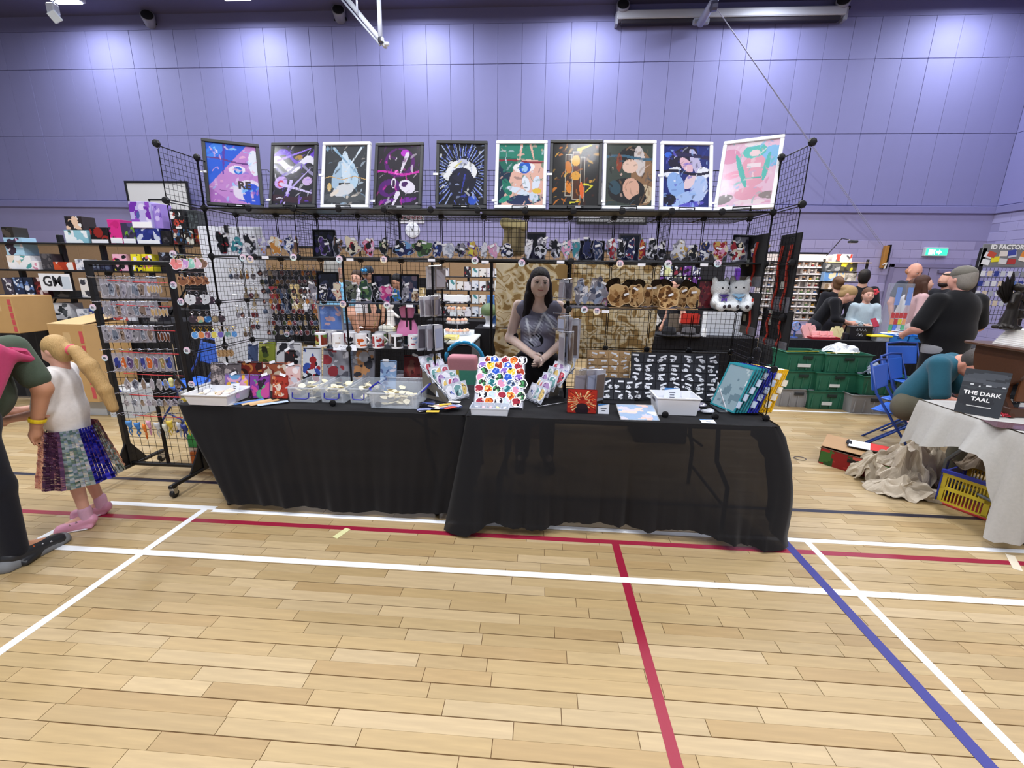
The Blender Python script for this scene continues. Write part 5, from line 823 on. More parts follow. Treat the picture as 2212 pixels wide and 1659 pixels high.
PO = [(441, 512, 786, 2.86, ('#6a6266', '#8a8288', '#4a4448', '#b0a4a4'), 'dusty brown and grey zip pouch behind the white tray'), (478, 531, 809, 2.80, ('#8a6ab0', '#6aa0d0', '#d8a0c0', '#e0b040'), 'pink, blue and mauve zip pouch'), (531, 577, 811, 2.74, ('#7a3a90', '#57a070', '#c04a90', '#2c2030'), 'purple and green zip pouch in the front row'), (581, 616, 812, 2.75, ('#a03428', '#c87a50', '#d8c8b8', '#7a241c'), 'brick red zip pouch in the front row'), (503, 560, 783, 2.98, ('#7c2c24', '#a8482c', '#3a1c1c', '#c07840'), 'rust red zip pouch in the second row'), (556, 612, 785, 2.92, ('#8c4a30', '#b8a894', '#6c2c20', '#d0c4b4'), 'tan and russet zip pouch'), (608, 642, 790, 2.86, ('#d8b4b0', '#e8dcdc', '#8c4048', '#c8c8d4'), 'pale rose zip pouch'), (523, 545, 745, 3.16, ('#4a5a80', '#6c7ea8', '#2c3858'), 'dusk blue pouch hung on the grid'), (545, 583, 741, 3.15, ('#8a9438', '#4a5a2c', '#b8b860', '#2c3020'), 'olive green pouch hung on the grid'), (584, 641, 742, 3.12, ('#d8d8dc', '#2a2a30', '#8a8a94', '#1c1c20'), 'black and white comic-print pouch'), (603, 626, 758, 3.0, ('#241c20', '#8c3a34', '#d8a894'), 'narrow dark pouch with a pale patch'), (644, 686, 752, 3.08, ('#e0e4ec', '#3a54a8', '#9c2c30', '#24242c'), 'tall white, blue and red pouch'), (687, 747, 756, 3.02, ('#8a8a94', '#c8c8d0', '#4a4a54', '#8c3038'), 'wide grey comic-print pouch, left of the pair'), (751, 803, 756, 3.02, ('#7a7a84', '#b4b4bc', '#34343c', '#c08a5c'), 'wide grey comic-print pouch, right of the pair'), (815, 852, 781, 2.98, ('#8aa8d0', '#b0c4e0', '#5a6a98', '#e0d8e4'), 'pale blue pouch beside the comic-print pair'), (866, 909, 770, 3.05, ('#6c2828', '#8c3a34', '#4a1c1c', '#7a4a40'), 'dark red folder near the hanging packets')]
for i, (a, b, c, Y, pal, lb) in enumerate(PO): pouch(a, b, c, Y, pal, lb, 400+i)
# --- flat cards at the table edge
cm = MB().box(-.022, .022, -.09, .09, 0, .0012).mesh('card')
for i, (px, py, c, rz) in enumerate([(520, 870, '#e6e2d8', -.75), (538, 868, '#5a86c8', -.7), (555, 869, '#d8b98c', -.72), (572, 870, '#c8a070', -.66), (590, 872, '#b8cbe8', -.9)]):
    tag(ob('bookmark', cm, 'card', None, c, PZ(px, py, ZT)+Vector((0, 0, .001*i)), (0, 0, rz)), ['cream', 'blue-striped', 'sand coloured', 'light brown', 'pale blue'][i]+' bookmark card lying at the front table edge', 'bookmark', 'bookmarks at the table edge')
for i in range(26):
    p = PZ(955+rnd.uniform(-42, 40), 885+rnd.uniform(-11, 7), ZT)
    tag(ob('sticker_strip', MB().box(-.04, .04, -.017, .017, 0, .0012).mesh('strip'), 'card', None, rnd.choice(['#c8503c', '#e8d8c0', '#3a4a8c', '#e0e0ea', '#e8c040', '#8c94c0', '#2c2c40', '#f0ece8']), p+Vector((0, 0, .0013*i)), (0, 0, rnd.uniform(-.5, .9))), 'small printed sticker strip in the pile by the table joint', 'sticker', 'pile of sticker strips')
# --- clear storage boxes of wooden charms, blue handles
mat('tub_clear', .22, alpha=.27)
chm = [plate_mesh(.05, .045, ('#e8dcb8', '#d8c898', '#b89c64'), 500+i, '#efe6c8', .1, .2, 9, 2, .003) for i in range(4)]
def clearbox(label, A, B, depth, h, nch, handle='front'):
    w = (B-A).length-.01; c = (A+B)/2+Vector((0, depth/2, 0)); t = thing('clear_storage_box', label, 'storage box', c, 0, 'clear storage boxes with blue handles')
    openbox(w*.93, depth, h, .003, .06, .008).build('tub', 'tub_clear', t, '#dfe6f0')
    for q in (-1, 1): MB().bbox(q*w*.4-.004, q*w*.4+.004, -depth/2-.012, -depth/2-.004, .01, h-.01, .002).build('rib', 'tub_clear', t, '#eef2f8')
    if handle == 'front': pts = [(-w*.3, -depth/2-.012, h*.66), (-w*.3, -depth/2-.018, h*.36), (-w*.2, -depth/2-.02, h*.28), (w*.2, -depth/2-.02, h*.28), (w*.3, -depth/2-.018, h*.36), (w*.3, -depth/2-.012, h*.66)]; MB().tube(pts, .0042, 6).build('handle', 'satin', t, '#23279a')
    else:
        for q in (-1, 1): MB().tube([(q*w*.5, -.09, h*.9), (q*(w*.5+.02), -.08, h*1.05), (q*(w*.5+.022), .08, h*1.08), (q*w*.5, .09, h*.9)], .006, 6).build('handle', 'satin', t, '#23279a')
    for i in range(nch):
        o = ob('wooden_charm', chm[i % 4], 'print', None, None, c+Vector((rnd.uniform(-.3, .3)*w, rnd.uniform(-.3, .34)*depth, .012+.07*rnd.random())), (R(80)+rnd.uniform(-.5, .5), rnd.uniform(-.4, .4), rnd.uniform(0, 6))); tag(o, 'loose wooden charm lying in the '+label.split(' with')[0], 'charm', 'wooden charms in the '+label.split(' with')[0])
    return t
for i, (x0, x1, lb) in enumerate([(621, 686, 'left clear storage box with blue handle and a full heap of charms'), (691, 749, 'middle clear storage box with blue handle and raised charms'), (754, 800, 'right clear storage box with blue handle, half behind the big one')]): clearbox(lb, PZ(x0, 869+i, ZT), PZ(x1, 869+i, ZT), .30, .105, (30, 30, 16)[i])
clearbox('big clear storage box with blue side handles in front', PZ(796, 881, ZT), PZ(906, 884, ZT), .30, .105, 34, 'side')
t = thing('clear_divider_box', 'clear lidded divider box behind the big storage box', 'storage box', P(890, 835, 3.1)*Vector((1, 1, 0))+Vector((0, 0, ZT)), 0); openbox(.30, .2, .12, .003, .04).build('tub', 'tub_clear', t, '#dfe6f0')
for i in range(8): MB().bbox(-.13+.066*(i % 4), -.075+.066*(i % 4), -.08+.09*(i//4), -.01+.09*(i//4), .07, .1, .003).build('compartment', 'milky', t, '#e6dce0')
# --- wire racks of bagged stickers; each packet a thing
mat('bag', .08, src='col', coat=1); mat('acrylic', .05, alpha=.2, coat=1)
bagm = []
for i in range(10):
    mb = MB().box(-.045, .045, .003, .005, 0, .115, hexc('#c4c8d4')); me = plate_mesh(.08, .1, (('#e8e8f2', '#6a78c0', '#38405c'), ('#c05060', '#f2e0e0', '#303040'), ('#70a0a0', '#e0ecec', '#2c4a50'), ('#b090c0', '#f0e4f4', '#5c4070'), ('#e0c070', '#f4ecd0', '#6c5420'))[i % 5], 520+i, '#f1f1f7', .07, .1, 14, 4, .002, n=8); k0 = len(mb.v)
    at = me.color_attributes['col'].data
    for p in me.polygons: mb.f.append(tuple(v+k0 for v in p.vertices)); mb.c.append(tuple(at[p.loop_start].color))
    mb.v += [(v.co.x, v.co.y, v.co.z+.008) for v in me.vertices]; bagm.append(mb.mesh('packet'))
def slope_rack(label, lab2, base, rz, n, tiers, group, w=.2, d=.24, h=.2, cut=True):
    t = thing('sticker_rack', label, 'display rack', base, rz)
    for q in (-1, 1): MB().tube([(q*w/2, -d/2, .004), (q*w/2, d/2, .004), (q*w/2, d/2, h), (q*w/2, -d/2, .03), (q*w/2, -d/2, .004)], .003, 5).build('wire_side', 'metal', t, '#c8c9d0')
    MB().prism([(-d/2+.02, .006), (d/2-.01, .006), (d/2-.01, h-.02)], .003, axis='x', off=-w/2+.004).build('side_plate', 'satin', t, '#6c665c')
    if cut: MB().prism([(0, .03), (d/2-.04, .03), (d/2-.04, .09)], .0045, axis='x', off=-w/2+.002).build('handle_hole', 'matte', t, '#141216')
    for k in range(tiers): MB().tube([(-w/2, -d/2+d*k/tiers, .02+(h-.03)*k/tiers), (w/2, -d/2+d*k/tiers, .02+(h-.03)*k/tiers)], .0025, 5).build('rail', 'metal', t, '#c8c9d0')
    i = 0
    for k in range(tiers):
        for c in range(n):
            o = ob('sticker_packet', bagm[(i*7+k*3) % 10], 'bag', None, None, t.matrix_basis @ Vector((-w/2+.035+(w-.07)*c/max(1, n-1)+rnd.uniform(-.008, .008), -d/2+d*(k+.3)/tiers, .02+(h-.03)*k/tiers)), (R(-24)+rnd.uniform(-.1, .1), rnd.uniform(-.15, .15), rz+rnd.uniform(-.2, .2)))
            tag(o, lab2, 'sticker packet', group); i += 1
    return t
slope_rack('wire sticker rack with a dark side plate left of the table joint', 'bagged die-cut sticker in the left wire rack', PZ(965, 868, ZT)+Vector((-.03, .09, 0)), R(58), 3, 6, 'bagged stickers in the left rack', .17, .3, .23)
slope_rack('wire sticker rack with a triangular hole right of the sticker slope', 'bagged bookmark in the right wire rack', PZ(1180, 874, ZT)+Vector((.02, .09, 0)), R(-56), 3, 6, 'bagged bookmarks in the right rack', .17, .3, .24)
note('white price card clipped to the left wire rack', PZ(967, 862, ZT)+Vector((-.02, -.06, .03)), .1, .075, (R(-12), 0, R(-8)), ['-----------------', '--------'])
# sloping board of die-cut stickers
tb = thing('sticker_slope', 'clear sloping display of white-edged stickers in the middle', 'display stand', PZ(1075, 885, ZT)+Vector((0, .05, 0)), 0)
MB().prism([(-.03, .0), (.25, .0), (.25, .29), (.245, .29), (-.03, .012)], .004, axis='x', off=-.165).build('side_plate', 'acrylic', tb, '#dfe3ee'); MB().prism([(-.03, .0), (.25, .0), (.25, .29), (.245, .29), (-.03, .012)], .004, axis='x', off=.161).build('side_plate', 'acrylic', tb, '#dfe3ee')
SLM = Matrix.Translation(tb.location) @ Matrix.Translation((0, -.03, .012)) @ Matrix.Rotation(math.atan2(.278, .275), 4, 'X')
MB().box(-.16, .16, 0, .39, -.004, 0, M=Matrix.Translation((0, -.03, .012)) @ Matrix.Rotation(math.atan2(.278, .275), 4, 'X')).build('slope', 'satin', tb, '#b8b8c4')
spal = [('#a03040', '#2c2028', '#e0c0b8'), ('#3058c0', '#e4e4f0', '#7090e0'), ('#2c3a34', '#4f9a60', '#d8e0c8'), ('#d8762c', '#f0d080', '#a03420'), ('#8c6ac0', '#e0d0f0', '#3c2c60'), ('#2a6c74', '#9cd0d0', '#e8e8ee'), ('#28242c', '#a8a4b0', '#e8e8f0'), ('#e0c040', '#2c2c34', '#f2e8c0'), ('#d890b0', '#f4dce8', '#90a8d8'), ('#c8d8e8', '#8fb8d8', '#e8c8dc'), ('#a8402c', '#e8a878', '#5c2018'), ('#486088', '#c8d0e0', '#1c2438')]
stm = [plate_mesh(.068, .072, spal[i % 12], 540+i, '#f3f3f8', .09, .12, 14, 4, .001, n=7) for i in range(16)]
for i in range(8):
    for k in range(5):
        o = ob('die_cut_sticker', stm[(i*5+k*3+i) % 16], 'print_gloss', None, None); Mx = SLM @ Matrix.Translation((-.125+.0625*k+(.02 if i % 2 else -.012)+rnd.uniform(-.008, .008), .0+.047*i, .004+.0012*((i+k) % 3)-.0003*i)) @ Matrix.Rotation(rnd.uniform(-.35, .35), 4, 'Z') @ Matrix.Rotation(-R(84), 4, 'X')
        o.matrix_world = Mx; tag(o, 'white-edged die-cut sticker in the %s row of the sloping display' % ('front', 'second', 'third', 'fourth', 'fifth', 'sixth', 'seventh', 'top')[i], 'sticker', 'die-cut stickers on the slope')
A = PZ(1018, 897, ZT); B = PZ(1096, 899, ZT); t = thing('compartment_box', 'frosted compartment box below the sticker slope', 'storage box', (A+B)/2+Vector((0, .055, 0)), 0); w_ = (B-A).length
openbox(w_, .11, .05, .003, .05).build('tub', 'milky', t, '#dfe6f2')
for k in range(1, 5): MB().box(-w_/2+w_*k/5-.001, -w_/2+w_*k/5+.001, -.05, .05, .003, .045).build('divider', 'milky', t, '#e4eaf4')
for k in range(10): tag(ob('button_pin', MB().lathe([(.012, 0), (.0125, .003), (.006, .006)], 10).mesh('pin', True), 'gloss', None, rnd.choice(['#e8e0a0', '#e8c0c8', '#d0d8f0', '#f0f0f4']), t.location+Vector((-w_*.4+w_*.2*(k % 5), -.02+.04*(k//5), .03)), (rnd.uniform(-.4, .4), rnd.uniform(-.4, .4), 0)), 'small pastel button pin in the frosted compartment box', 'pin', 'button pins in the compartment box')
note('price card leaning on the foot of the sticker slope', PZ(1062, 872, ZT)+Vector((0, -.02, .03)), .085, .05, (R(-25), 0, .05), ['-----------', '--------']); note('price card at the right foot of the sticker slope', PZ(1098, 880, ZT)+Vector((0, -.0, .01)), .085, .05, (R(-20), 0, -.1), ['-------', '--------'])
# --- red print, low framed print, white basket, trays of bagged wood
pouch(1227, 1291, 842, 2.66, ('#8c1c1c', '#c8402c', '#e8a860', '#3a1416', '#e8d8a0'), 'upright red and orange print by the table front', 600, -3, name='art_print', cat='art print', grp='loose art prints', tagc=False, f=art('#a82c22', [('ray', .5, .5, 26, .4, .12, '#e8c890'), ('ray', .5, .5, 17, .3, .2, '#d8542c'), ('ray', .5, .5, 23, .2, .25, '#6c1814'), ('e', .5, .12, .24, .3, 0, '#241820'), ('e', .5, .3, .2, .16, 0, '#2c1c24'), ('e', .5, .62, .09, .1, 0, '#8c2018')]))
note('blue-topped price card beside the red print', PZ(1303, 894, ZT), .07, .065, (R(-4), 0, 0), ['---------------', '---------'])
t = thing('art_print', 'flat blue and peach print lying at the table front', 'art print', PZ(1383, 907, ZT), rot=(R(-74), 0, .03), group='loose art prints'); wq = (PZ(1424, 907, ZT)-PZ(1344, 906, ZT)).length
ob('print', card_mesh('print', wq, .17, blobs(('#3a8cc8', '#e8b0a0', '#e8e8f4', '#5ca8dc', '#f0c8b8', '#c8c0e0'), 16, 601, rmin=.08, rmax=.3), 22, 20, .004), 'print_gloss', t); MB().box(-wq/2-.006, wq/2+.006, -.0005, -.0002, -.004, .176).build('sleeve', 'film', t, '#ffffff')
A = PZ(1420, 896, ZT); B = PZ(1506, 899, ZT); t = thing('white_basket', 'white plastic basket on the right half of the table', 'basket', (A+B)/2+Vector((0, .09, 0)), 0); w_ = (B-A).length
openbox(w_*.96, .17, .115, .004, .12, .006).build('tub', 'satin', t, '#eef0f7')
for q in (-1, 1): MB().bbox(q*w_*.53-.002, q*w_*.53+.002, -.03, .03, .075, .09, .001).build('hand_hole', 'matte', t, '#5c5e6a')
note('price card standing in the white basket', t.location+Vector((-.01, .02, .08)), .1, .07, (R(-14), 0, 0), ['-----------', '--------', '---------'])
for k in range(5): tag(MB().bbox(-.03, .03, -.02, .02, 0, .006, .002).build('boxed_pin', 'film', None, '#c8ccd8', t.location+Vector((-.06+.03*k, rnd.uniform(-.04, .04), .075)), (rnd.uniform(-.4, .4), rnd.uniform(-.4, .4), rnd.random())), 'clear-wrapped pin heaped in the white basket', 'pin', 'wrapped pins in the white basket')
note('blue price card lying flat at the front right of the table', PZ(1532, 914, ZT), .085, .055, (R(-86), 0, -.05), ['-----------', '--------'])
# boards of carded earrings: every card a thing
def carded(x0, x1, y0, y1, Y0, nx, nz, card, trin, label, group, board, lean=-14, seed=0):
    r = random.Random(seed); pc = (x0+x1)/2; zb = P(pc, y1, Y0).z; zt = P(pc, y0, Y0).z; m = mpp(pc, (y0+y1)/2, Y0); w = (x1-x0)*m; X = P(pc, y1, Y0).x; ht = (zt-zb)
    bt = thing('earring_board', board, 'display board', (X, Y0+.02, ZT), rot=(R(lean), 0, 0)); z1 = zt-ZT; MB().bbox(-w/2, w/2, 0, .008, 0, z1+.01, .002).build('board', 'satin', bt, card if not trin else '#26262c'); MB().box(-w/2, w/2, .008, .05, 0, .01).build('foot', 'satin', bt, '#1c1c20')
    cw, ch = w/nx, ht/nz; cme = MB().bbox(-cw*.47, cw*.47, -.003, 0, -ch*.47, ch*.47, .001).mesh('card'); tg = MB().box(-cw*.26, cw*.26, -.004, -.003, -.006, .006).mesh('price_tag'); dm = MB().lathe([(.0085, .003), (.008, .0042)], 10, M=Matrix.Rotation(pi/2, 4, 'X')).mesh('sticker_dot')
    tms = [plate_mesh(cw*.5, ch*.42, ('#e8ecf4', '#b8bcc8', '#f4f4fa', '#7a7c88') if trin else ('#b08a5c', '#8c6a40', '#c8a478'), seed+i, '#e0e2ea' if trin else '#c09a6c', .1, .3, 10, 2, .002) for i in range(5)]
    for j in range(nz):
        for i in range(nx):
            t = thing('earring_card', label % ('bottom', 'second', 'third', 'fourth', 'fifth', 'top')[j if j < nz-1 else 5], 'earring card', bt.matrix_basis @ Vector((-w/2+cw*(i+.5), -.002, zb-ZT+ch*(j+.5))), rot=(R(lean), 0, 0), group=group)
            g = r.uniform(.85, 1.15); c = hexc(card); ob('card', cme, 'gloss' if trin else 'card', t, (c[0]*g, c[1]*g, c[2]*g, 1))
            ob('price_tag', tg, 'card', t, '#eef0f8', (r.uniform(-.15, .2)*cw, 0, ch*r.uniform(.15, .36)), (0, r.uniform(-.4, .4), 0)); ob('sticker_dot', dm, 'card', t, '#e9e9f2', (r.uniform(-.36, .36)*cw, -.001, ch*r.uniform(-.3, .1)))
            ob('trinket', r.choice(tms), 'print_gloss', t, loc=(r.uniform(-.2, .2)*cw, -.007, -ch*r.uniform(.35, .45)), rot=(0, r.uniform(-.5, .5), 0))
carded(1268, 1362, 762, 822, 3.08, 4, 4, '#b89468', 0, 'wooden earring card in the %s row of the brown board', 'wooden earring cards', 'board of brown wooden earring cards behind the table', seed=700)
carded(1362, 1552, 768, 866, 2.98, 7, 5, '#2e2f36', 1, 'silver trinket card in the %s row of the wide black board', 'trinket cards on the wide black board', 'wide black board crowded with silver trinket cards', seed=720)
carded(1303, 1372, 822, 866, 2.88, 3, 2, '#33343a', 1, 'silver trinket card in the %s row of the small black board', 'trinket cards on the small black board', 'small black board of trinket cards in front', seed=740)
# flip display of coloured pockets
fd = thing('flip_display', 'flip-page display stand with teal, blue and yellow framed pockets', 'flip display', PZ(1600, 893, ZT)+Vector((-.02, .09, 0)), 0)
MB().bbox(-.12, .16, -.1, .12, 0, .012, .004).build('stand_base', 'satin', fd, '#3a3c42'); MB().prism([(-.1, .012), (.1, .012), (.1, .16)], .008, axis='x', off=-.075).build('stand_back', 'satin', fd, '#b8bac0')
wp, hp_ = .225, .31; rim = MB()
for a, b, c, d in ((-wp/2, wp/2, 0, .012), (-wp/2, wp/2, hp_-.012, hp_), (-wp/2, -wp/2+.012, .012, hp_-.012), (wp/2-.012, wp/2, .012, hp_-.012)): rim.bbox(a, b, -.004, .004, c, d, .0015)
rim = rim.mesh('rim'); shf = card_mesh('sheet', wp-.02, hp_-.02, blobs(('#8fa6b0', '#b4c4c8', '#6c8490', '#d0dadc'), 16, 760, rmin=.05, rmax=.2), 14, 18, .001, 0, .01); shd = MB().box(-wp/2+.01, wp/2-.01, -.001, .001, .01, hp_-.01).mesh('sheet'); tbm = MB().box(0, .03, -.006, -.002, 0, .045).mesh('index_tab')
for i, c in enumerate(['#2f8f9c']*5+['#2c34a8']*4+['#e8b41c']*5):
    t = bpy.data.objects.new('pocket', None); COL.objects.link(t); t.parent = fd; t.location = (-.085+.0165*i, -.045+.002*i, .016); t.rotation_euler = Euler((R(-22-.8*i), 0, R(-72+1.8*i)), 'XYZ')
    ob('rim', rim, 'gloss', t, c); ob('sheet', shf if i == 0 else shd, 'print_gloss' if i == 0 else 'satin', t, '#3c3c38' if i > 8 else '#6c7c8c'); ob('index_tab', tbm, 'satin', t, '#d8d0c0' if i > 8 else '#b8c4d8', (wp/2-.006, 0, .04+.05*(i % 5)))
for k in range(4):
    p = PZ((1498, 1528, 1512, 1480)[k], (888, 892, 879, 884)[k], ZT); o = ob('clear_packet', sdf_mesh([('e', (0, 0, .012), (.045, .03, .01)), ('e', (.02, .012, .016), (.02, .02, .012)), ('e', (-.022, -.008, .014), (.018, .014, .013))], .006, .012, 'packet'), 'gloss', None, ('#b8b4c8', '#cfd2dc', '#8c8898', '#d8d4e0')[k], p); tag(o, ('crinkled mauve', 'crinkled silver', 'crinkled dark grey', 'crinkled pale')[k]+' clear packet lying before the trinket board', 'packet', 'crinkled clear packets')
# --- packets hanging edge-on at the two inner posts
def hang(px0, px1, pyt, pyb, Y, n, label, group, rz, seed):
    r = random.Random(seed)
    for i in range(n):
        px = px0+(px1-px0)*i/max(1, n-1); c = P(px, pyt, Y); ht = c.z-P(px, pyb, Y).z; w = .085
        t = thing('hanging_packet', label, 'packet', (c.x, Y+.02*((i*3) % 4), c.z), rot=(r.uniform(-.06, .06), r.uniform(-.04, .04), rz+r.uniform(-.35, .35)), group=group)
        MB().bbox(-w/2, w/2, -.0022, .0022, -ht, 0, .001).build('sleeve', 'bagfilm', t, r.choice(['#c9ccda', '#b4b6c4', '#d8dae6', '#9c98a4', '#e2e2ec', '#a89c90'])); MB().box(-w*.42, w*.42, -.0035, -.0025, -ht*.9, -ht*.15).build('insert', 'card', t, r.choice(['#8c8690', '#b8b4c0', '#54505c', '#d8d4dc', '#6c5c54', '#9aa0b8']))
    MB().tube([P(px0-4, pyt, Y-.06), P(px1+4, pyt-2, Y-.06)], .003, 5).build('hook', 'metal', rack, '#d8d9e0')
mat('bagfilm', .12, alpha=.5, coat=.8)
hang(911, 943, 641, 684, 2.93, 9, 'clear-sleeved bookmark hanging in the upper bunch left of the seller', 'upper bunch left of the seller', R(70), 1)
hang(914, 945, 703, 757, 2.95, 8, 'clear-sleeved card hanging in the lower bunch left of the seller', 'lower bunch left of the seller', R(66), 2)
hang(930, 950, 575, 625, 3.0, 4, 'narrow packet hanging at the top of the post left of the seller', 'narrow packets left of the seller', R(60), 3)
hang(1214, 1232, 604, 650, 2.95, 5, 'clear-sleeved card in the top bunch right of the seller', 'top bunch right of the seller', R(-70), 4)
hang(1213, 1230, 684, 720, 2.94, 5, 'clear-sleeved card in the middle bunch right of the seller', 'middle bunch right of the seller', R(-70), 5)
hang(1214, 1236, 718, 786, 2.93, 6, 'long clear packet in the bottom bunch right of the seller', 'bottom bunch right of the seller', R(-66), 6)
hang(1238, 1246, 690, 775, 3.0, 3, 'pale long packet hanging beside the camouflage cloth', 'pale packets right of the post', R(-30), 7)
for k, (x, y) in enumerate(((1200, 603), (1195, 643), (1196, 676), (1193, 710))): MB().tube([P(x, y, 2.78), P(1228, y+2, 2.93)], .004, 6).build('hook', 'metal', rack, '#e0e1e8')
hang(1255, 1300, 800, 868, 2.86, 8, 'cream wooden bookmark packet fanned out behind the red print', 'fanned bookmark packets', R(30), 8)
# --- key rings hanging in rows; ring, clasp and charm
clasp = MB().tube([(.009*math.sin(2*pi*k/10), 0, -.009-.009*math.cos(2*pi*k/10)) for k in range(10)], .0016, 5, closed=True).tube([(0, 0, -.018), (0, 0, -.034)], .0028, 5).mesh('clasp')
kpal = [('#3a1c20', '#8c3c3c', '#2c2430', '#d0a08c'), ('#26242c', '#55525e', '#8c8894', '#1a181e'), ('#6c5a48', '#a08468', '#3c3028'), ('#8c8a94', '#bcb8c4', '#4c4a56'), ('#c87830', '#e0a050', '#6c3c1c'), ('#3c4860', '#6c7c98', '#22283a'), ('#5c2c3c', '#a05c70', '#d8b0b8'), ('#44543c', '#748a60', '#242c22'), ('#b8a484', '#d8c8a8', '#6c5c44'), ('#703030', '#301818', '#b06c58')]
kch = [plate_mesh(.036, .042, kpal[i % 10], 800+i, '#9b99a4', .08, .14, 12, 3, .003, n=8) for i in range(14)]
def keyring(p, rz, me, label, group, metal='#b9bac2', s=1):
    t = thing('key_ring', label, 'key ring', p, rz, group); t.scale = (s, s, s)
    ob('clasp', clasp, 'metal', t, metal); ob('charm', me, 'print_gloss', t, loc=(0, -.001, -.074)); return t
rows = ['top', 'second', 'third', 'fourth', 'fifth', 'sixth', 'bottom']
for r_, py in enumerate((573, 592, 612, 634, 656, 681, 702)):
    for k in range(11):
        px = 562+k*11.5+(py-573)*.17; keyring(P(px, py, 3.225)+Vector((0, rnd.uniform(-.03, 0), 0)), rnd.uniform(-.5, .5), kch[rnd.randrange(14)], 'dark acrylic key ring in the %s row of the keyring grid' % rows[r_], 'key rings on the back grid', rnd.choice(['#b9bac2', '#c9b060', '#b9bac2']), 1.08)
for r_, (py, xs_) in enumerate(((580, (497, 509, 519, 532, 545)), (622, (530, 541, 552)), (640, (548,)), (664, (512, 522, 546, 553)), (690, (545, 555)), (706, (528, 538)))):
    for x in xs_: keyring(P(x, py, 3.22), rnd.uniform(-.4, .4), kch[rnd.randrange(14)], 'single key ring before the white board, in its %s row' % rows[r_], 'key rings before the white board', '#d0b040', 1.1)
for r_, py in enumerate((576, 616, 640, 664, 690, 712)):
    for k in range(2): MB().tube([P(490+40*k+r_*6, py-4, 3.25), P(524+34*k+r_*6, py-3, 3.2)], .002, 4).build('hook_bar', 'metal', rack, '#c8c9d2')
pastel = [('#f08a8c', '#f8c8c8', '#f0a0a0'), ('#d0a0e0', '#f0d8f4'), ('#98d8c8', '#d0f0e8'), ('#f0c8d8', '#ffffff'), ('#8a6a58', '#5c4438')]
cl2 = [plate_mesh(.06, .062, pastel[i], 830+i, '#f2e4ec', .06, .16, 14, 3, .006, n=5) for i in range(5)]; brn = [plate_mesh(.058, .058, ('#8c5c40', '#b07c58', '#4c2c20'), 840+i, '#c89a78', .06, .2, 14, 3, .006, n=6) for i in range(2)]; mask = plate_mesh(.056, .06, ('#d8dce4', '#f0f0f4', '#34343c'), 845, '#e4e6ee', .06, .1, 14, 3, .008, n=5); disc = [plate_mesh(.046, .046, p, 846+i, '#3a3840', .06, .03, 14, 3, .004, n=6) for i, p in enumerate((('#3c3038', '#a08090'), ('#e0b890', '#c05060', '#8cc0a0'), ('#3a78c0', '#a0c8f0'), ('#8c8068', '#c0a888')))]; pot = [plate_mesh(.036, .045, p, 852+i, '#cfd6e4', .08, .05, 14, 3, .01, n=5) for i, p in enumerate((('#5c9ce0', '#a8d0f4'), ('#d88a50', '#f0c890'), ('#8c506c', '#d090a8'), ('#e8d860', '#f4f0b8'), ('#7a68c0', '#c0b0e8'), ('#709c98', '#c0d8d4')))]; wtag = [plate_mesh(.034, .05, ('#a98860', '#7c5a38', '#c0a078'), 860, '#b8966c', .08, .02, 12, 3, .004, n=5)]
WING = [(552, (378, 392, 406, 420, 433), cl2, '#c9c184', 'pastel rubber charm key ring', 1.15), (590, (392, 408, 424, 438), brn, '#a8a8b0', 'brown animal-shaped key ring', 1.05), (630, (408, 424, 440, 452), [mask, disc[0]], '#b8b8c0', 'white and black mask key ring', 1.1), (672, (414, 430, 446, 462, 476), disc, '#b8b8c0', 'round picture key ring', 1.05), (705, (418, 432, 446, 460, 474, 490, 504), pot, '#d0a838', 'bottle-shaped glitter key ring with gold clasp', 1.1), (748, (472, 480, 488, 497), wtag, '#6c6c74', 'wooden tag key ring', 1.0)]
for r_, (py, xs_, ms, mc, lb, sc) in enumerate(WING):
    for k, x in enumerate(xs_): keyring(PX(x, py, gx(0)+.05), R(35)+rnd.uniform(-.3, .3), ms[k % len(ms)], lb+' on the left wing of the rack', 'key rings on the left wing', mc, sc)
    MB().tube([PX(xs_[0]-6, py-3, gx(0)+.04), PX(xs_[-1]+8, py-1, gx(0)+.04)], .0025, 5).build('hook_bar', 'metal', rack, '#c8c9d2')
for px, py, s, lb in ((374, 549, '£6', 'at the upper left of the rack wing'), (375, 616, '2 for\n£10', 'beside the brown animal key rings'), (391, 652, '2 for\n£10', 'beside the mask key rings'), (404, 757, '£6', 'beside the bottle-shaped key rings'), (414, 830, '2 for\n£10', 'low on the rack wing by the white tray')):
    c = PX(px, py, gx(0)+.0); badge(px, py, c.y-.03, s, 'round pastel badge reading %s %s' % (s.replace('\n', ' '), lb), .022)
badge(620, 722, 3.15, '£6', 'round pastel badge reading £6 under the keyring grid', .02)
# white board behind the left bay; red and blue chair rails behind
t = thing('white_board', 'tall white foam board standing behind the left bay', 'board', (P(512, 620, 3.42).x, 3.42, 0)); MB().bbox(-.26, .26, 0, .012, .05, 1.93, .003).build('sheet', 'satin', t, '#eceef8'); MB().bbox(-.03, -.01, -.02, .03, 1.88, 1.94, .003).build('clip', 'satin', t, '#17171c'); MB().tube([(.12, .03, 1.4), (.12, .35, 0)], .008, 5).build('prop', 'dark_metal', t, '#333338')
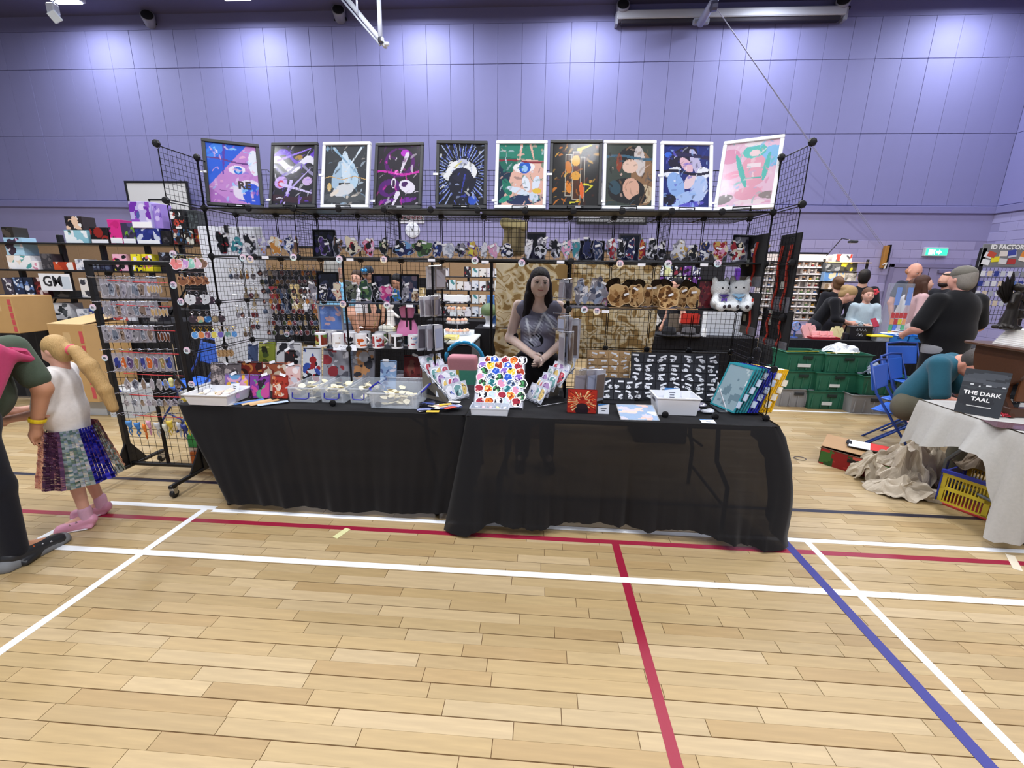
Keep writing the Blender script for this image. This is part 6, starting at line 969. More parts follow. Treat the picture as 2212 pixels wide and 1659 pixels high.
# black canvas banners with red cord on the right wing
def banner(label, x0, x1, y0, y1, cords, X=gx(12)+.02, pocket=True, chips=()):
    a = PX(x0, y0, X); b = PX(x1, y0, X); zb = PX((x0+x1)/2, y1, X).z; ya, yb_ = sorted((a.y, b.y)); zt = (a.z+b.z)/2
    t = thing('black_banner', label, 'banner', (X, (ya+yb_)/2, zb), 0, 'black cloth banners on the right wing'); d = (yb_-ya)/2; ht = zt-zb
    MB().bbox(-.004, .004, -d, d, 0, ht, .002).build('cloth', 'cloth', t, '#121116')
    for q in cords: MB().tube([(-.012, d*q, ht*.86), (-.016, d*(q+.1), ht*.6), (-.012, d*(q-.05), ht*.3), (-.018, d*(q+.08), ht*.1), (-.014, d*(q-.02), ht*.02)], .0075, 6).build('cord', 'cloth', t, '#9c2c20', smooth=True)
    if pocket: MB().bbox(-.018, -.006, -d, d, ht*.0, ht*.2, .003).build('pocket', 'acrylic', t, '#9a9aa8')
    for q, z in chips: MB().box(-.008, -.005, d*q-.018, d*q+.018, ht*z, ht*z+.045).build('swing_tag', 'card', t, '#b8bcb4')
    return t
banner('upper black cloth banner with red cords at the outer wing', 1734, 1690, 505, 678, (-.4, .5), chips=((0, .3),)); banner('lower black cloth banner with red cords and a clear pocket', 1716, 1650, 668, 752, (-.5, .35), chips=((.4, .75), (.4, .55)))
banner('inner black cloth banner behind the outer one', 1662, 1612, 508, 620, (-.3,), gx(12)-.02, chips=((.4, .4),)); banner('low inner black cloth banner near the plush toys', 1646, 1610, 632, 726, (-.3,), gx(12)-.03, chips=((.5, .3),))
o = ob('black_bag', sdf_mesh([('b', (0, 0, .14), (.07, .05, .13), .05), ('c', (0, .02, .1), (.02, .02, .36), .05, .03), ('b', (0, -.05, .1), (.05, .02, .07), .02)], .009, .03, 'bag'), 'cloth', None, '#19181d', P(1612, 800, 3.1)*Vector((1, 1, 0))+Vector((0, 0, ZT)), (0, R(7), 0)); tag(o, 'soft black bag standing behind the flip display', 'bag')
# ================================================================== left: grid gondola, shelving stall, boxes
YG = 2.97
xl = PZ(280, 1030, 0).x; xr = PZ(437, 1038, 0).x; zg = P(188, 562, YG).z
g = thing('mobile_grid_stand', 'black mobile grid stand on castors left of the tables', 'display stand', ((xl+xr)/2, YG, 0)); wg = xr-xl
for q in (-1, 1):
    MB().bbox(q*wg/2-.018, q*wg/2+.018, -.018, .018, .09, zg, .004).build('post', 'satin', g, BK)
    MB().bbox(q*wg/2-.014, q*wg/2+.014, -.33, .3, .075, .1, .004).build('foot_bar', 'satin', g, BK); MB().prism([(-.14, .1), (.14, .1), (0, .3)], .012, axis='x', off=q*wg/2-.006).build('gusset', 'satin', g, BK)
    for y in (-.3, .27):
        c = bpy.data.objects.new('castor', None); COL.objects.link(c); c.parent = g; c.location = (q*wg/2, y, 0)
        MB().lathe([(.006, -.012), (.03, -.012), (.031, 0), (.03, .012), (.006, .012)], 14, M=Matrix.Translation((0, 0, .031)) @ Matrix.Rotation(pi/2, 4, 'Y')).build('wheel', 'satin', c, '#17171a', smooth=True); MB().prism([(-.014, .03), (.014, .03), (.02, .075), (-.02, .075)], .036, axis='x', off=-.018).build('fork', 'metal', c, '#b0b2b8')
MB().bbox(-wg/2, wg/2, -.012, .012, .09, .115, .003).build('base_bar', 'satin', g, BK); MB().bbox(-wg/2, wg/2, -.016, .016, zg-.03, zg, .004).build('top_bar', 'satin', g, BK); MB().bbox(-.012, .012, .004, .022, .1, zg-.02, .003).build('middle_bar', 'satin', g, BK)
mb = MB(); nxg = 10
for i in range(1, nxg): mb.tube([(-wg/2+wg*i/nxg, 0, .11), (-wg/2+wg*i/nxg, 0, zg-.02)], .002, 4)
k = .12
while k < zg-.03: mb.tube([(-wg/2, .004, k), (wg/2, .004, k)], .002, 4); k += .068
stuff(mb.build('wire_mesh', 'dark_metal', g, BK))
hkm = MB().tube([(0, 0, 0), (0, -.09, .004), (0, -.1, .014)], .0022, 4).mesh('hook')
def gp(px, py, dy=-.06): return P(px, py, YG+dy)
for r_, (py, x0, x1) in enumerate(((608, 232, 362), (660, 240, 368), (712, 250, 378), (762, 258, 386), (809, 268, 396), (855, 280, 390), (899, 284, 394))):
    a = gp(x0, py-3); b = gp(x1, py+3); MB().tube([a, (a+b)/2+Vector((0, 0, -.004)), b], .0032, 5).build('red_strip', 'satin', g, '#c4262e').matrix_parent_inverse = Matrix.Translation(-g.location)
    for i in range(8): px = x0-14+(x1-x0+10)*i/7; ob('hook', hkm, 'metal', g, '#b8bac2', gp(px, py-9, 0)-g.location)
def gpack(px0, px1, py0, py1, pal, label, seed, dy=-.06, grp='packets on the grid stand', film=True, nb=8):
    c = gp((px0+px1)/2, py0, dy); m = mpp(px0, py0, YG+dy); w = (px1-px0)*m; h = c.z-gp((px0+px1)/2, py1, dy).z
    t = thing('hanging_packet', label, 'packet', c, rnd.uniform(-.3, .3), grp); ob('charm', plate_mesh(w*.8, h*.75, pal, seed, '#b8b6c0', .06, .2, 12, 3, .004, n=nb), 'print_gloss', t, loc=(0, -.002, -h*.92))
    if film: MB().bbox(-w/2, w/2, .003, .006, -h, 0, .001).build('bag', 'bagfilm', t, '#b9b6c2')
    MB().tube([(0, .002, -h*.18), (0, .002, .012)], .0015, 4).build('loop', 'metal', t, '#b0b2ba'); return t
pal9 = [('#8a8890', '#c0bcc8', '#4c4a54'), ('#6c7484', '#a8b0c0', '#34384a'), ('#7c6a60', '#b8a494', '#3c302a'), ('#9c98a8', '#d0ccd8', '#5c5868')]
for r_, (y0, y1, xs_, lb) in enumerate([(602, 645, range(212, 318, 13), 'top'), (652, 686, range(216, 326, 13), 'second'), (704, 740, (218, 236, 252, 266, 280, 296, 312), 'third'), (762, 802, range(240, 366, 14), 'fourth'), (812, 846, (262, 280, 298, 316, 332, 346, 372), 'fifth'), (858, 880, (262, 279, 297, 310, 322, 334, 345, 356, 366, 380), 'sixth')]):
    for i, x in enumerate(xs_): gpack(x, x+(22 if r_ in (0, 1) else 18), y0, y1, (pal9[i % 4] if r_ != 3 else (('#2c3c8c', '#8c8ab0', '#30303c'), ('#c8622c', '#2c2c34', '#e0d8d0'), ('#5c4a78', '#b0a4c8', '#2c2438'), ('#8c7c50', '#d0c090', '#a84830'))[i % 4]), ('clear bagged charm' if r_ < 2 else ('bagged metal charm' if r_ == 2 else 'coloured bagged charm' if r_ == 3 else 'loose acrylic charm'))+' in the %s row of the grid stand' % lb, 900+r_*20+i, film=r_ < 4)
for r_, (x0, x1, y0, y1, lb) in enumerate([(313, 345, 611, 636, 'upper'), (322, 360, 661, 686, 'lower')]):
    for i in range(5): x = x0+(x1-x0)*i/5; gpack(x, x+11, y0, y1, ('#b89a6c', '#8c6c44', '#cdb084'), 'wooden tag in the %s bunch on the grid stand' % lb, 1030+i, -.09, 'wooden tags on the grid stand', False, 4)
for i in range(4): gpack(336+i*7, 345+i*7, 712, 741, ('#5c3018', '#7a4424', '#3c2010'), 'brown leather tag on the grid stand', 1040+i, -.09, 'leather tags on the grid stand', False, 3)
rub = [(268, 284, '#4a86c4', 'sky blue'), (285, 303, '#3a78bc', 'deeper blue'), (303, 316, '#e07a2c', 'orange'), (309, 328, '#e0a4bc', 'pink'), (330, 344, '#c8ccd0', 'pale grey'), (346, 362, '#d8d8c8', 'off-white'), (356, 372, '#e0c444', 'yellow'), (376, 392, '#d0d4dc', 'white and navy'), (390, 402, '#2c3c8c', 'dark blue'), (398, 410, '#e8d23c', 'bright yellow')]
for i, (x0, x1, c, n_) in enumerate(rub):
    p = gp((x0+x1)/2, 905+(i % 3)*4, -.08); t = thing('rubber_strap', n_+' rubber wrist strap in the bottom row of the grid stand', 'strap', p, rnd.uniform(-.6, .6), 'rubber straps on the grid stand')
    ob('figure', sdf_mesh([('e', (0, 0, -.035), (.02, .012, .02)), ('e', (.006, 0, -.06), (.014, .01, .016)), ('c', (-.014, 0, -.022), (-.018, 0, -.012), .006, .004), ('c', (.014, 0, -.022), (.018, 0, -.012), .006, .004)], .005, .008, 'figure'), 'satin', t, c); MB().tube([(.0, .006, -.07), (-.01, .006, -.1), (0, .006, -.13), (.01, .006, -.1), (0, .006, -.07)], .005, 5).build('band', 'satin', t, c)
t = thing('black_tag_charm', 'black strap with pale yellow toy on the grid stand', 'key ring', gp(375, 808, -.09)); MB().bbox(-.012, .012, -.003, .003, -.12, 0, .003).build('strap', 'satin', t, '#1c1c1e', rot=(0, R(-35), 0)); ob('toy', sdf_mesh([('e', (-.03, 0, -.05), (.02, .014, .022)), ('e', (-.03, 0, -.08), (.016, .012, .02))], .006, .01, 'toy'), 'satin', t, '#e8e4a0')
badge(201, 664, YG-.05, '£6', 'round pastel badge reading £6 on the upper post of the grid stand', .024); badge(227, 773, YG-.05, '£6', 'round pastel badge reading £6 on the lower post of the grid stand', .024)
# drawer tower behind the stand
t = thing('drawer_tower', 'white tower of blue, green and orange drawers behind the grid stand', 'drawer unit', (PZ(437, 1020, 0).x, 3.12, 0)); MB().bbox(-.14, .14, 0, .36, 0, .66, .01).build('carcass', 'milky', t, '#e6e8ec')
for i, c in enumerate(('#d8702c', '#3f9a50', '#2450a8', '#d8c040')): d = MB().bbox(-.12, .12, -.012, .3, .04+.15*i, .155+.15*i, .006).build('drawer', 'satin', t, c); MB().bbox(-.04, .04, -.022, -.012, .12+.15*i, .14+.15*i, .004).build('pull', 'satin', d, c)
# cardboard boxes, clear boxes behind
def carton(label, px0, px1, py0, py1, Y, depth, col='#b8935f', flaps=True, strip=None, rz=0, z0=None, grp=None):
    c, w, h = place(px0, px1, py0, py1, Y); z = max(0, c.z) if z0 is None else z0; h = P((px0+px1)/2, py0, Y).z-z
    t = thing('cardboard_box', label, 'cardboard box', (c.x, Y, z), rz, grp); MB().bbox(-w/2, w/2, 0, depth, 0, h, .004).build('body', 'card', t, col)
    if flaps: MB().prism([(0, h), (depth, h+.06), (depth, h+.066), (0, h+.006)], w*.98, axis='x', off=-w*.49).build('flap', 'card', t, '#cfae7c')
    MB().box(-w*.1, w*.1, -.001, 0, h*.6, h*.9).build('tape', 'satin', t, '#c9a878')
    if strip:
        for i in range(5): MB().box(w*.36, w*.46, -.002, 0, h*(.05+.18*i), h*(.2+.18*i)).build('red_print', 'card', t, strip)
    return t
lc = carton('large cardboard box with red printed strip behind the ponytail girl', 138, 218, 702, 868, 4.2, .5, strip='#c04a50'); carton('cardboard box with a red label at the left edge', -30, 40, 640, 700, 4.3, .4, flaps=False, strip='#c04a50', z0=.9)
MB().bbox(-.03, .03, -.003, -.001, -.03, .03, .0005).build('yellow_sticker', 'card', lc, '#e6e024', (.12, 0, .36), (0, R(30), 0))
for k, (a, b, c, d, Y, lb) in enumerate(((212, 262, 812, 880, 4.45, 'left'), (262, 318, 815, 882, 4.4, 'right'))):
    q, w, h = place(a, b, c, d, Y); t = thing('clear_storage_box', 'clear storage box on the floor behind the grid stand, %s one' % lb, 'storage box', (q.x, Y, 0), 0, 'storage boxes on the floor'); openbox(w*.94, .3, .3, .004, .05, .012).build('tub', 'milky', t, '#dfe4ea'); MB().bbox(-w/2, w/2, -.16, .16, .3, .325, .006).build('lid', 'milky', t, '#e8ecf0'); MB().tube([(-w*.2, -.165, .3), (-w*.16, -.18, .34), (w*.16, -.18, .34), (w*.2, -.165, .3)], .008, 5).build('handle', 'satin', t, '#23308c'); MB().bbox(-w*.3, w*.3, -.1, .1, .02, .2, .01).build('contents', 'card', t, '#8c8478')
# blue folding chair maker
def chair(label, loc, rz, col='#2a5fc0', seat='#2c64c8', grp='blue folding chairs', tubes='#1f3f8c'):
    t = thing('folding_chair', label, 'chair', loc, rz, grp); Q = lambda n, p, r=.011, c=tubes: MB().tube(p, r, 6).build(n, 'satin', t, c, smooth=True)
    ob('seat', MB().bbox(-.2, .2, -.2, .2, .43, .452, .01).mesh('seat'), 'satin', t, seat); ob('backrest', MB().bbox(-.2, .2, -.008, .008, -.11, .11, .006).mesh('backrest'), 'satin', t, col, (0, .24, .72), (R(-12), 0, 0))
    for q in (-1, 1): Q('leg', [(q*.215, -.24, .0), (q*.215, .18, .6), (q*.2, .27, .86)]); Q('leg', [(q*.19, .28, 0), (q*.19, -.16, .43)])
    Q('back_rail', [(-.2, .27, .86), (0, .275, .875), (.2, .27, .86)]); Q('stretcher', [(-.215, -.16, .1), (.215, -.16, .1)], .008); return t
chair('blue folding chair seen through the grid stand', (P(395, 760, 4.2).x, 4.2, 0), R(-30))
# --- shelving stall with boxed figures
YK = 5.0
def black_table(label, x0, x1, y0, y1, top=.74, col='#121116'):
    t = thing('cloth_covered_table', label, 'table', ((x0+x1)/2, y0, 0), group='black-cloth tables in the background'); w = x1-x0; d = y1-y0
    mb = MB(); n = 40
    for side in range(3):
        L_ = (w, d, d)[side]
        for i in range(n):
            def pt(i, z):
                s = i/n; o = .018*n1(s*13*L_)*(1-z/top)
                return ((-w/2+w*s, -o, z), (-w/2-o, d*(1-s), z), (w/2+o, d*s, z))[side]
            mb.add([pt(i, .03), pt(i+1, .03), pt(i+1, top), pt(i, top)], [(0, 1, 2, 3)])
    mb.add([(-w/2, 0, top), (w/2, 0, top), (w/2, d, top), (-w/2, d, top)], [(0, 1, 2, 3)]); mb.build('cloth', 'cloth', t, col, smooth=False)
    MB().bbox(-w/2+.02, w/2-.02, .02, d-.02, top-.035, top-.002, .004).build('tabletop', 'satin', t, '#8c8a88')
    for q in (-1, 1):
        for e in (.06, d-.06): MB().tube([(q*(w/2-.15), e, 0), (q*(w/2-.15), e, top-.03)], .014, 6).build('leg', 'dark_metal', t, '#3a3a40')
    return t
xa = P(-160, 700, YK).x; xb = P(395, 700, YK).x
black_table('black-cloth table under the boxed-figure shelving', xa, xb, YK-.2, YK+.5, .98)
un = thing('black_shelving', 'black open shelving crowded with boxed figures at the left', 'shelving', (0, YK+.1, 0))
for x in (P(36, 640, YK).x, P(135, 640, YK).x, P(222, 640, YK).x, P(318, 640, YK).x, P(392, 640, YK).x): MB().bbox(x-.025, x+.025, .0, .05, .98, 1.98, .004).build('post', 'satin', un, BK)
for z in (1.25, 1.57, 1.88): MB().bbox(xa, xb+.05, -.16, .2, z-.02, z, .003).build('shelf', 'satin', un, BK)
for i in range(4): x = P(60+90*i, 640, YK).x; MB().tube([(x, .06, 1.0), (x+.45, .06, 1.55)], .012, 5).build('brace', 'satin', un, BK)
def pbox(px0, px1, pyt, z0, Y, pal, label, seed, depth=.16, strip=None, grp='boxed figures on the black shelving', rz=0, body=None, n=16, name='product_box', cat='boxed figure'):
    pc = (px0+px1)/2; m = mpp(pc, pyt, Y); w = (px1-px0)*m; c = P(pc, pyt, Y); h = max(.04, c.z-z0)
    t = thing(name, label, cat, (c.x, Y, z0), rz, grp); MB().bbox(-w/2, w/2, .001, depth, 0, h, .002).build('carton', 'card', t, body or pal[0]); ob('printed_front', card_mesh('front', w*.97, h*.98, blobs(pal, n, seed, rmin=.08, rmax=.3, ax=h/w), 24, 28, 0, 0, h*.01), 'print', t)
    if strip: MB().box(-w*.46, w*.46, -.003, 0, h*.02, h*.24).build('price_strip', 'card', t, strip)
    return t
YB_ = YK-.02
BX = [(135, 188, 497, 1.88, ('#8cc0d0', '#e4eaf0', '#4c6a5c', '#e8f0f4'), 'pale teal and white figure box'), (190, 231, 491, 1.88, ('#141216', '#241a1c', '#8c2420', '#1c181c'), 'black figure box with a red mark'), (229, 258, 474, 1.88, ('#d02c88', '#2c2430', '#c02478', '#3a3040'), 'magenta figure box'), (258, 288, 481, 1.88, ('#3a3450', '#6c9c30', '#2a2a34', '#54487c'), 'violet and lime figure box'), (289, 344, 493, 1.88, ('#24307c', '#1c2460', '#c0c8e0', '#303a8c'), 'royal blue figure box'), (345, 368, 498, 1.88, ('#17161a', '#242228', '#4c4a50'), 'narrow black figure box'), (369, 392, 494, 1.88, ('#241a1c', '#7c2c28', '#c8c0b8', '#3a6090'), 'first dark red collector box'), (394, 416, 494, 1.88, ('#241c1a', '#8c4030', '#c8c8c0', '#34506c'), 'second dark red collector box'), (418, 438, 495, 1.88, ('#5c1c18', '#8c2820', '#2c1412', '#a06c20'), 'third dark red collector box'),
      (4, 46, 513, P(20, 551, YK-.02).z, ('#a8d0e8', '#e8e4f0', '#3c3040', '#d8b0d0'), 'tall white box with a dancer-like blur of colour'), (10, 66, 552, 1.57, ('#eceef2', '#f4f4f6', '#54a0a0', '#e8d8c8'), 'wide white box with a teal patch'), (66, 82, 564, 1.57, ('#f0ecf0', '#d890a8'), 'slim white and pink box'), (112, 158, 566, 1.57, ('#c8502c', '#e8e4e0', '#a83820'), 'orange-red box with a white window'), (160, 182, 560, 1.57, ('#e4e4ea', '#7c8090', '#c8ccd8'), 'white figure box beside the orange one'), (190, 212, 562, 1.57, ('#3a3c50', '#22242e', '#6c7488'), 'slate figure box'), (213, 236, 562, 1.57, ('#2e3048', '#4c5470', '#1c1c24'), 'dark blue-grey figure box'), (240, 272, 549, 1.57, ('#e8b0c8', '#d82c78', '#1c1c20', '#e8e040'), 'pink and yellow blister pack'), (280, 302, 549, 1.57, ('#e8dc28', '#24222a', '#e8e8e8', '#30343c'), 'first yellow and black blister pack'), (304, 327, 549, 1.57, ('#e4d424', '#2c2a34', '#d87090', '#f0f0f0'), 'second yellow and black blister pack'), (340, 362, 545, 1.57, ('#1c1a20', '#34323c', '#8c98b0'), 'black pack by the stand post'), (84, 110, 548, 1.57, ('#3c3a40', '#5c585c', '#28262c'), 'charcoal figurine box'),
      (0, 24, 600, 1.25, ('#3c3844', '#d8d8e0', '#5c5468'), 'grey art box at the left edge'), (24, 46, 599, 1.25, ('#26304c', '#7c98c8', '#e0e4ec'), 'blue and white art box'), (47, 68, 599, 1.25, ('#20283c', '#5c78b0', '#d8dce8'), 'navy art box'), (69, 98, 599, 1.25, ('#5c1c20', '#a04038', '#2c1418', '#d8c8c8'), 'crimson art box'), (112, 150, 628, 1.25, ('#34322e', '#5c544c', '#201e1e'), 'dark photograph-print box'), (168, 192, 600, 1.25, ('#e0dcd8', '#3c3c44', '#b8b8c0'), 'white and black box near the stand'), (196, 240, 630, 1.25, ('#8c7868', '#4c3c34', '#c8b8a8'), 'brown box behind the hanging packets'), (250, 300, 632, 1.25, ('#3c3c48', '#8890a8', '#22222a'), 'grey-blue box behind the hanging packets'),
      (58, 108, 656, .98, ('#5c605c', '#a8acb0', '#3c5040', '#2c2c30'), 'wide grey-green box on the lowest shelf'), (112, 150, 655, .98, ('#d8d8dc', '#2c3034', '#54585c'), 'white-topped dark box on the lowest shelf'), (163, 188, 668, .98, ('#e8e8ee', '#d0d0da', '#8890a0'), 'small white box on the lowest shelf'), (190, 212, 665, .98, ('#3a4488', '#e0dcb0', '#6c78a8'), 'small blue and cream box on the lowest shelf'), (240, 292, 676, .98, ('#e0e0e8', '#4c4854', '#c8504c'), 'white box behind the second packet row'), (300, 345, 678, .98, ('#2c2a30', '#b8b4b0', '#5c5458'), 'dark box behind the second packet row')]
for i, (a, b, c, z, pal, lb) in enumerate(BX): pbox(a, b, c, z, YB_, pal, lb+' on the black shelving', 1100+i, strip='#eef0f6' if z == 1.88 and i in (1, 2, 3, 4) else None)
pbox(136, 176, 467, P(150, 496, YB_).z, YB_, ('#2c2428', '#e0c0a8', '#e8e8ea', '#1c1a1e'), 'black and cream box stacked on the pale teal box', 1150); pbox(274, 322, 435, P(310, 493, YB_).z, YB_-.01, ('#b8b0e0', '#8c4cc0', '#7030a8', '#d8d0f0', '#4c58a0'), 'large lilac and purple box stacked highest', 1151, strip='#f2f2f8'); pbox(324, 345, 440, P(330, 493, YB_).z, YB_+.02, ('#9a80d0', '#6c50b0', '#c8b8e8'), 'side-turned purple box beside the highest one', 1152)
pbox(364, 397, 452, P(380, 494, YB_).z, YB_, ('#1c1c20', '#e8e8ea', '#2c2c30', '#c84838'), 'black box with a white window stacked on the collector boxes', 1153); pbox(402, 424, 454, P(412, 494, YB_).z, YB_, ('#34383c', '#24282c', '#4c5458'), 'clear grey case stacked on the collector boxes', 1154)
pbox(0, 26, 490, P(10, 513, YB_).z, YB_, ('#2c2824', '#4c443c', '#1c1a18'), 'dark brown box on the tall white box', 1155)
t = thing('lettered_card', 'white card with large black letters on the black shelving', 'sign', P(124, 628, 4.932)); m = mpp(124, 610, 4.932); MB().box(-36*m, 36*m, 0, .003, 0, 36*m).build('card', 'card', t, '#eceef4'); text('lettering', 'GM', 30*m, 'satin', t, '#26262c', (-6*m, -.002, 19*m), bold=.004); MB().box(14*m, 34*m, -.001, 0, 4*m, 30*m).build('side_panel', 'card', t, '#c8d4e0')
# far-left background: dark stall under the wood lining
black_table('black-cloth table in front of the timber lining at the far left', -9.6, -5.4, 9.0, 9.8); black_table('black-cloth table in front of the timber lining, left of the rack', -5.2, -1.6, 9.2, 9.9)

def backdrop(label, px0, px1, Y, z0, z1):
    xa, xb = P(px0, 620, Y).x, P(px1, 620, Y).x; t = thing('black_backdrop', label, 'backdrop', ((xa+xb)/2, Y, z0), group='black backdrops on the far tables'); MB().bbox(-(xb-xa)/2, (xb-xa)/2, 0, .03, 0, z1-z0, .006).build('board', 'cloth', t, '#16151a'); [MB().bbox(q*(xb-xa)/2-.02, q*(xb-xa)/2+.02, .03, .25, 0, .05, .006).build('foot', 'satin', t, '#222226') for q in (-.8, .8)]
backdrop('black backdrop on the far table behind the white board', 400, 545, 9.3, .74, 1.62); backdrop('black backdrop on the far table behind the key rings', 548, 700, 9.5, .74, 1.62); backdrop('black backdrop on the far table behind the mugs', 760, 935, 9.5, .74, 1.5)
for i in range(16): pbox(556+i*23, 572+i*23, 612+(i*7) % 19, .742, 9.35, (('#e4e4ea', '#5c6478', '#2c2c34'), ('#8c3038', '#e0d8d0', '#2c2428'), ('#34405c', '#c8ccd8', '#8c94a8'), ('#c8b080', '#3c3428', '#e8e0d0'))[i % 4], ('tall' if i % 3 else 'short')+' boxed item on the far table before the black backdrop', 1800+i, .1, grp='boxed items on the far table')
# ================================================================== middle background
YQ = 5.7
x0, x1 = P(752, 705, YQ).x, P(922, 705, YQ).x
black_table('black-cloth table behind the mugs', x0, x1, YQ, YQ+.5, .80)
def on(px, Y, z): p = P(px, 700, Y); return Vector((p.x, Y, z))
t = thing('wooden_case', 'open brown wooden case on the table behind the mugs', 'case', on(785, 5.85, .80)); MB().bbox(-.17, .17, -.1, .1, 0, .06, .008).build('tray', 'wood', t, '#5a3420'); MB().bbox(-.17, .17, -.01, .01, 0, .2, .006).build('lid', 'wood', t, '#7a4a28', (0, .11, .06), (R(-30), 0, 0)); MB().tube([(.16, .1, .2), (.17, -.08, .06)], .006, 5).build('stay', 'metal', t, '#b8a068')
for i, (px, c, s) in enumerate(((770, '#e8d0d4', .05), (778, '#e8e4e8', .045), (838, '#f0eee0', .07), (846, '#e8e2b8', .05), (828, '#eceae4', .06), (860, '#5a3420', .06))): tag(ob('trinket_box', MB().bbox(-s, s, -s*.7, s*.7, 0, s*1.2, .006).prism([(-s, s*1.2), (s, s*1.2), (0, s*1.7)], s*1.2, off=-s*.6).mesh('box'), 'satin', None, c, on(px, 5.78+.03*i, .80)), ['pale pink', 'small white', 'tall ivory', 'butter yellow', 'cream', 'brown'][i]+' trinket box on the table behind the mugs', 'trinket box', 'trinket boxes')
t = thing('white_figurine', 'white figurine on the table behind the mugs', 'figurine', on(845, 6.0, .80)); ob('figure', sdf_mesh([('c', (0, 0, .05), (0, 0, .25), .06, .05), ('e', (0, 0, .36), (.05, .05, .06)), ('c', (.04, 0, .25), (.12, -.03, .2), .02, .018)], .012, .03, 'figure'), 'satin', t, '#e6e0dc'); MB().bbox(-.08, .08, -.08, .08, 0, .05, .006).build('plinth', 'satin', t, '#e8e8ea')
# far stall of small boxed toys
YT = 8.4
st = thing('toy_shelving', 'shelving of small boxed toys against the timber wall', 'shelving', (P(1010, 650, YT).x, YT, 0)); wS = (P(1085, 650, YT).x-P(940, 650, YT).x)
for z in (.8, 1.05, 1.3, 1.55): MB().bbox(-wS/2, wS/2, 0, .3, z-.02, z, .004).build('shelf', 'satin', st, '#1c1a20')
for q in (-1, 0, 1): MB().bbox(q*wS/2-.02, q*wS/2+.02, .1, .15, 0, 1.6, .004).build('upright', 'satin', st, '#1c1a20')
black_table('black-cloth table under the boxed-toy shelving', P(935, 650, YT).x, P(1230, 650, YT).x, YT-.5, YT+.1, .76)
tp = [('#e8e8ee', '#7c3040', '#34343c'), ('#dfe2ea', '#4c6890', '#24242c'), ('#e4e0e4', '#8c6cb0', '#2c2830'), ('#e8e4e0', '#c08050', '#3c3430'), ('#e0e6ea', '#4c8c90', '#22282c'), ('#2c2a30', '#8c2c34', '#c8c8cc')]
tbx = []
for i, p in enumerate(tp): mb = MB(); f = blobs(p, 6, 1300+i, bg=p[0], rmin=.14, rmax=.3); [mb.add([(-.06+.012*a, 0, .014*b), (-.048+.012*a, 0, .014*b), (-.048+.012*a, 0, .014*b+.014), (-.06+.012*a, 0, .014*b+.014)], [(0, 1, 2, 3)], f((a+.5)/10, (b+.5)/12)) for a in range(10) for b in range(12)]; mb.box(-.06, .06, .0005, .1, 0, .168, hexc(p[0])); tbx.append(mb.mesh('toy_box'))
for r_, z in enumerate((.8, 1.05, 1.3, 1.55)):
    for k in range(9):
        if r_ == 3 and k in (2, 3): continue
        tag(ob('toy_box', tbx[(k*5+r_*3) % 6], 'print', None, None, (st.location.x-wS/2+.07+k*(wS-.14)/8, YT-.0+.02*(k % 2), z), (0, 0, rnd.uniform(-.1, .1)), (1, 1, rnd.uniform(.9, 1.15))), 'small boxed toy on the %s shelf against the timber wall' % ('lowest', 'second', 'third', 'top')[r_], 'boxed toy', 'boxed toys on the far shelving')
# cake stall: white table, tiered stand, cupcakes
YC = 6.2
t = thing('white_table', 'white-topped table with the cake stand', 'table', (P(985, 715, 5.9).x, 5.55, 0)); MB().bbox(-.38, .28, 0, 1.3, .70, .74, .01).build('tabletop', 'satin', t, '#e2e8ea')
for q in (-.34, .24):
    for e in (.1, 1.2): MB().tube([(q, e, 0), (q, e, .7)], .016, 6).build('leg', 'dark_metal', t, '#2c2c34')
MB().bbox(-.37, .27, .02, 1.28, .05, .69, .01).build('skirt', 'cloth', t, '#111015')
cs_ = thing('cake_stand', 'clear three-tier stand of cupcakes left of the seller', 'cake stand', (P(988, 690, YC).x, YC, .74))
TI = ((.02, .2, 7), (.17, .17, 6), (.33, .15, 4), (.47, .15, 0))
for z, r0, n in TI: MB().lathe([(r0, z), (r0, z+.008)], 24).build('tier', 'acrylic', cs_, '#dfe4ea')
MB().tube([(0, 0, 0), (0, 0, .5)], .008, 6).build('stem', 'acrylic', cs_, '#dfe4ea'); MB().bbox(-.16, .16, -.1, .1, .48, .56, .004).build('top_box', 'card', cs_, '#f0f2f6')
cup = MB().lathe([(.022, 0), (.03, .035)], 10).mesh('paper_case'); ice = MB().lathe([(.031, .033), (.034, .045), (.022, .062), (.008, .072), (0, .074)], 10).mesh('icing', True)
for i, (z, r0, n) in enumerate(TI):
    for k in range(n):
        a = pi*1.0+(k+.5)/n*pi; t = thing('cupcake', 'peach-iced cupcake on the %s tier of the cake stand' % ('bottom', 'middle', 'upper', 'top')[i], 'cupcake', cs_.location+Vector((r0*.75*math.cos(a), r0*.75*math.sin(a), z+.009)), 0, 'cupcakes on the cake stand'); ob('paper_case', cup, 'card', t, '#d8d4d8'); ob('icing', ice, 'satin', t, ('#e8b898', '#e6a890', '#eac8a8')[k % 3])
tag(MB().bbox(-.09, .09, -.1, .1, 0, .05, .006).build('yellow_tub', 'satin', None, '#e8d02c', on(975, 5.75, .741)), 'yellow plastic tub on the white table', 'tub'); tag(openbox(.16, .16, .07, .003, .05).build('clear_tub', 'acrylic', None, '#e0e6ea', on(972, 5.6, .741)), 'clear plastic tub at the near corner of the white table', 'tub')
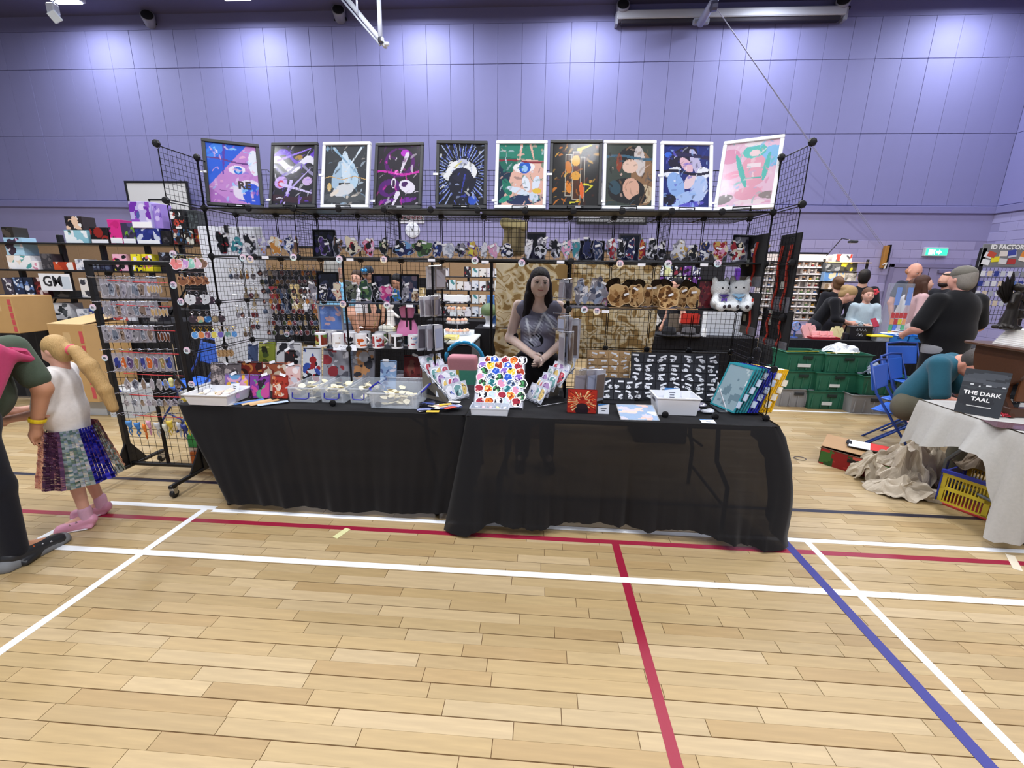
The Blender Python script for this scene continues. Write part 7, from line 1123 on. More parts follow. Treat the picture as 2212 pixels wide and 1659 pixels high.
# helmet on a white head
YH = 6.6
black_table('small black-cloth table with the helmet', P(1030, 700, YH).x, P(1160, 700, YH).x, YH-.25, YH+.3, .82)
t = thing('mannequin_head', 'white mannequin head under the green helmet', 'mannequin head', on(1056, YH, .82)); ob('head', sdf_mesh([('e', (0, 0, .2), (.075, .09, .11)), ('c', (0, .02, .02), (0, .01, .14), .055, .045), ('e', (0, 0, .01), (.09, .09, .03))], .01, .03, 'head'), 'satin', t, '#e4e6ea')
t = thing('green_helmet', 'olive green army helmet on a white display head', 'helmet', on(1056, YH, 1.0)); ob('shell', sdf_mesh([('e', (0, 0, .06), (.125, .145, .12)), ('b', (0, 0, -.09), (.3, .3, .1), .001, {'neg': 1})], .009, .02, 'shell'), 'satin', t, '#5a6e48'); MB().lathe([(.125, .012), (.14, .004), (.14, .0)], 22, cap=False).build('rim', 'satin', t, '#4c5e3c', scale=(1, 1.15, 1))
pbox(1052, 1072, 638, .822, 6.7, ('#4c78b8', '#e0e8f0', '#2c5090'), 'blue and white carton beside the camouflage cloth', 1340, grp='cartons by the camouflage cloth')
# camouflage cloth on a rail with a kit bag on top
def camo():
    m = bpy.data.materials.new('camouflage'); m.use_nodes = True; nt = m.node_tree; b = nt.nodes['Principled BSDF']; b.inputs['Roughness'].default_value = .9; MATS['camo'] = m
    tc = nt.nodes.new('ShaderNodeTexCoord'); n = nt.nodes.new('ShaderNodeTexNoise'); n.inputs['Scale'].default_value = 6; n.inputs['Detail'].default_value = .6; n.inputs['Distortion'].default_value = 1.5; nt.links.new(tc.outputs['Object'], n.inputs['Vector'])
    r = nt.nodes.new('ShaderNodeValToRGB'); r.color_ramp.interpolation = 'CONSTANT'; e = r.color_ramp.elements; e[0].color = hexc('#7a5f34'); e[1].position = .44; e[1].color = hexc('#a8956f')
    for p, c in ((.50, '#b5a78c'), (.60, '#8c744a'), (.66, '#ac9b7c')): q = e.new(p); q.color = hexc(c)
    nt.links.new(n.outputs[0], r.inputs[0]); nt.links.new(r.outputs[0], b.inputs['Base Color'])
camo()
YCm = 4.7
rl = thing('clothes_rail', 'black clothes rail behind the seller', 'clothes rail', (P(1240, 600, YCm).x, YCm, 0)); wR = P(1420, 600, YCm).x-P(1066, 600, YCm).x; zR = P(1240, 566, YCm).z
for q in (-1, 1): MB().tube([(q*(wR/2+.02), .02, 0), (q*(wR/2+.02), .02, zR)], .016, 8).build('post', 'dark_metal', rl, BK); MB().tube([(q*(wR/2+.02), -.22, .02), (q*(wR/2+.02), .26, .02)], .016, 8).build('foot', 'dark_metal', rl, BK)
MB().tube([(-wR/2-.02, .02, zR), (wR/2+.02, .02, zR)], .016, 8).build('top_bar', 'dark_metal', rl, BK)
def sheet(px0, px1, pyt, pyb, Y, amp, label, nx=40, nz=30, m='camo', col=None, name='camouflage_cloth', ph=0):
    xa, xb = P(px0, (pyt+pyb)/2, Y).x, P(px1, (pyt+pyb)/2, Y).x; zt, zb = P((px0+px1)/2, pyt, Y).z, P((px0+px1)/2, pyb, Y).z; mb = MB(); vs = []; fs = []
    for j in range(nz+1):
        for i in range(nx+1): u, v = i/nx, j/nz; vs.append((xa+(xb-xa)*u+.01*math.sin(v*9+ph), Y+amp*(math.sin(u*19+1.3*math.sin(v*5)+ph)*(.3+.7*v)+.4*math.sin(u*41+v*3)), zt+(zb-zt)*v+.012*math.sin(u*7)*v))
    for j in range(nz):
        for i in range(nx): a = j*(nx+1)+i; fs.append((a, a+1, a+nx+2, a+nx+1))
    mb.add(vs, fs); o = mb.build(name, m, None, col, smooth=True); md = o.modifiers.new('s', 'SOLIDIFY'); md.thickness = .003; return tag(o, label, 'cloth')
o = sheet(1070, 1233, 568, 712, YCm-.05, .02, 'desert camouflage cloth hanging behind the seller'); o = sheet(1068, 1238, 712, 782, YCm-.06, .025, 'lower desert camouflage cloth behind the seller', ph=1.2, nz=16); o = sheet(1236, 1418, 568, 778, YCm-.02, .02, 'desert camouflage cloth hanging behind the right grid', ph=2.4)
t = thing('kit_bag', 'khaki kit bag hung above the camouflage cloth', 'bag', P(1110, 556, YCm-.02)); hK = P(1110, 474, YCm).z-P(1110, 556, YCm).z
ob('body', sdf_mesh([('b', (0, .05, hK*.45), (.11, .09, hK*.4), .05), ('e', (-.03, .0, hK*.3), (.09, .07, .09)), ('e', (.04, .02, hK*.62), (.08, .07, .09))], .012, .04, 'body'), 'cloth', t, '#6e6248'); ob('flap', sdf_mesh([('b', (0, .04, hK*.86), (.13, .1, .05), .03, (0, .1, 0)), ('e', (-.1, 0, hK*.92), (.05, .06, .04))], .012, .03, 'flap'), 'cloth', t, '#a4976c')
for q in (-1, 1): MB().tube([(q*.05, -.05, hK*.9), (q*.055, -.06, hK*.5), (q*.05, -.05, hK*.1)], .008, 5).build('strap', 'cloth', t, '#4a4030')
# blue tubular chair and bags behind the left table end
t = thing('arched_chair', 'light blue tubular chair back behind the table joint', 'chair', (P(1003, 800, 3.85).x, 3.85, 0)); rc = 42*mpp(1003, 740, 3.85); zc = P(1003, 740, 3.85).z
MB().tube([(rc*math.cos(a), 0, zc-rc*1.0+rc*math.sin(a)) for a in [pi*k/14 for k in range(15)]], .018, 8).build('back_tube', 'gloss', t, '#2f9ad0', smooth=True)
for q in (-1, 1): MB().tube([(q*rc, 0, zc-rc), (q*rc, .0, .0)], .011, 6).build('leg', 'metal', t, '#b8bcc4'); MB().tube([(q*rc*.9, 0, .45), (q*rc*.9, .36, .0)], .011, 6).build('leg', 'metal', t, '#b8bcc4')
MB().bbox(-rc*.9, rc*.9, 0, .36, .43, .47, .015).build('seat', 'cloth', t, '#2c2c34')
o = ob('tote_bag', sdf_mesh([('b', (0, 0, .2), (.15, .08, .2), .04)], .012, .03, 'bag', lambda x, y, z: hexc('#c88a94') if z > .26 else (hexc('#d8c04c') if x < -.03 else hexc('#4f9a86'))), 'print_cloth', None, None, (P(1000, 790, 4.3).x, 4.3, .4)); tag(o, 'pink, yellow and green tote bag behind the blue chair', 'bag'); tag(MB().bbox(-.22, .22, -.12, .12, 0, .4, .01).build('crate_box', 'card', None, '#4c4440', (P(1000, 790, 4.3).x, 4.3, 0)), 'dark box under the tote bag', 'box')
o = ob('blue_bag', sdf_mesh([('b', (0, 0, .14), (.12, .09, .14), .04), ('e', (.02, -.03, .27), (.08, .06, .04))], .012, .03, 'bag'), 'satin', None, '#2c3fa0', (P(1000, 815, 4.05).x+.05, 4.08, .0)); tag(o, 'blue carrier bag on the floor behind the tables', 'bag')
o = ob('cream_blanket', sdf_mesh([('e', (0, 0, .08), (.16, .1, .08)), ('e', (.08, -.02, .13), (.11, .09, .06)), ('e', (-.06, .0, .05), (.14, .1, .06))], .012, .04, 'blanket'), 'fluff', None, '#e6e0d0', (P(1115, 790, 4.3).x, 4.3, .62)); tag(o, 'cream fleece blanket heaped behind the sticker slope', 'blanket'); tag(MB().bbox(-.3, .3, -.2, .2, 0, .62, .01).build('side_cabinet', 'card', None, '#8a6a48', (P(1115, 790, 4.3).x, 4.3, 0)), 'low brown cabinet under the fleece blanket', 'cabinet')
# right of the camouflage: table with hats, boxes, garment
YP = 6.4
black_table('black-cloth table with hats behind the right grid', P(1398, 720, YP).x, P(1640, 720, YP).x, YP, YP+.65, .76)
def hat(label, px, Y, col, band):
    t = thing('brimmed_hat', label, 'hat', on(px, Y, .762), .3, 'brimmed hats'); MB().lathe([(.0, .125), (.06, .13), (.085, .115), (.095, .03), (.11, .018), (.17, .012), (.19, .024), (.19, .018), (.165, .004), (.0, .004)], 22, cap=False).build('felt', 'cloth', t, col, smooth=True, scale=(1, 1.15, 1)); MB().lathe([(.0955, .03), (.093, .06)], 22, cap=False).build('band', 'satin', t, band, scale=(1.02, 1.17, 1))
hat('black cowboy hat on the table behind the right grid', 1447, 6.5, '#16151a', '#0c0c0e'); hat('grey felt hat beside the black one', 1489, 6.52, '#4a474a', '#1c1a1c')
t = thing('white_tee', 'white garment hanging by the camouflage cloth', 'garment', P(1404, 672, YCm)); MB().prism([(-.06, 0), (.06, 0), (.13, -.1), (.09, -.15), (.06, -.12), (.06, -.42), (-.08, -.45), (-.07, -.1)], .02).build('cloth', 'cloth', t, '#eceae8'); MB().tube([(-.08, .01, -.02), (0, .01, .05), (.08, .01, -.02)], .005, 5).build('hanger', 'dark_metal', t, '#333333'); MB().tube([(0, .012, .05), (0, .016, zR-t.location.z)], .004, 5).build('hanging_cord', 'dark_metal', t, '#333333')
t = thing('clear_storage_box', 'clear storage box of white cloth behind the trinket board', 'storage box', (P(1434, 760, 4.3).x, 4.3, .46), 0, 'storage boxes on the floor'); openbox(.42, .34, .28, .004, .05, .012).build('tub', 'tub_clear', t, '#e6ebf6'); ob('white_cloth', sdf_mesh([('e', (-.05, 0, .22), (.16, .13, .12)), ('e', (.07, 0, .2), (.13, .12, .13)), ('e', (0, 0, .1), (.18, .14, .1))], .012, .04, 'cloth'), 'cloth', t, '#e8eaf2'); MB().tube([(-.1, -.19, .14), (-.12, -.2, .08), (.12, -.2, .08), (.1, -.19, .14)], .007, 5).build('handle', 'satin', t, '#23279a'); tag(MB().bbox(-.25, .25, -.2, .2, 0, .46, .01).build('side_cabinet', 'card', None, '#2a2830', (P(1434, 760, 4.3).x, 4.3, 0)), 'dark low box under the clear storage box', 'cabinet')
tag(MB().bbox(-.14, .14, -.02, .03, 0, .17, .02).build('red_cloth', 'cloth', None, '#c03428', on(1490, 6.85, .90)), 'folded red cloth behind the hats', 'cloth'); tag(MB().bbox(-.13, .13, -.1, .12, 0, .14, .01).build('dark_box', 'card', None, '#2c2624', on(1490, 6.87, .762)), 'dark box under the red cloth', 'box'); tag(MB().bbox(-.08, .08, -.02, .03, 0, .3, .02).build('taupe_cloth', 'cloth', None, '#6c6054', on(1455, 6.9, .762)), 'taupe cloth behind the black hat', 'cloth')
t = thing('flip_chart', 'large pale grey flip panel standing behind the plush toys', 'flip chart', on(1562, 6.6, .762)); MB().bbox(-.3, .3, 0, .03, 0, .42, .01).build('sheet', 'satin', t, '#c9cdd6'); MB().bbox(-.3, -.24, -.01, .04, 0, .42, .006).build('edge', 'satin', t, '#eceef2'); tag(MB().lathe([(.035, 0), (.036, .1), (.03, .13)], 14).build('white_cup', 'satin', None, '#eef0f4', on(1523, 6.46, .762)), 'white paper cup before the grey panel', 'cup')
YZ = 8.8
black_table('black-cloth table of packets in front of the far timber wall', P(1400, 650, YZ).x, P(1640, 650, YZ).x, YZ, YZ+.6, .8)
for r_ in range(3):
    for k in range(5): pbox(1418+k*20, 1434+k*20, 574+r_*24, P(1426, 595+r_*24, YZ+.25).z, YZ+.25, (('#e8e8ee', '#4c4a70', '#24242c'), ('#6c3c8c', '#e0e0e8', '#2c2030'), ('#24222a', '#c8c8d0', '#8c3040'), ('#d8d8a0', '#34405c', '#e8e8ea'))[(k*3+r_) % 4], 'small printed packet in the %s row of the far packet display' % ('top', 'middle', 'bottom')[r_], 1400+r_*5+k, .05, grp='packets of the far display', cat='packet')
bd = thing('packet_board', 'dark pegboard behind the far packets', 'pegboard', (P(1470, 600, YZ+.3).x, YZ+.3, .8)); MB().bbox(-.85, .85, 0, .02, 0, 1.25, .005).build('board', 'matte', bd, '#1a181e')
pbox(1596, 1612, 580, .802, YZ+.1, ('#5c2c9c', '#e8e8f0', '#7c4cc0'), 'tall purple and white carton at the far display', 1430, grp='packets of the far display', cat='packet')
# ================================================================== right background and the author's table
def crumple(name, label, loc, sc, col, seed, m='paper', rot=(0, 0, 0), cat='packing paper', grp='crumpled packing paper'):
    r = random.Random(seed); n = 54; W3 = []
    for k in range(13): a = r.uniform(0, 2*pi); W3.append((math.cos(a), math.sin(a), r.uniform(1.2, 6.5), r.random(), Vector((r.gauss(0, .6), r.gauss(0, .6), 1)).normalized()))
    vs = []; fs = []; tri = lambda x: abs((x % 1)*2-1)*2-1
    for j in range(n+1):
        for i in range(n+1):
            u, v = i/n*2-1, j/n*2-1; q = max(abs(u), abs(v)); an = math.atan2(v, u); rr = q*(1+.16*math.sin(3*an+seed)+.1*math.sin(7*an+2*seed))
            p = Vector((rr*math.cos(an), rr*math.sin(an), (1-min(1, rr)**2.2)*1.0))
            for cx, cy, f_, ph, d in W3: p += d*(.30/f_)*tri((u*cx+v*cy)*f_*.5+ph)
            vs.append((p.x*sc[0], p.y*sc[1], max(.004, (p.z+.12)*sc[2])))
    for j in range(n):
        for i in range(n): a = j*(n+1)+i; fs.append((a, a+1, a+n+2, a+n+1))
    mb = MB(); mb.add(vs, fs); o = mb.build(name, m, None, col, loc, rot); md = o.modifiers.new('s', 'SOLIDIFY'); md.thickness = .002; return tag(o, label, cat, grp)
# wall of boxed figurines
YX = 8.6
fx0, fx1 = P(1640, 620, YX).x, P(1826, 620, YX).x
fw = thing('figurine_wall', 'lit white shelving packed with boxed figurines at the right', 'shelving', ((fx0+fx1)/2, YX, 0)); wf = fx1-fx0
zt_ = P(1730, 563, YX).z; zb_ = P(1730, 690, YX).z; NR = 9; dz = (zt_-zb_)/NR
MB().bbox(-wf/2, wf/2, .14, .17, zb_-.05, zt_+.12, .004).build('back_board', 'satin', fw, '#cfc4bc')
for i in range(NR+1): MB().bbox(-wf/2, wf/2, -.01, .14, zb_+dz*i-.012, zb_+dz*i, .002).build('shelf', 'satin', fw, '#dcd8dc')
fgb = []
for i in range(10):
    p = [('#c8a080', '#2c2830'), ('#3c4458', '#d8c0a8'), ('#8c3038', '#e0c8b0'), ('#d8a848', '#3c3020'), ('#5c5864', '#d8d0cc'), ('#3c5c8c', '#e0c8b8'), ('#24222a', '#b08c70'), ('#6c8c5c', '#e0d0b8'), ('#e0d8d0', '#8c5c3c'), ('#a85c34', '#2c2420')][i]
    mb = MB().box(-.055, .055, .08, .084, 0, .1, hexc('#e6dfd8')).box(-.055, -.05, 0, .08, 0, .1, hexc('#e6dfd8')).box(.05, .055, 0, .08, 0, .1, hexc('#e6dfd8')).box(-.055, .055, 0, .08, 0, .018, hexc('#d8d4d6'))
    mb.lathe([(.012, .018), (.024, .03), (.02, .05)], 8, hexc(p[0]), (0, .035, 0)).lathe([(.01, .05), (.026, .06), (.027, .075), (.012, .088)], 8, hexc(p[1]), (0, .035, 0)); fgb.append(mb.mesh('boxed_figurine'))
ncol = int(wf/.122)
for r_ in range(NR):
    for k in range(ncol):
        if rnd.random() < .03: continue
        tag(ob('boxed_figurine', fgb[rnd.randrange(10)], 'print', None, None, ((fx0+fx1)/2-wf/2+.065+.122*k, YX+.01, zb_+dz*r_), None, (1, 1, dz/.125)), 'boxed figurine in the %s row of the lit figurine wall' % ('lowest', 'second', 'third', 'fourth', 'fifth', 'sixth', 'seventh', 'eighth', 'top')[r_], 'boxed figurine', 'boxed figurines on the lit wall')
sp = bpy.data.lights.new('display_light', 'AREA'); sp.size = .1; sp.shape = 'RECTANGLE'; sp.size_y = .3; sp.energy = 8; sp.color = (1, .85, .7); so = bpy.data.objects.new('display_light', sp); COL.objects.link(so); so.location = (fx1-.35, YX-.5, zt_+.25); so.rotation_euler = (R(50), 0, 0)
t = thing('display_lamp', 'small clip lamp over the figurine wall', 'lamp', (fx1-.35, YX-.5, zt_+.28)); MB().bbox(-.06, .06, -.05, .05, 0, .04, .008).build('shade', 'satin', t, '#2c2c30'); MB().tube([(0, 0, .04), (0, .3, .1), (0, .64, -.18)], .008, 5).build('arm', 'dark_metal', t, '#2c2c30')
for i, (a, b, c, d, pal, lb) in enumerate(((1808, 1842, 549, 566, ('#e8e4e4', '#a83830', '#4c4c50'), 'white and red box on top of the construction sets'), (1786, 1817, 567, 586, ('#54585c', '#8c9094', '#303438'), 'grey construction set box'), (1819, 1853, 567, 586, ('#4c4a3c', '#d8c838', '#303028'), 'dark construction set box with yellow'), (1783, 1827, 587, 608, ('#8cb0d8', '#d8c8a8', '#5c88c0'), 'sky blue construction set box'), (1829, 1852, 588, 608, ('#a8a49c', '#6c6860', '#d0ccc4'), 'stone grey construction set box'), (1783, 1815, 610, 625, ('#c8b8a8', '#8c7860', '#e0d8d0'), 'beige construction set box'))):
    pbox(a, b, c, P((a+b)/2, d, YX-.1).z, YX-.1, pal, lb, 1500+i, .1, grp='construction sets', cat='boxed set')
t = thing('set_rack', 'black rack holding the construction sets', 'rack', (P(1818, 600, YX).x, YX, 0))
for z in (566, 586, 608, 625): zz = P(1818, z, YX-.1).z; MB().bbox(-.36, .4, -.12, .1, zz-.015, zz-.002, .003).build('shelf', 'satin', t, '#c8a878' if z == 566 else BK)
for q in (-.36, .4): MB().bbox(q-.015, q+.015, -.02, .02, 0, P(1818, 560, YX).z, .003).build('post', 'satin', t, BK)
# jewellery table
YJ = 6.1
black_table('long black-cloth jewellery table at the right', P(1692, 730, YJ).x, P(1992, 745, YJ).x, YJ, YJ+.65, .80)
def bust(label, px, col, s=1):
    t = thing('necklace_bust', label, 'necklace stand', on(px, YJ+.2, .80), 0, 'necklace stands'); MB().prism([(-.05*s, 0), (.05*s, 0), (.1*s, .13*s), (.075*s, .19*s), (.03*s, .17*s), (.03*s, .21*s), (-.03*s, .21*s), (-.03*s, .17*s), (-.075*s, .19*s), (-.1*s, .13*s)], .03).build('panel', 'cloth', t, col, rot=(R(-12), 0, 0)); MB().bbox(-.05*s, .05*s, -.02, .06, 0, .01, .003).build('foot', 'cloth', t, col); MB().tube([(-.035*s, -.01, .16*s), (0, -.012, .08*s), (.035*s, -.01, .16*s)], .002, 4).build('necklace', 'metal', t, '#b8a080')
bust('pink necklace bust on the jewellery table', 1752, '#e6a8a8'); bust('cream necklace bust on the jewellery table', 1815, '#d8cc98', .85)
for i, px in enumerate((1766, 1775, 1784, 1794, 1802)): t = thing('ring_box', ('leftmost', 'second', 'middle', 'fourth', 'rightmost')[i]+' pink ring box in the red tray', 'ring box', on(px, YJ+.14+.02*(i % 2), .806), 0, 'pink ring boxes'); MB().bbox(-.035, .035, -.03, .03, 0, .04, .005).build('base', 'cloth', t, '#e89a9c'); MB().bbox(-.035, .035, -.006, .006, 0, .06, .004).build('lid', 'cloth', t, '#eaa4a4', (0, .03, .04), (R(-15), 0, 0))
tag(openbox(.36, .14, .03, .004, .02).build('red_tray', 'satin', None, '#a82030', on(1784, YJ+.15, .801)), 'red tray under the pink ring boxes', 'tray')
t = thing('desk_fan', 'small blue desk fan on the jewellery table', 'fan', on(1720, YJ+.2, .80)); MB().lathe([(.05, 0), (.045, .015), (.012, .02), (.012, .1)], 14).build('stand', 'satin', t, '#2f4a8c'); MB().lathe([(.06, -.02), (.07, 0), (.06, .02)], 18, M=Matrix.Translation((0, 0, .16)) @ Matrix.Rotation(pi/2, 4, 'X'), cap=False).build('guard', 'satin', t, '#5c7cb8', smooth=True)
for k in range(4): MB().bbox(-.012, .012, -.004, .004, .01, .055, .003).build('blade', 'satin', t, '#8ca4d0', (0, 0, .16), (R(10), k*pi/2, 0))
tag(MB().lathe([(.03, 0), (.04, .09), (.041, .095)], 14).build('black_cup', 'satin', None, '#1c1a20', on(1832, YJ+.1, .80)), 'black paper cup on the jewellery table', 'cup')
t = thing('black_gift_bag', 'black carrier bag with white scribbled marks', 'bag', on(1864, YJ+.12, .80)); MB().bbox(-.15, .15, 0, .08, 0, .19, .006).build('bag', 'satin', t, '#131217'); [MB().tube([(-.07+.035*k, -.003, .13), (-.06+.035*k, -.003, .155), (-.045+.035*k, -.003, .125)], .0025, 4).build('white_scribble', 'satin', t, '#d8d8dc') for k in range(4)]; [MB().tube([(-.05+.04*k, -.003, .06), (-.035+.04*k, -.003, .095), (-.02+.04*k, -.003, .055), (-.01+.04*k, -.003, .08)], .0025, 4).build('white_scribble', 'satin', t, '#d8d8dc') for k in range(2)]; MB().tube([(-.06, .04, .19), (0, .04, .24), (.06, .04, .19)], .004, 5).build('handle', 'satin', t, '#131217')
for i, (px, w) in enumerate(((1936, .22), (1974, .18))): t = thing('blue_crate', ('left', 'right')[i]+' bright blue open crate on the jewellery table', 'crate', on(px, YJ+.14, .80), 0, 'bright blue crates'); openbox(w, .2, .085, .004, .06).build('tub', 'satin', t, '#2f7ed0'); MB().bbox(-.03, .03, -.115, -.105, .05, .065, .003).build('grip', 'matte', t, '#1c4c8c')
tag(MB().bbox(-.14, .14, -.08, .08, 0, .022, .004).build('yellow_case', 'satin', None, '#e8d020', on(1902, YJ+.1, .86)), 'flat yellow case on a clear tub', 'case'); tag(openbox(.16, .14, .058, .003, .02).build('clear_tub', 'tub_clear', None, '#dfe4ea', on(1906, YJ+.1, .80)), 'clear tub under the flat yellow case', 'tub')
for i in range(5): tag(ob('paper_sheet', MB().box(-.11, .11, -.07, .07, 0, .001).mesh('sheet'), 'card', None, ('#e8eaf0', '#dfe6f0', '#eceef2', '#d8dce8', '#c8b8d8')[i], on(1930+12*i, YJ+.3, .89+.012*i), (rnd.uniform(-.3, .3), rnd.uniform(-.4, .3), rnd.uniform(-.8, .8))), 'loose pale sheet heaped over the blue crates', 'paper', 'loose sheets over the blue crates')
t = thing('spinner_display', 'clear carousel display with coloured strips', 'display stand', on(1928, YJ+.4, .80)); t.scale = (.72, .8, 1); hS = P(1932, 612, YJ+.4).z-.80; MB().bbox(-.17, .17, -.1, .1, 0, hS, .008).build('case', 'acrylic', t, '#c8d0dc'); MB().lathe([(.15, 0), (.15, .02)], 18).build('foot', 'satin', t, '#b8bcc4')
for i in range(4):
    for k in range(4): MB().box(-.15+.075*i, -.085+.075*i, -.106, -.102, .04+.085*k, .115+.085*k).build('strip_pack', 'card', t, ('#d8d040', '#58a878', '#e8a070', '#5478d0', '#c84848', '#b0b4c0')[(i*2+k) % 6 if k < 3 else 4])
for q in (-1, 1): MB().box(q*.1-.045, q*.1+.045, -.107, -.102, hS*.62, hS*.93).build('blue_sign', 'card', t, '#7c9ce0')
# green and grey stacking crates
CR = None
def crate(label, px0, px1, pyb, z0, col, w=.54, d=.38, h=.24, rz=0, top=None):
    c = PZ((px0+px1)/2, pyb, 0); t = thing('stacking_crate', label, 'crate', (c.x, c.y+d/2, z0), rz, 'stacking crates'); openbox(w*.9, d*.9, h, .008, .1, .014).build('tub', 'satin', t, col)
    for k in range(5): MB().bbox(-w*.4+w*.2*k-.006, -w*.4+w*.2*k+.006, -d*.475-.012, -d*.475+.01, .02, h*.75, .003).build('rib', 'satin', t, col)
    MB().bbox(-.06, .06, -d*.5-.012, -d*.5, h*.68, h*.84, .006).build('hand_slot', 'matte', t, '#12241c' if col != '#8a8a8c' else '#2a2a2c'); [MB().box(-.11, rnd.uniform(.0, .05), -d*.49-.012, -d*.49-.008, h*.25, h*rnd.uniform(.38, .5)).build('worn_label', 'card', t, '#c8ccc8') for _ in range(1) if 'label' in label or 'bottom green' in label or 'left stack, nearest' in label]; return t, c
GR, GY = '#25604a', '#8a8a8c'
for i, (a, b, pyb, col, z, lb) in enumerate(((1683, 1758, 880, GY, 0, 'grey bottom crate of the left stack'), (1685, 1762, 880, GR, .235, 'middle green crate of the left stack'), (1683, 1768, 880, GR, .47, 'top green crate of the left stack, nearest the rack'), (1752, 1830, 885, GR, 0, 'bottom green crate of the middle stack'), (1758, 1842, 885, GR, .235, 'middle green crate of the middle stack with a white label'), (1766, 1858, 885, GR, .47, 'top green crate of the middle stack under a white bag'), (1838, 1930, 895, GY, 0, 'grey bottom crate of the right stack'), (1850, 1952, 895, GR, .235, 'top green crate of the right stack under clear plastic'))): crate(lb, a, b, pyb, z, col, .5 if i < 3 else .56)
for q, z in ((-.02, .72), (.02, .72)): pass
t0 = PZ(1810, 885, 0)
crumple('white_carrier_bag', 'crumpled white carrier bag on the middle crate stack', (t0.x+.02, t0.y+.2, .70), (.2, .14, .09), '#e2e6ec', 31, 'satin', cat='bag', grp='plastic bags on the crates')
t0 = PZ(1895, 895, 0); crumple('clear_plastic_bag', 'crumpled clear plastic bag on the right crate stack', (t0.x, t0.y+.16, .46), (.19, .15, .12), '#a8b2c4', 37, 'gloss', cat='bag', grp='plastic bags on the crates')
for k, (x, y) in enumerate(((1715, 880), (1800, 885))): c = PZ(x, y, 0); tag(MB().tube([(c.x-.2, c.y+.02, .722), (c.x+.2, c.y+.04, .728)], .006, 6).build('yellow_rod', 'satin', None, '#d0b838'), ('yellow rod lying across the left crate stack', 'yellow rod lying across the middle crate stack')[k], 'rod')
chair('blue folding chair behind the crates, its back to the seated man', (P(1985, 790, 5.3).x, 5.3, 0), R(8)); chair('blue folding chair in front of the other, next to the seated man', (P(1976, 860, 4.4).x, 4.4, 0), R(30))
chair('blue folding chair under the seated man', (P(2020, 800, 3.9).x-.06, 4.02, 0), R(38))
# ID board and its wire display
YI = 6.4
t = thing('name_board', 'grey trade board lettered ID FACTORY with sample cards', 'sign board', P(2168, 577, YI)); m = mpp(2160, 550, YI); MB().bbox(-52*m, 60*m, 0, .02, 0, 48*m, .004).build('board', 'satin', t, '#7a7c80'); text('lettering', 'ID FACTORY', 13*m, 'satin', t, '#f0f0f2', (0, -.003, 41*m), bold=.004)
MB().lathe([(5*m, .0), (6.5*m, .002), (7*m, 0)], 16, M=Matrix.Translation((48*m, -.002, 38*m)) @ Matrix.Rotation(pi/2, 4, 'X'), cap=False).build('round_emblem', 'satin', t, '#e8e8ea')
for i, (x, z, c, a) in enumerate(((-38, 24, '#e4e4ea', .3), (-40, 10, '#eceef2', .2), (-22, 16, '#e8dc30', -.1), (-8, 28, '#e0d8d4', 0), (-6, 12, '#d8d8dc', .1), (10, 26, '#c8cce0', -.2), (12, 12, '#b03838', 0), (34, 18, '#f0e8e0', .25), (36, 26, '#e08c3c', .25), (-32, 26, '#c0503c', .3), (8, 30, '#3a48a0', -.2))): MB().box(-8*m, 8*m, -.004-.0004*i, -.001, -5.5*m, 5.5*m, M=Matrix.Translation((x*m, 0, z*m)) @ Matrix.Rotation(a, 4, 'Y')).build('sample_card', 'card', t, c)
t = thing('grid_display', 'wire grid display of small badges under the trade board', 'display stand', (P(2160, 640, YI).x, YI+.02, 0)); w2 = 56*mpp(2160, 600, YI); z1 = P(2160, 578, YI).z; z0 = P(2160, 700, YI).z; mb = MB()
for i in range(15): mb.tube([(-w2+2*w2*i/14, 0, z0), (-w2+2*w2*i/14, 0, z1)], .004, 4)
for i in range(13): mb.tube([(-w2, .005, z0+(z1-z0)*i/12), (w2, .005, z0+(z1-z0)*i/12)], .004, 4)
stuff(mb.build('wire_mesh', 'metal', t, '#8c8e94'))
for q in (-1, 1): MB().bbox(q*w2-.03, q*w2+.03, -.02, .03, 0, P(2110, 535, YI).z, .005).build('post', 'satin', t, BK)
for i in range(30): tag(ob('badge_card', MB().bbox(-.03, .03, -.004, 0, -.035, .035, .002).mesh('card'), 'gloss', None, rnd.choice(['#c8ccd4', '#e0e2e8', '#5c7cc0', '#a8acb8', '#d8c8b0', '#2c3c8c', '#8c9098']), (t.location.x-w2*.85+2*w2*.85*(i % 8)/7, YI, z1-.08-.13*(i//8))), 'small badge card in the %s row of the wire badge display' % ('top', 'second', 'third', 'lowest')[i//8], 'badge', 'badges on the wire display')
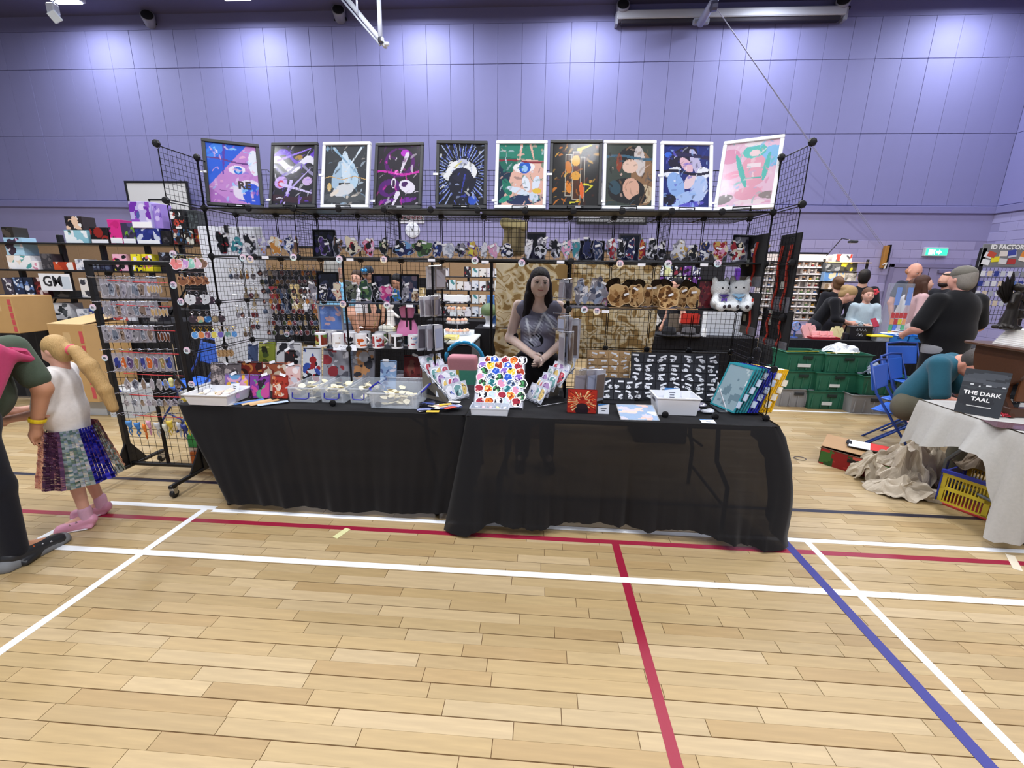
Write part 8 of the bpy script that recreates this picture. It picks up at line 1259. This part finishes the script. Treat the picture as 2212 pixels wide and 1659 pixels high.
# --- the author's table
TX0, TX1, TY0, TY1 = 2.87, 4.75, 2.52, 3.30
folding_table('folding trestle table under the grey cloth', TX0+.03, TX1, TY0+.03, TY1-.02, leg='#74787a')
draped('grey_tablecloth', 'pale grey cloth on the author table, long corner hanging in front', (TX0, TX1, TY0, TY1), .742, lambda sd, s, t: .02+.07*t*(1 if sd == 'l' else .7), lambda sd, s: {'l': .50-.05*math.sin(s*7)-.12*max(0, 1-s/.1)-.40*max(0, (s-.85)/.15), 'f': .08+.25*min(1, s*3), 'r': .4}[sd], lambda sd, s, t, i: t*.028*n1(s*9+2), m='cloth', col='#b4b2ae', group='grey tablecloth')
ZA = .7455
def apt(px, py): return PZ(px, py, ZA)
def book(label, px, py, Y, w, h, rz, ttl=True, lean=-14):
    c = P(px, py, Y); t = thing('upright_book', label, 'book', (c.x, Y, ZA), rot=(R(lean), 0, rz), group='copies of the dark paperback'); MB().bbox(-w/2, w/2, .001, .024, 0, h, .002).build('pages', 'card', t, '#e0dcd4'); ob('cover', card_mesh('cover', w, h, art('#33363c', [('w', .74, .03, 6, .4, .05, '#4c5058'), ('w', .66, .02, 9, 1, .008, '#c8ccd0'), ('e', .5, .86, .5, .1, .1, '#484c54'), ('e', .4, .3, .4, .2, 0, '#2c2e34'), ('w', .6, .015, 11, 2, .02, '#3c4046')]), 26, 34, 0, 0), 'print', t)
    if ttl:
        text('lettering', 'THE DARK', w*.17, 'satin', t, '#f0f0f0', (0, -.0015, h*.47), bold=.0008); text('lettering', 'TAAL', w*.17, 'satin', t, '#f0f0f0', (0, -.0015, h*.34), bold=.0008); MB().box(-w*.27, w*.27, -.0016, -.001, h*.175, h*.195).build('author_line', 'satin', t, '#c8c8c8')
    return t
book('dark paperback lettered THE DARK TAAL standing at the table corner', 2110, 888, 2.93, .21, .30, R(-46)); book('second copy of the dark paperback behind the plinth scroll', 2160, 884, 2.98, .15, .21, R(-54))
# carved wooden plinth with scroll sides
pl = thing('wooden_plinth', 'carved brown wooden bookstand with scrolled sides', 'plinth', (3.38, 3.05, ZA), R(0)); hP = P(2150, 745, 3.05).z-ZA
prof = [(-.16, 0), (.16, 0), (.15, .06), (.1, .09), (.09, .16), (.13, .22), (.17, .28), (.19, .36), (.19, hP-.02), (-.19, hP-.02), (-.19, .36), (-.15, .26), (-.09, .2), (-.09, .12), (-.13, .07)]
for q in (-1, 1): MB().prism(prof, .03, axis='x', off=q*.28-.015).build('side_scroll', 'wood', pl, '#4a2a18')
MB().bbox(-.26, .26, -.13, -.11, .1, hP-.02, .004).build('front_panel', 'wood', pl, '#6b3f22'); MB().bbox(-.36, .36, -.22, .22, hP-.02, hP, .006).build('top_board', 'wood', pl, '#4a2c1c'); MB().bbox(-.30, .30, -.15, -.1, .0, .06, .004).build('base_rail', 'wood', pl, '#4a2a18')
for st_, (x, c, n_, lb) in enumerate(((-.17, '#e6e4e2', 9, 'white-edged paperback in the stepped pile on the bookstand'), (.12, '#26242a', 8, 'black paperback in the stepped pile on the bookstand'))):
    for k in range(n_):
        o = thing('stacked_book', lb, 'book', (3.38+x+.008*k, 3.03, ZA+hP+.0115*k), rnd.uniform(-.04, .04), 'white-edged paperbacks' if st_ == 0 else 'black paperbacks'); MB().bbox(-.13, .13, -.16, .1, .0015, .0095, .001).build('pages', 'card', o, '#ece8e4' if st_ == 0 else '#8c8680'); MB().box(-.132, .132, -.162, .102, 0, .0015).box(-.132, .132, -.162, .102, .0095, .011).build('cover', 'satin', o, c)
t = thing('winged_statue', 'dark bronze winged statue on the paperback pile', 'statue', (3.11, 3.10, ZA+hP+.104))
ob('figure', sdf_mesh([('c', (0, 0, .015), (.065*math.cos(k*.9), .05*math.sin(k*.9), .01), .02, .014) for k in range(7)]+[('c', (.034*math.cos(k*1.05), .03*math.sin(k*1.05), .02), (.006*math.cos(k), .006*math.sin(k), .17), .017, .014) for k in range(6)]+[('c', (0, 0, .15), (-.006, -.01, .22), .028, .024), ('e', (.006, -.02, .265), (.018, .021, .025)), ('e', (0, .004, .27), (.022, .022, .026)), ('c', (.02, -.01, .22), (.05, -.03, .16), .012, .01), ('c', (.05, -.03, .16), (.03, -.05, .12), .01, .01), ('c', (-.022, -.01, .22), (-.04, -.03, .17), .012, .01), ('b', (.034, -.03, .1), (.02, .02, .03), .006)], .005, .008, 'figure'), 'dark_metal', t, '#2c2826')
for q, ang, sc in ((-1, -.1, 1.1), (1, .5, .85)):
    for k in range(5): MB().prism([(-.008, 0), (.008, 0), (.014, .08), (.008, .15-.014*k), (0, .18-.02*k), (-.01, .14-.014*k)], .008, off=.003*k, M=Matrix.Translation((q*.012, .02, .17)) @ Matrix.Rotation(ang+q*.17*k, 4, 'Y') @ Matrix.Scale(sc, 4)).build('wing_feather', 'dark_metal', t, '#2a2624')
for i, (x, y, c) in enumerate(((2147, 897, '#d0d0d4'), (2166, 899, '#b82838'), (2188, 897, '#2c8c48'))):
    t = thing('gift_bow', ('silver', 'red', 'green')[i]+' ribbon bow on the author table', 'bow', apt(x, y), 0, 'ribbon bows')
    for k in range(5): MB().tube([(0, 0, .004), (.02*math.cos(k*1.26), .02*math.sin(k*1.26), .02), (.034*math.cos(k*1.26+.2), .034*math.sin(k*1.26+.2), .008), (0, 0, .004)], .004, 5).build('loop', 'gloss', t, c)
tag(MB().box(-.11, .11, -.075, .075, 0, .001).build('flyer', 'gloss', None, '#6a5058', apt(2186, 920), (0, 0, -.35)), 'dark pink flyer lying at the table edge', 'flyer'); tag(MB().bbox(-.1, .1, -.06, .06, 0, .02, .004).build('orange_pad', 'card', None, '#d8642c', (4.1, 3.1, ZA)), 'orange pad at the right edge of the author table', 'pad')
# folding crate under the table
fc = thing('folding_crate', 'yellow, blue and red folding crate under the author table', 'crate', (3.28, 2.98, 0), R(-63)); L_, D_, H_ = .52, .36, .25
for s, c in ((-1, '#d2bc34'), (1, '#d2bc34')):
    mb = MB(); y = s*D_/2
    for z0, z1 in ((.0, .03), (.115, .14), (.215, .24)): mb.box(-L_/2, L_/2, y-.006, y+.006, z0, z1)
    for k in range(3): x = -L_/2+(L_-.03)*k/2; mb.box(x, x+.03, y-.006, y+.006, 0, .24)
    for k in range(26): x = -L_/2+.02+(L_-.04)*k/25; mb.box(x-.0035, x+.0035, y-.004, y+.004, .02, .22)
    stuff(mb.build('slatted_side', 'satin', fc, c))
for s in (-1, 1):
    mb = MB()
    for z0, z1 in ((.0, .04), (.11, .14), (.2, H_)): mb.box(s*L_/2-.006, s*L_/2+.006, -D_/2, D_/2, z0, z1)
    for k in range(10): y = -D_/2+D_*k/9; mb.box(s*L_/2-.005, s*L_/2+.005, y-.008, y+.008, 0, .22)
    stuff(mb.build('slatted_end', 'satin', fc, '#2838a0'))
MB().box(-L_/2-.01, L_/2+.01, -D_/2-.01, -D_/2+.02, .24, .262).box(-L_/2-.01, L_/2+.01, D_/2-.02, D_/2+.01, .24, .262).build('rim', 'satin', fc, '#2838b0'); MB().bbox(-L_/2-.01, L_/2+.01, -D_/2-.01, D_/2+.01, 0, .018, .004).build('base', 'satin', fc, '#b02c28')
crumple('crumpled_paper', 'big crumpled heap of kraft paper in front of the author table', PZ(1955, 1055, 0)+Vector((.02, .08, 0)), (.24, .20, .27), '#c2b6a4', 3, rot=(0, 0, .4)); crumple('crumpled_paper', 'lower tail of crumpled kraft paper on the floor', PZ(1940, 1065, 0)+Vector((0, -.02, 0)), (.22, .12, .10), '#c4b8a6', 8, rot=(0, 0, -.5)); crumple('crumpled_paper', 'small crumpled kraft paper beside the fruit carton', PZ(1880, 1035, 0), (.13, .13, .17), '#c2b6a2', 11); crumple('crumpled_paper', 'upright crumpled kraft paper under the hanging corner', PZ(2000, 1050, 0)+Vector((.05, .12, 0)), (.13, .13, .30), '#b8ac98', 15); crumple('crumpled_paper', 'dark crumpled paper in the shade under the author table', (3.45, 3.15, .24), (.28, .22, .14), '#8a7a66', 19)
# fruit carton with cardboard, clipboard
t = thing('fruit_carton', 'low red and green fruit carton with handle holes', 'carton', PZ(1880, 1035, 0)+Vector((.06, .22, 0)), R(-50)); openbox(.5, .34, .15, .006, .02, .004).build('tray', 'card', t, '#5a3a24')
f = blobs(('#8c2424', '#3f6a34', '#a83430', '#2c5028', '#c8584c'), 26, 1700, rmin=.04, rmax=.16, ax=.3); ob('printed_side', card_mesh('side', .5, .15, f, 30, 10, .002, -.176, 0), 'print', t); ob('printed_end', card_mesh('end', .34, .15, f, 20, 10, .002, -.256, 0), 'print', t, rot=(0, 0, -pi/2)); MB().bbox(-.05, .05, -.181, -.177, .085, .115, .001).build('handle_hole', 'matte', t, '#1a120c'); MB().bbox(-.261, -.257, -.05, .05, .085, .115, .001).build('handle_hole', 'matte', t, '#1a120c')
tag(ob('cardboard_sheet', MB().box(-.3, .3, -.17, .17, 0, .004).mesh('sheet'), 'card', None, '#a9855c', t.location+Vector((.05, .04, .158)), (R(3), R(2), R(-38))), 'loose brown cardboard sheet lying on the fruit carton', 'cardboard')
cb = thing('clipboard', 'clipboard with white and red sheets on the cardboard', 'clipboard', t.location+Vector((.1, .06, .175)), R(-36)); MB().bbox(-.16, .16, -.11, .11, 0, .004, .001).build('board', 'satin', cb, '#2a221c'); MB().box(-.15, .02, -.1, .1, .0042, .006).build('white_sheet', 'card', cb, '#eef0f4'); MB().box(.0, .15, -.1, .1, .0062, .008).build('red_sheet', 'card', cb, '#d03430'); MB().bbox(-.17, -.13, -.04, .04, .004, .014, .003).build('clip', 'dark_metal', cb, '#1c1c20')
# elastic band dropped on the floor
c = PZ(1728, 991, 0); tag(MB().tube([(c.x+.05*math.cos(a), c.y+.04*math.sin(a), .004) for a in [2*pi*k/20 for k in range(20)]], .0028, 5, closed=True).build('cable_loop', 'satin', None, '#4a4450'), 'thin dark loop of cable lying on the floor', 'cable')
# dark shelving behind the big man
black_table('black-cloth table behind the large man at the right', P(2000, 700, 5.6).x+.5, XR-2.2, 5.7, 6.3, .8)
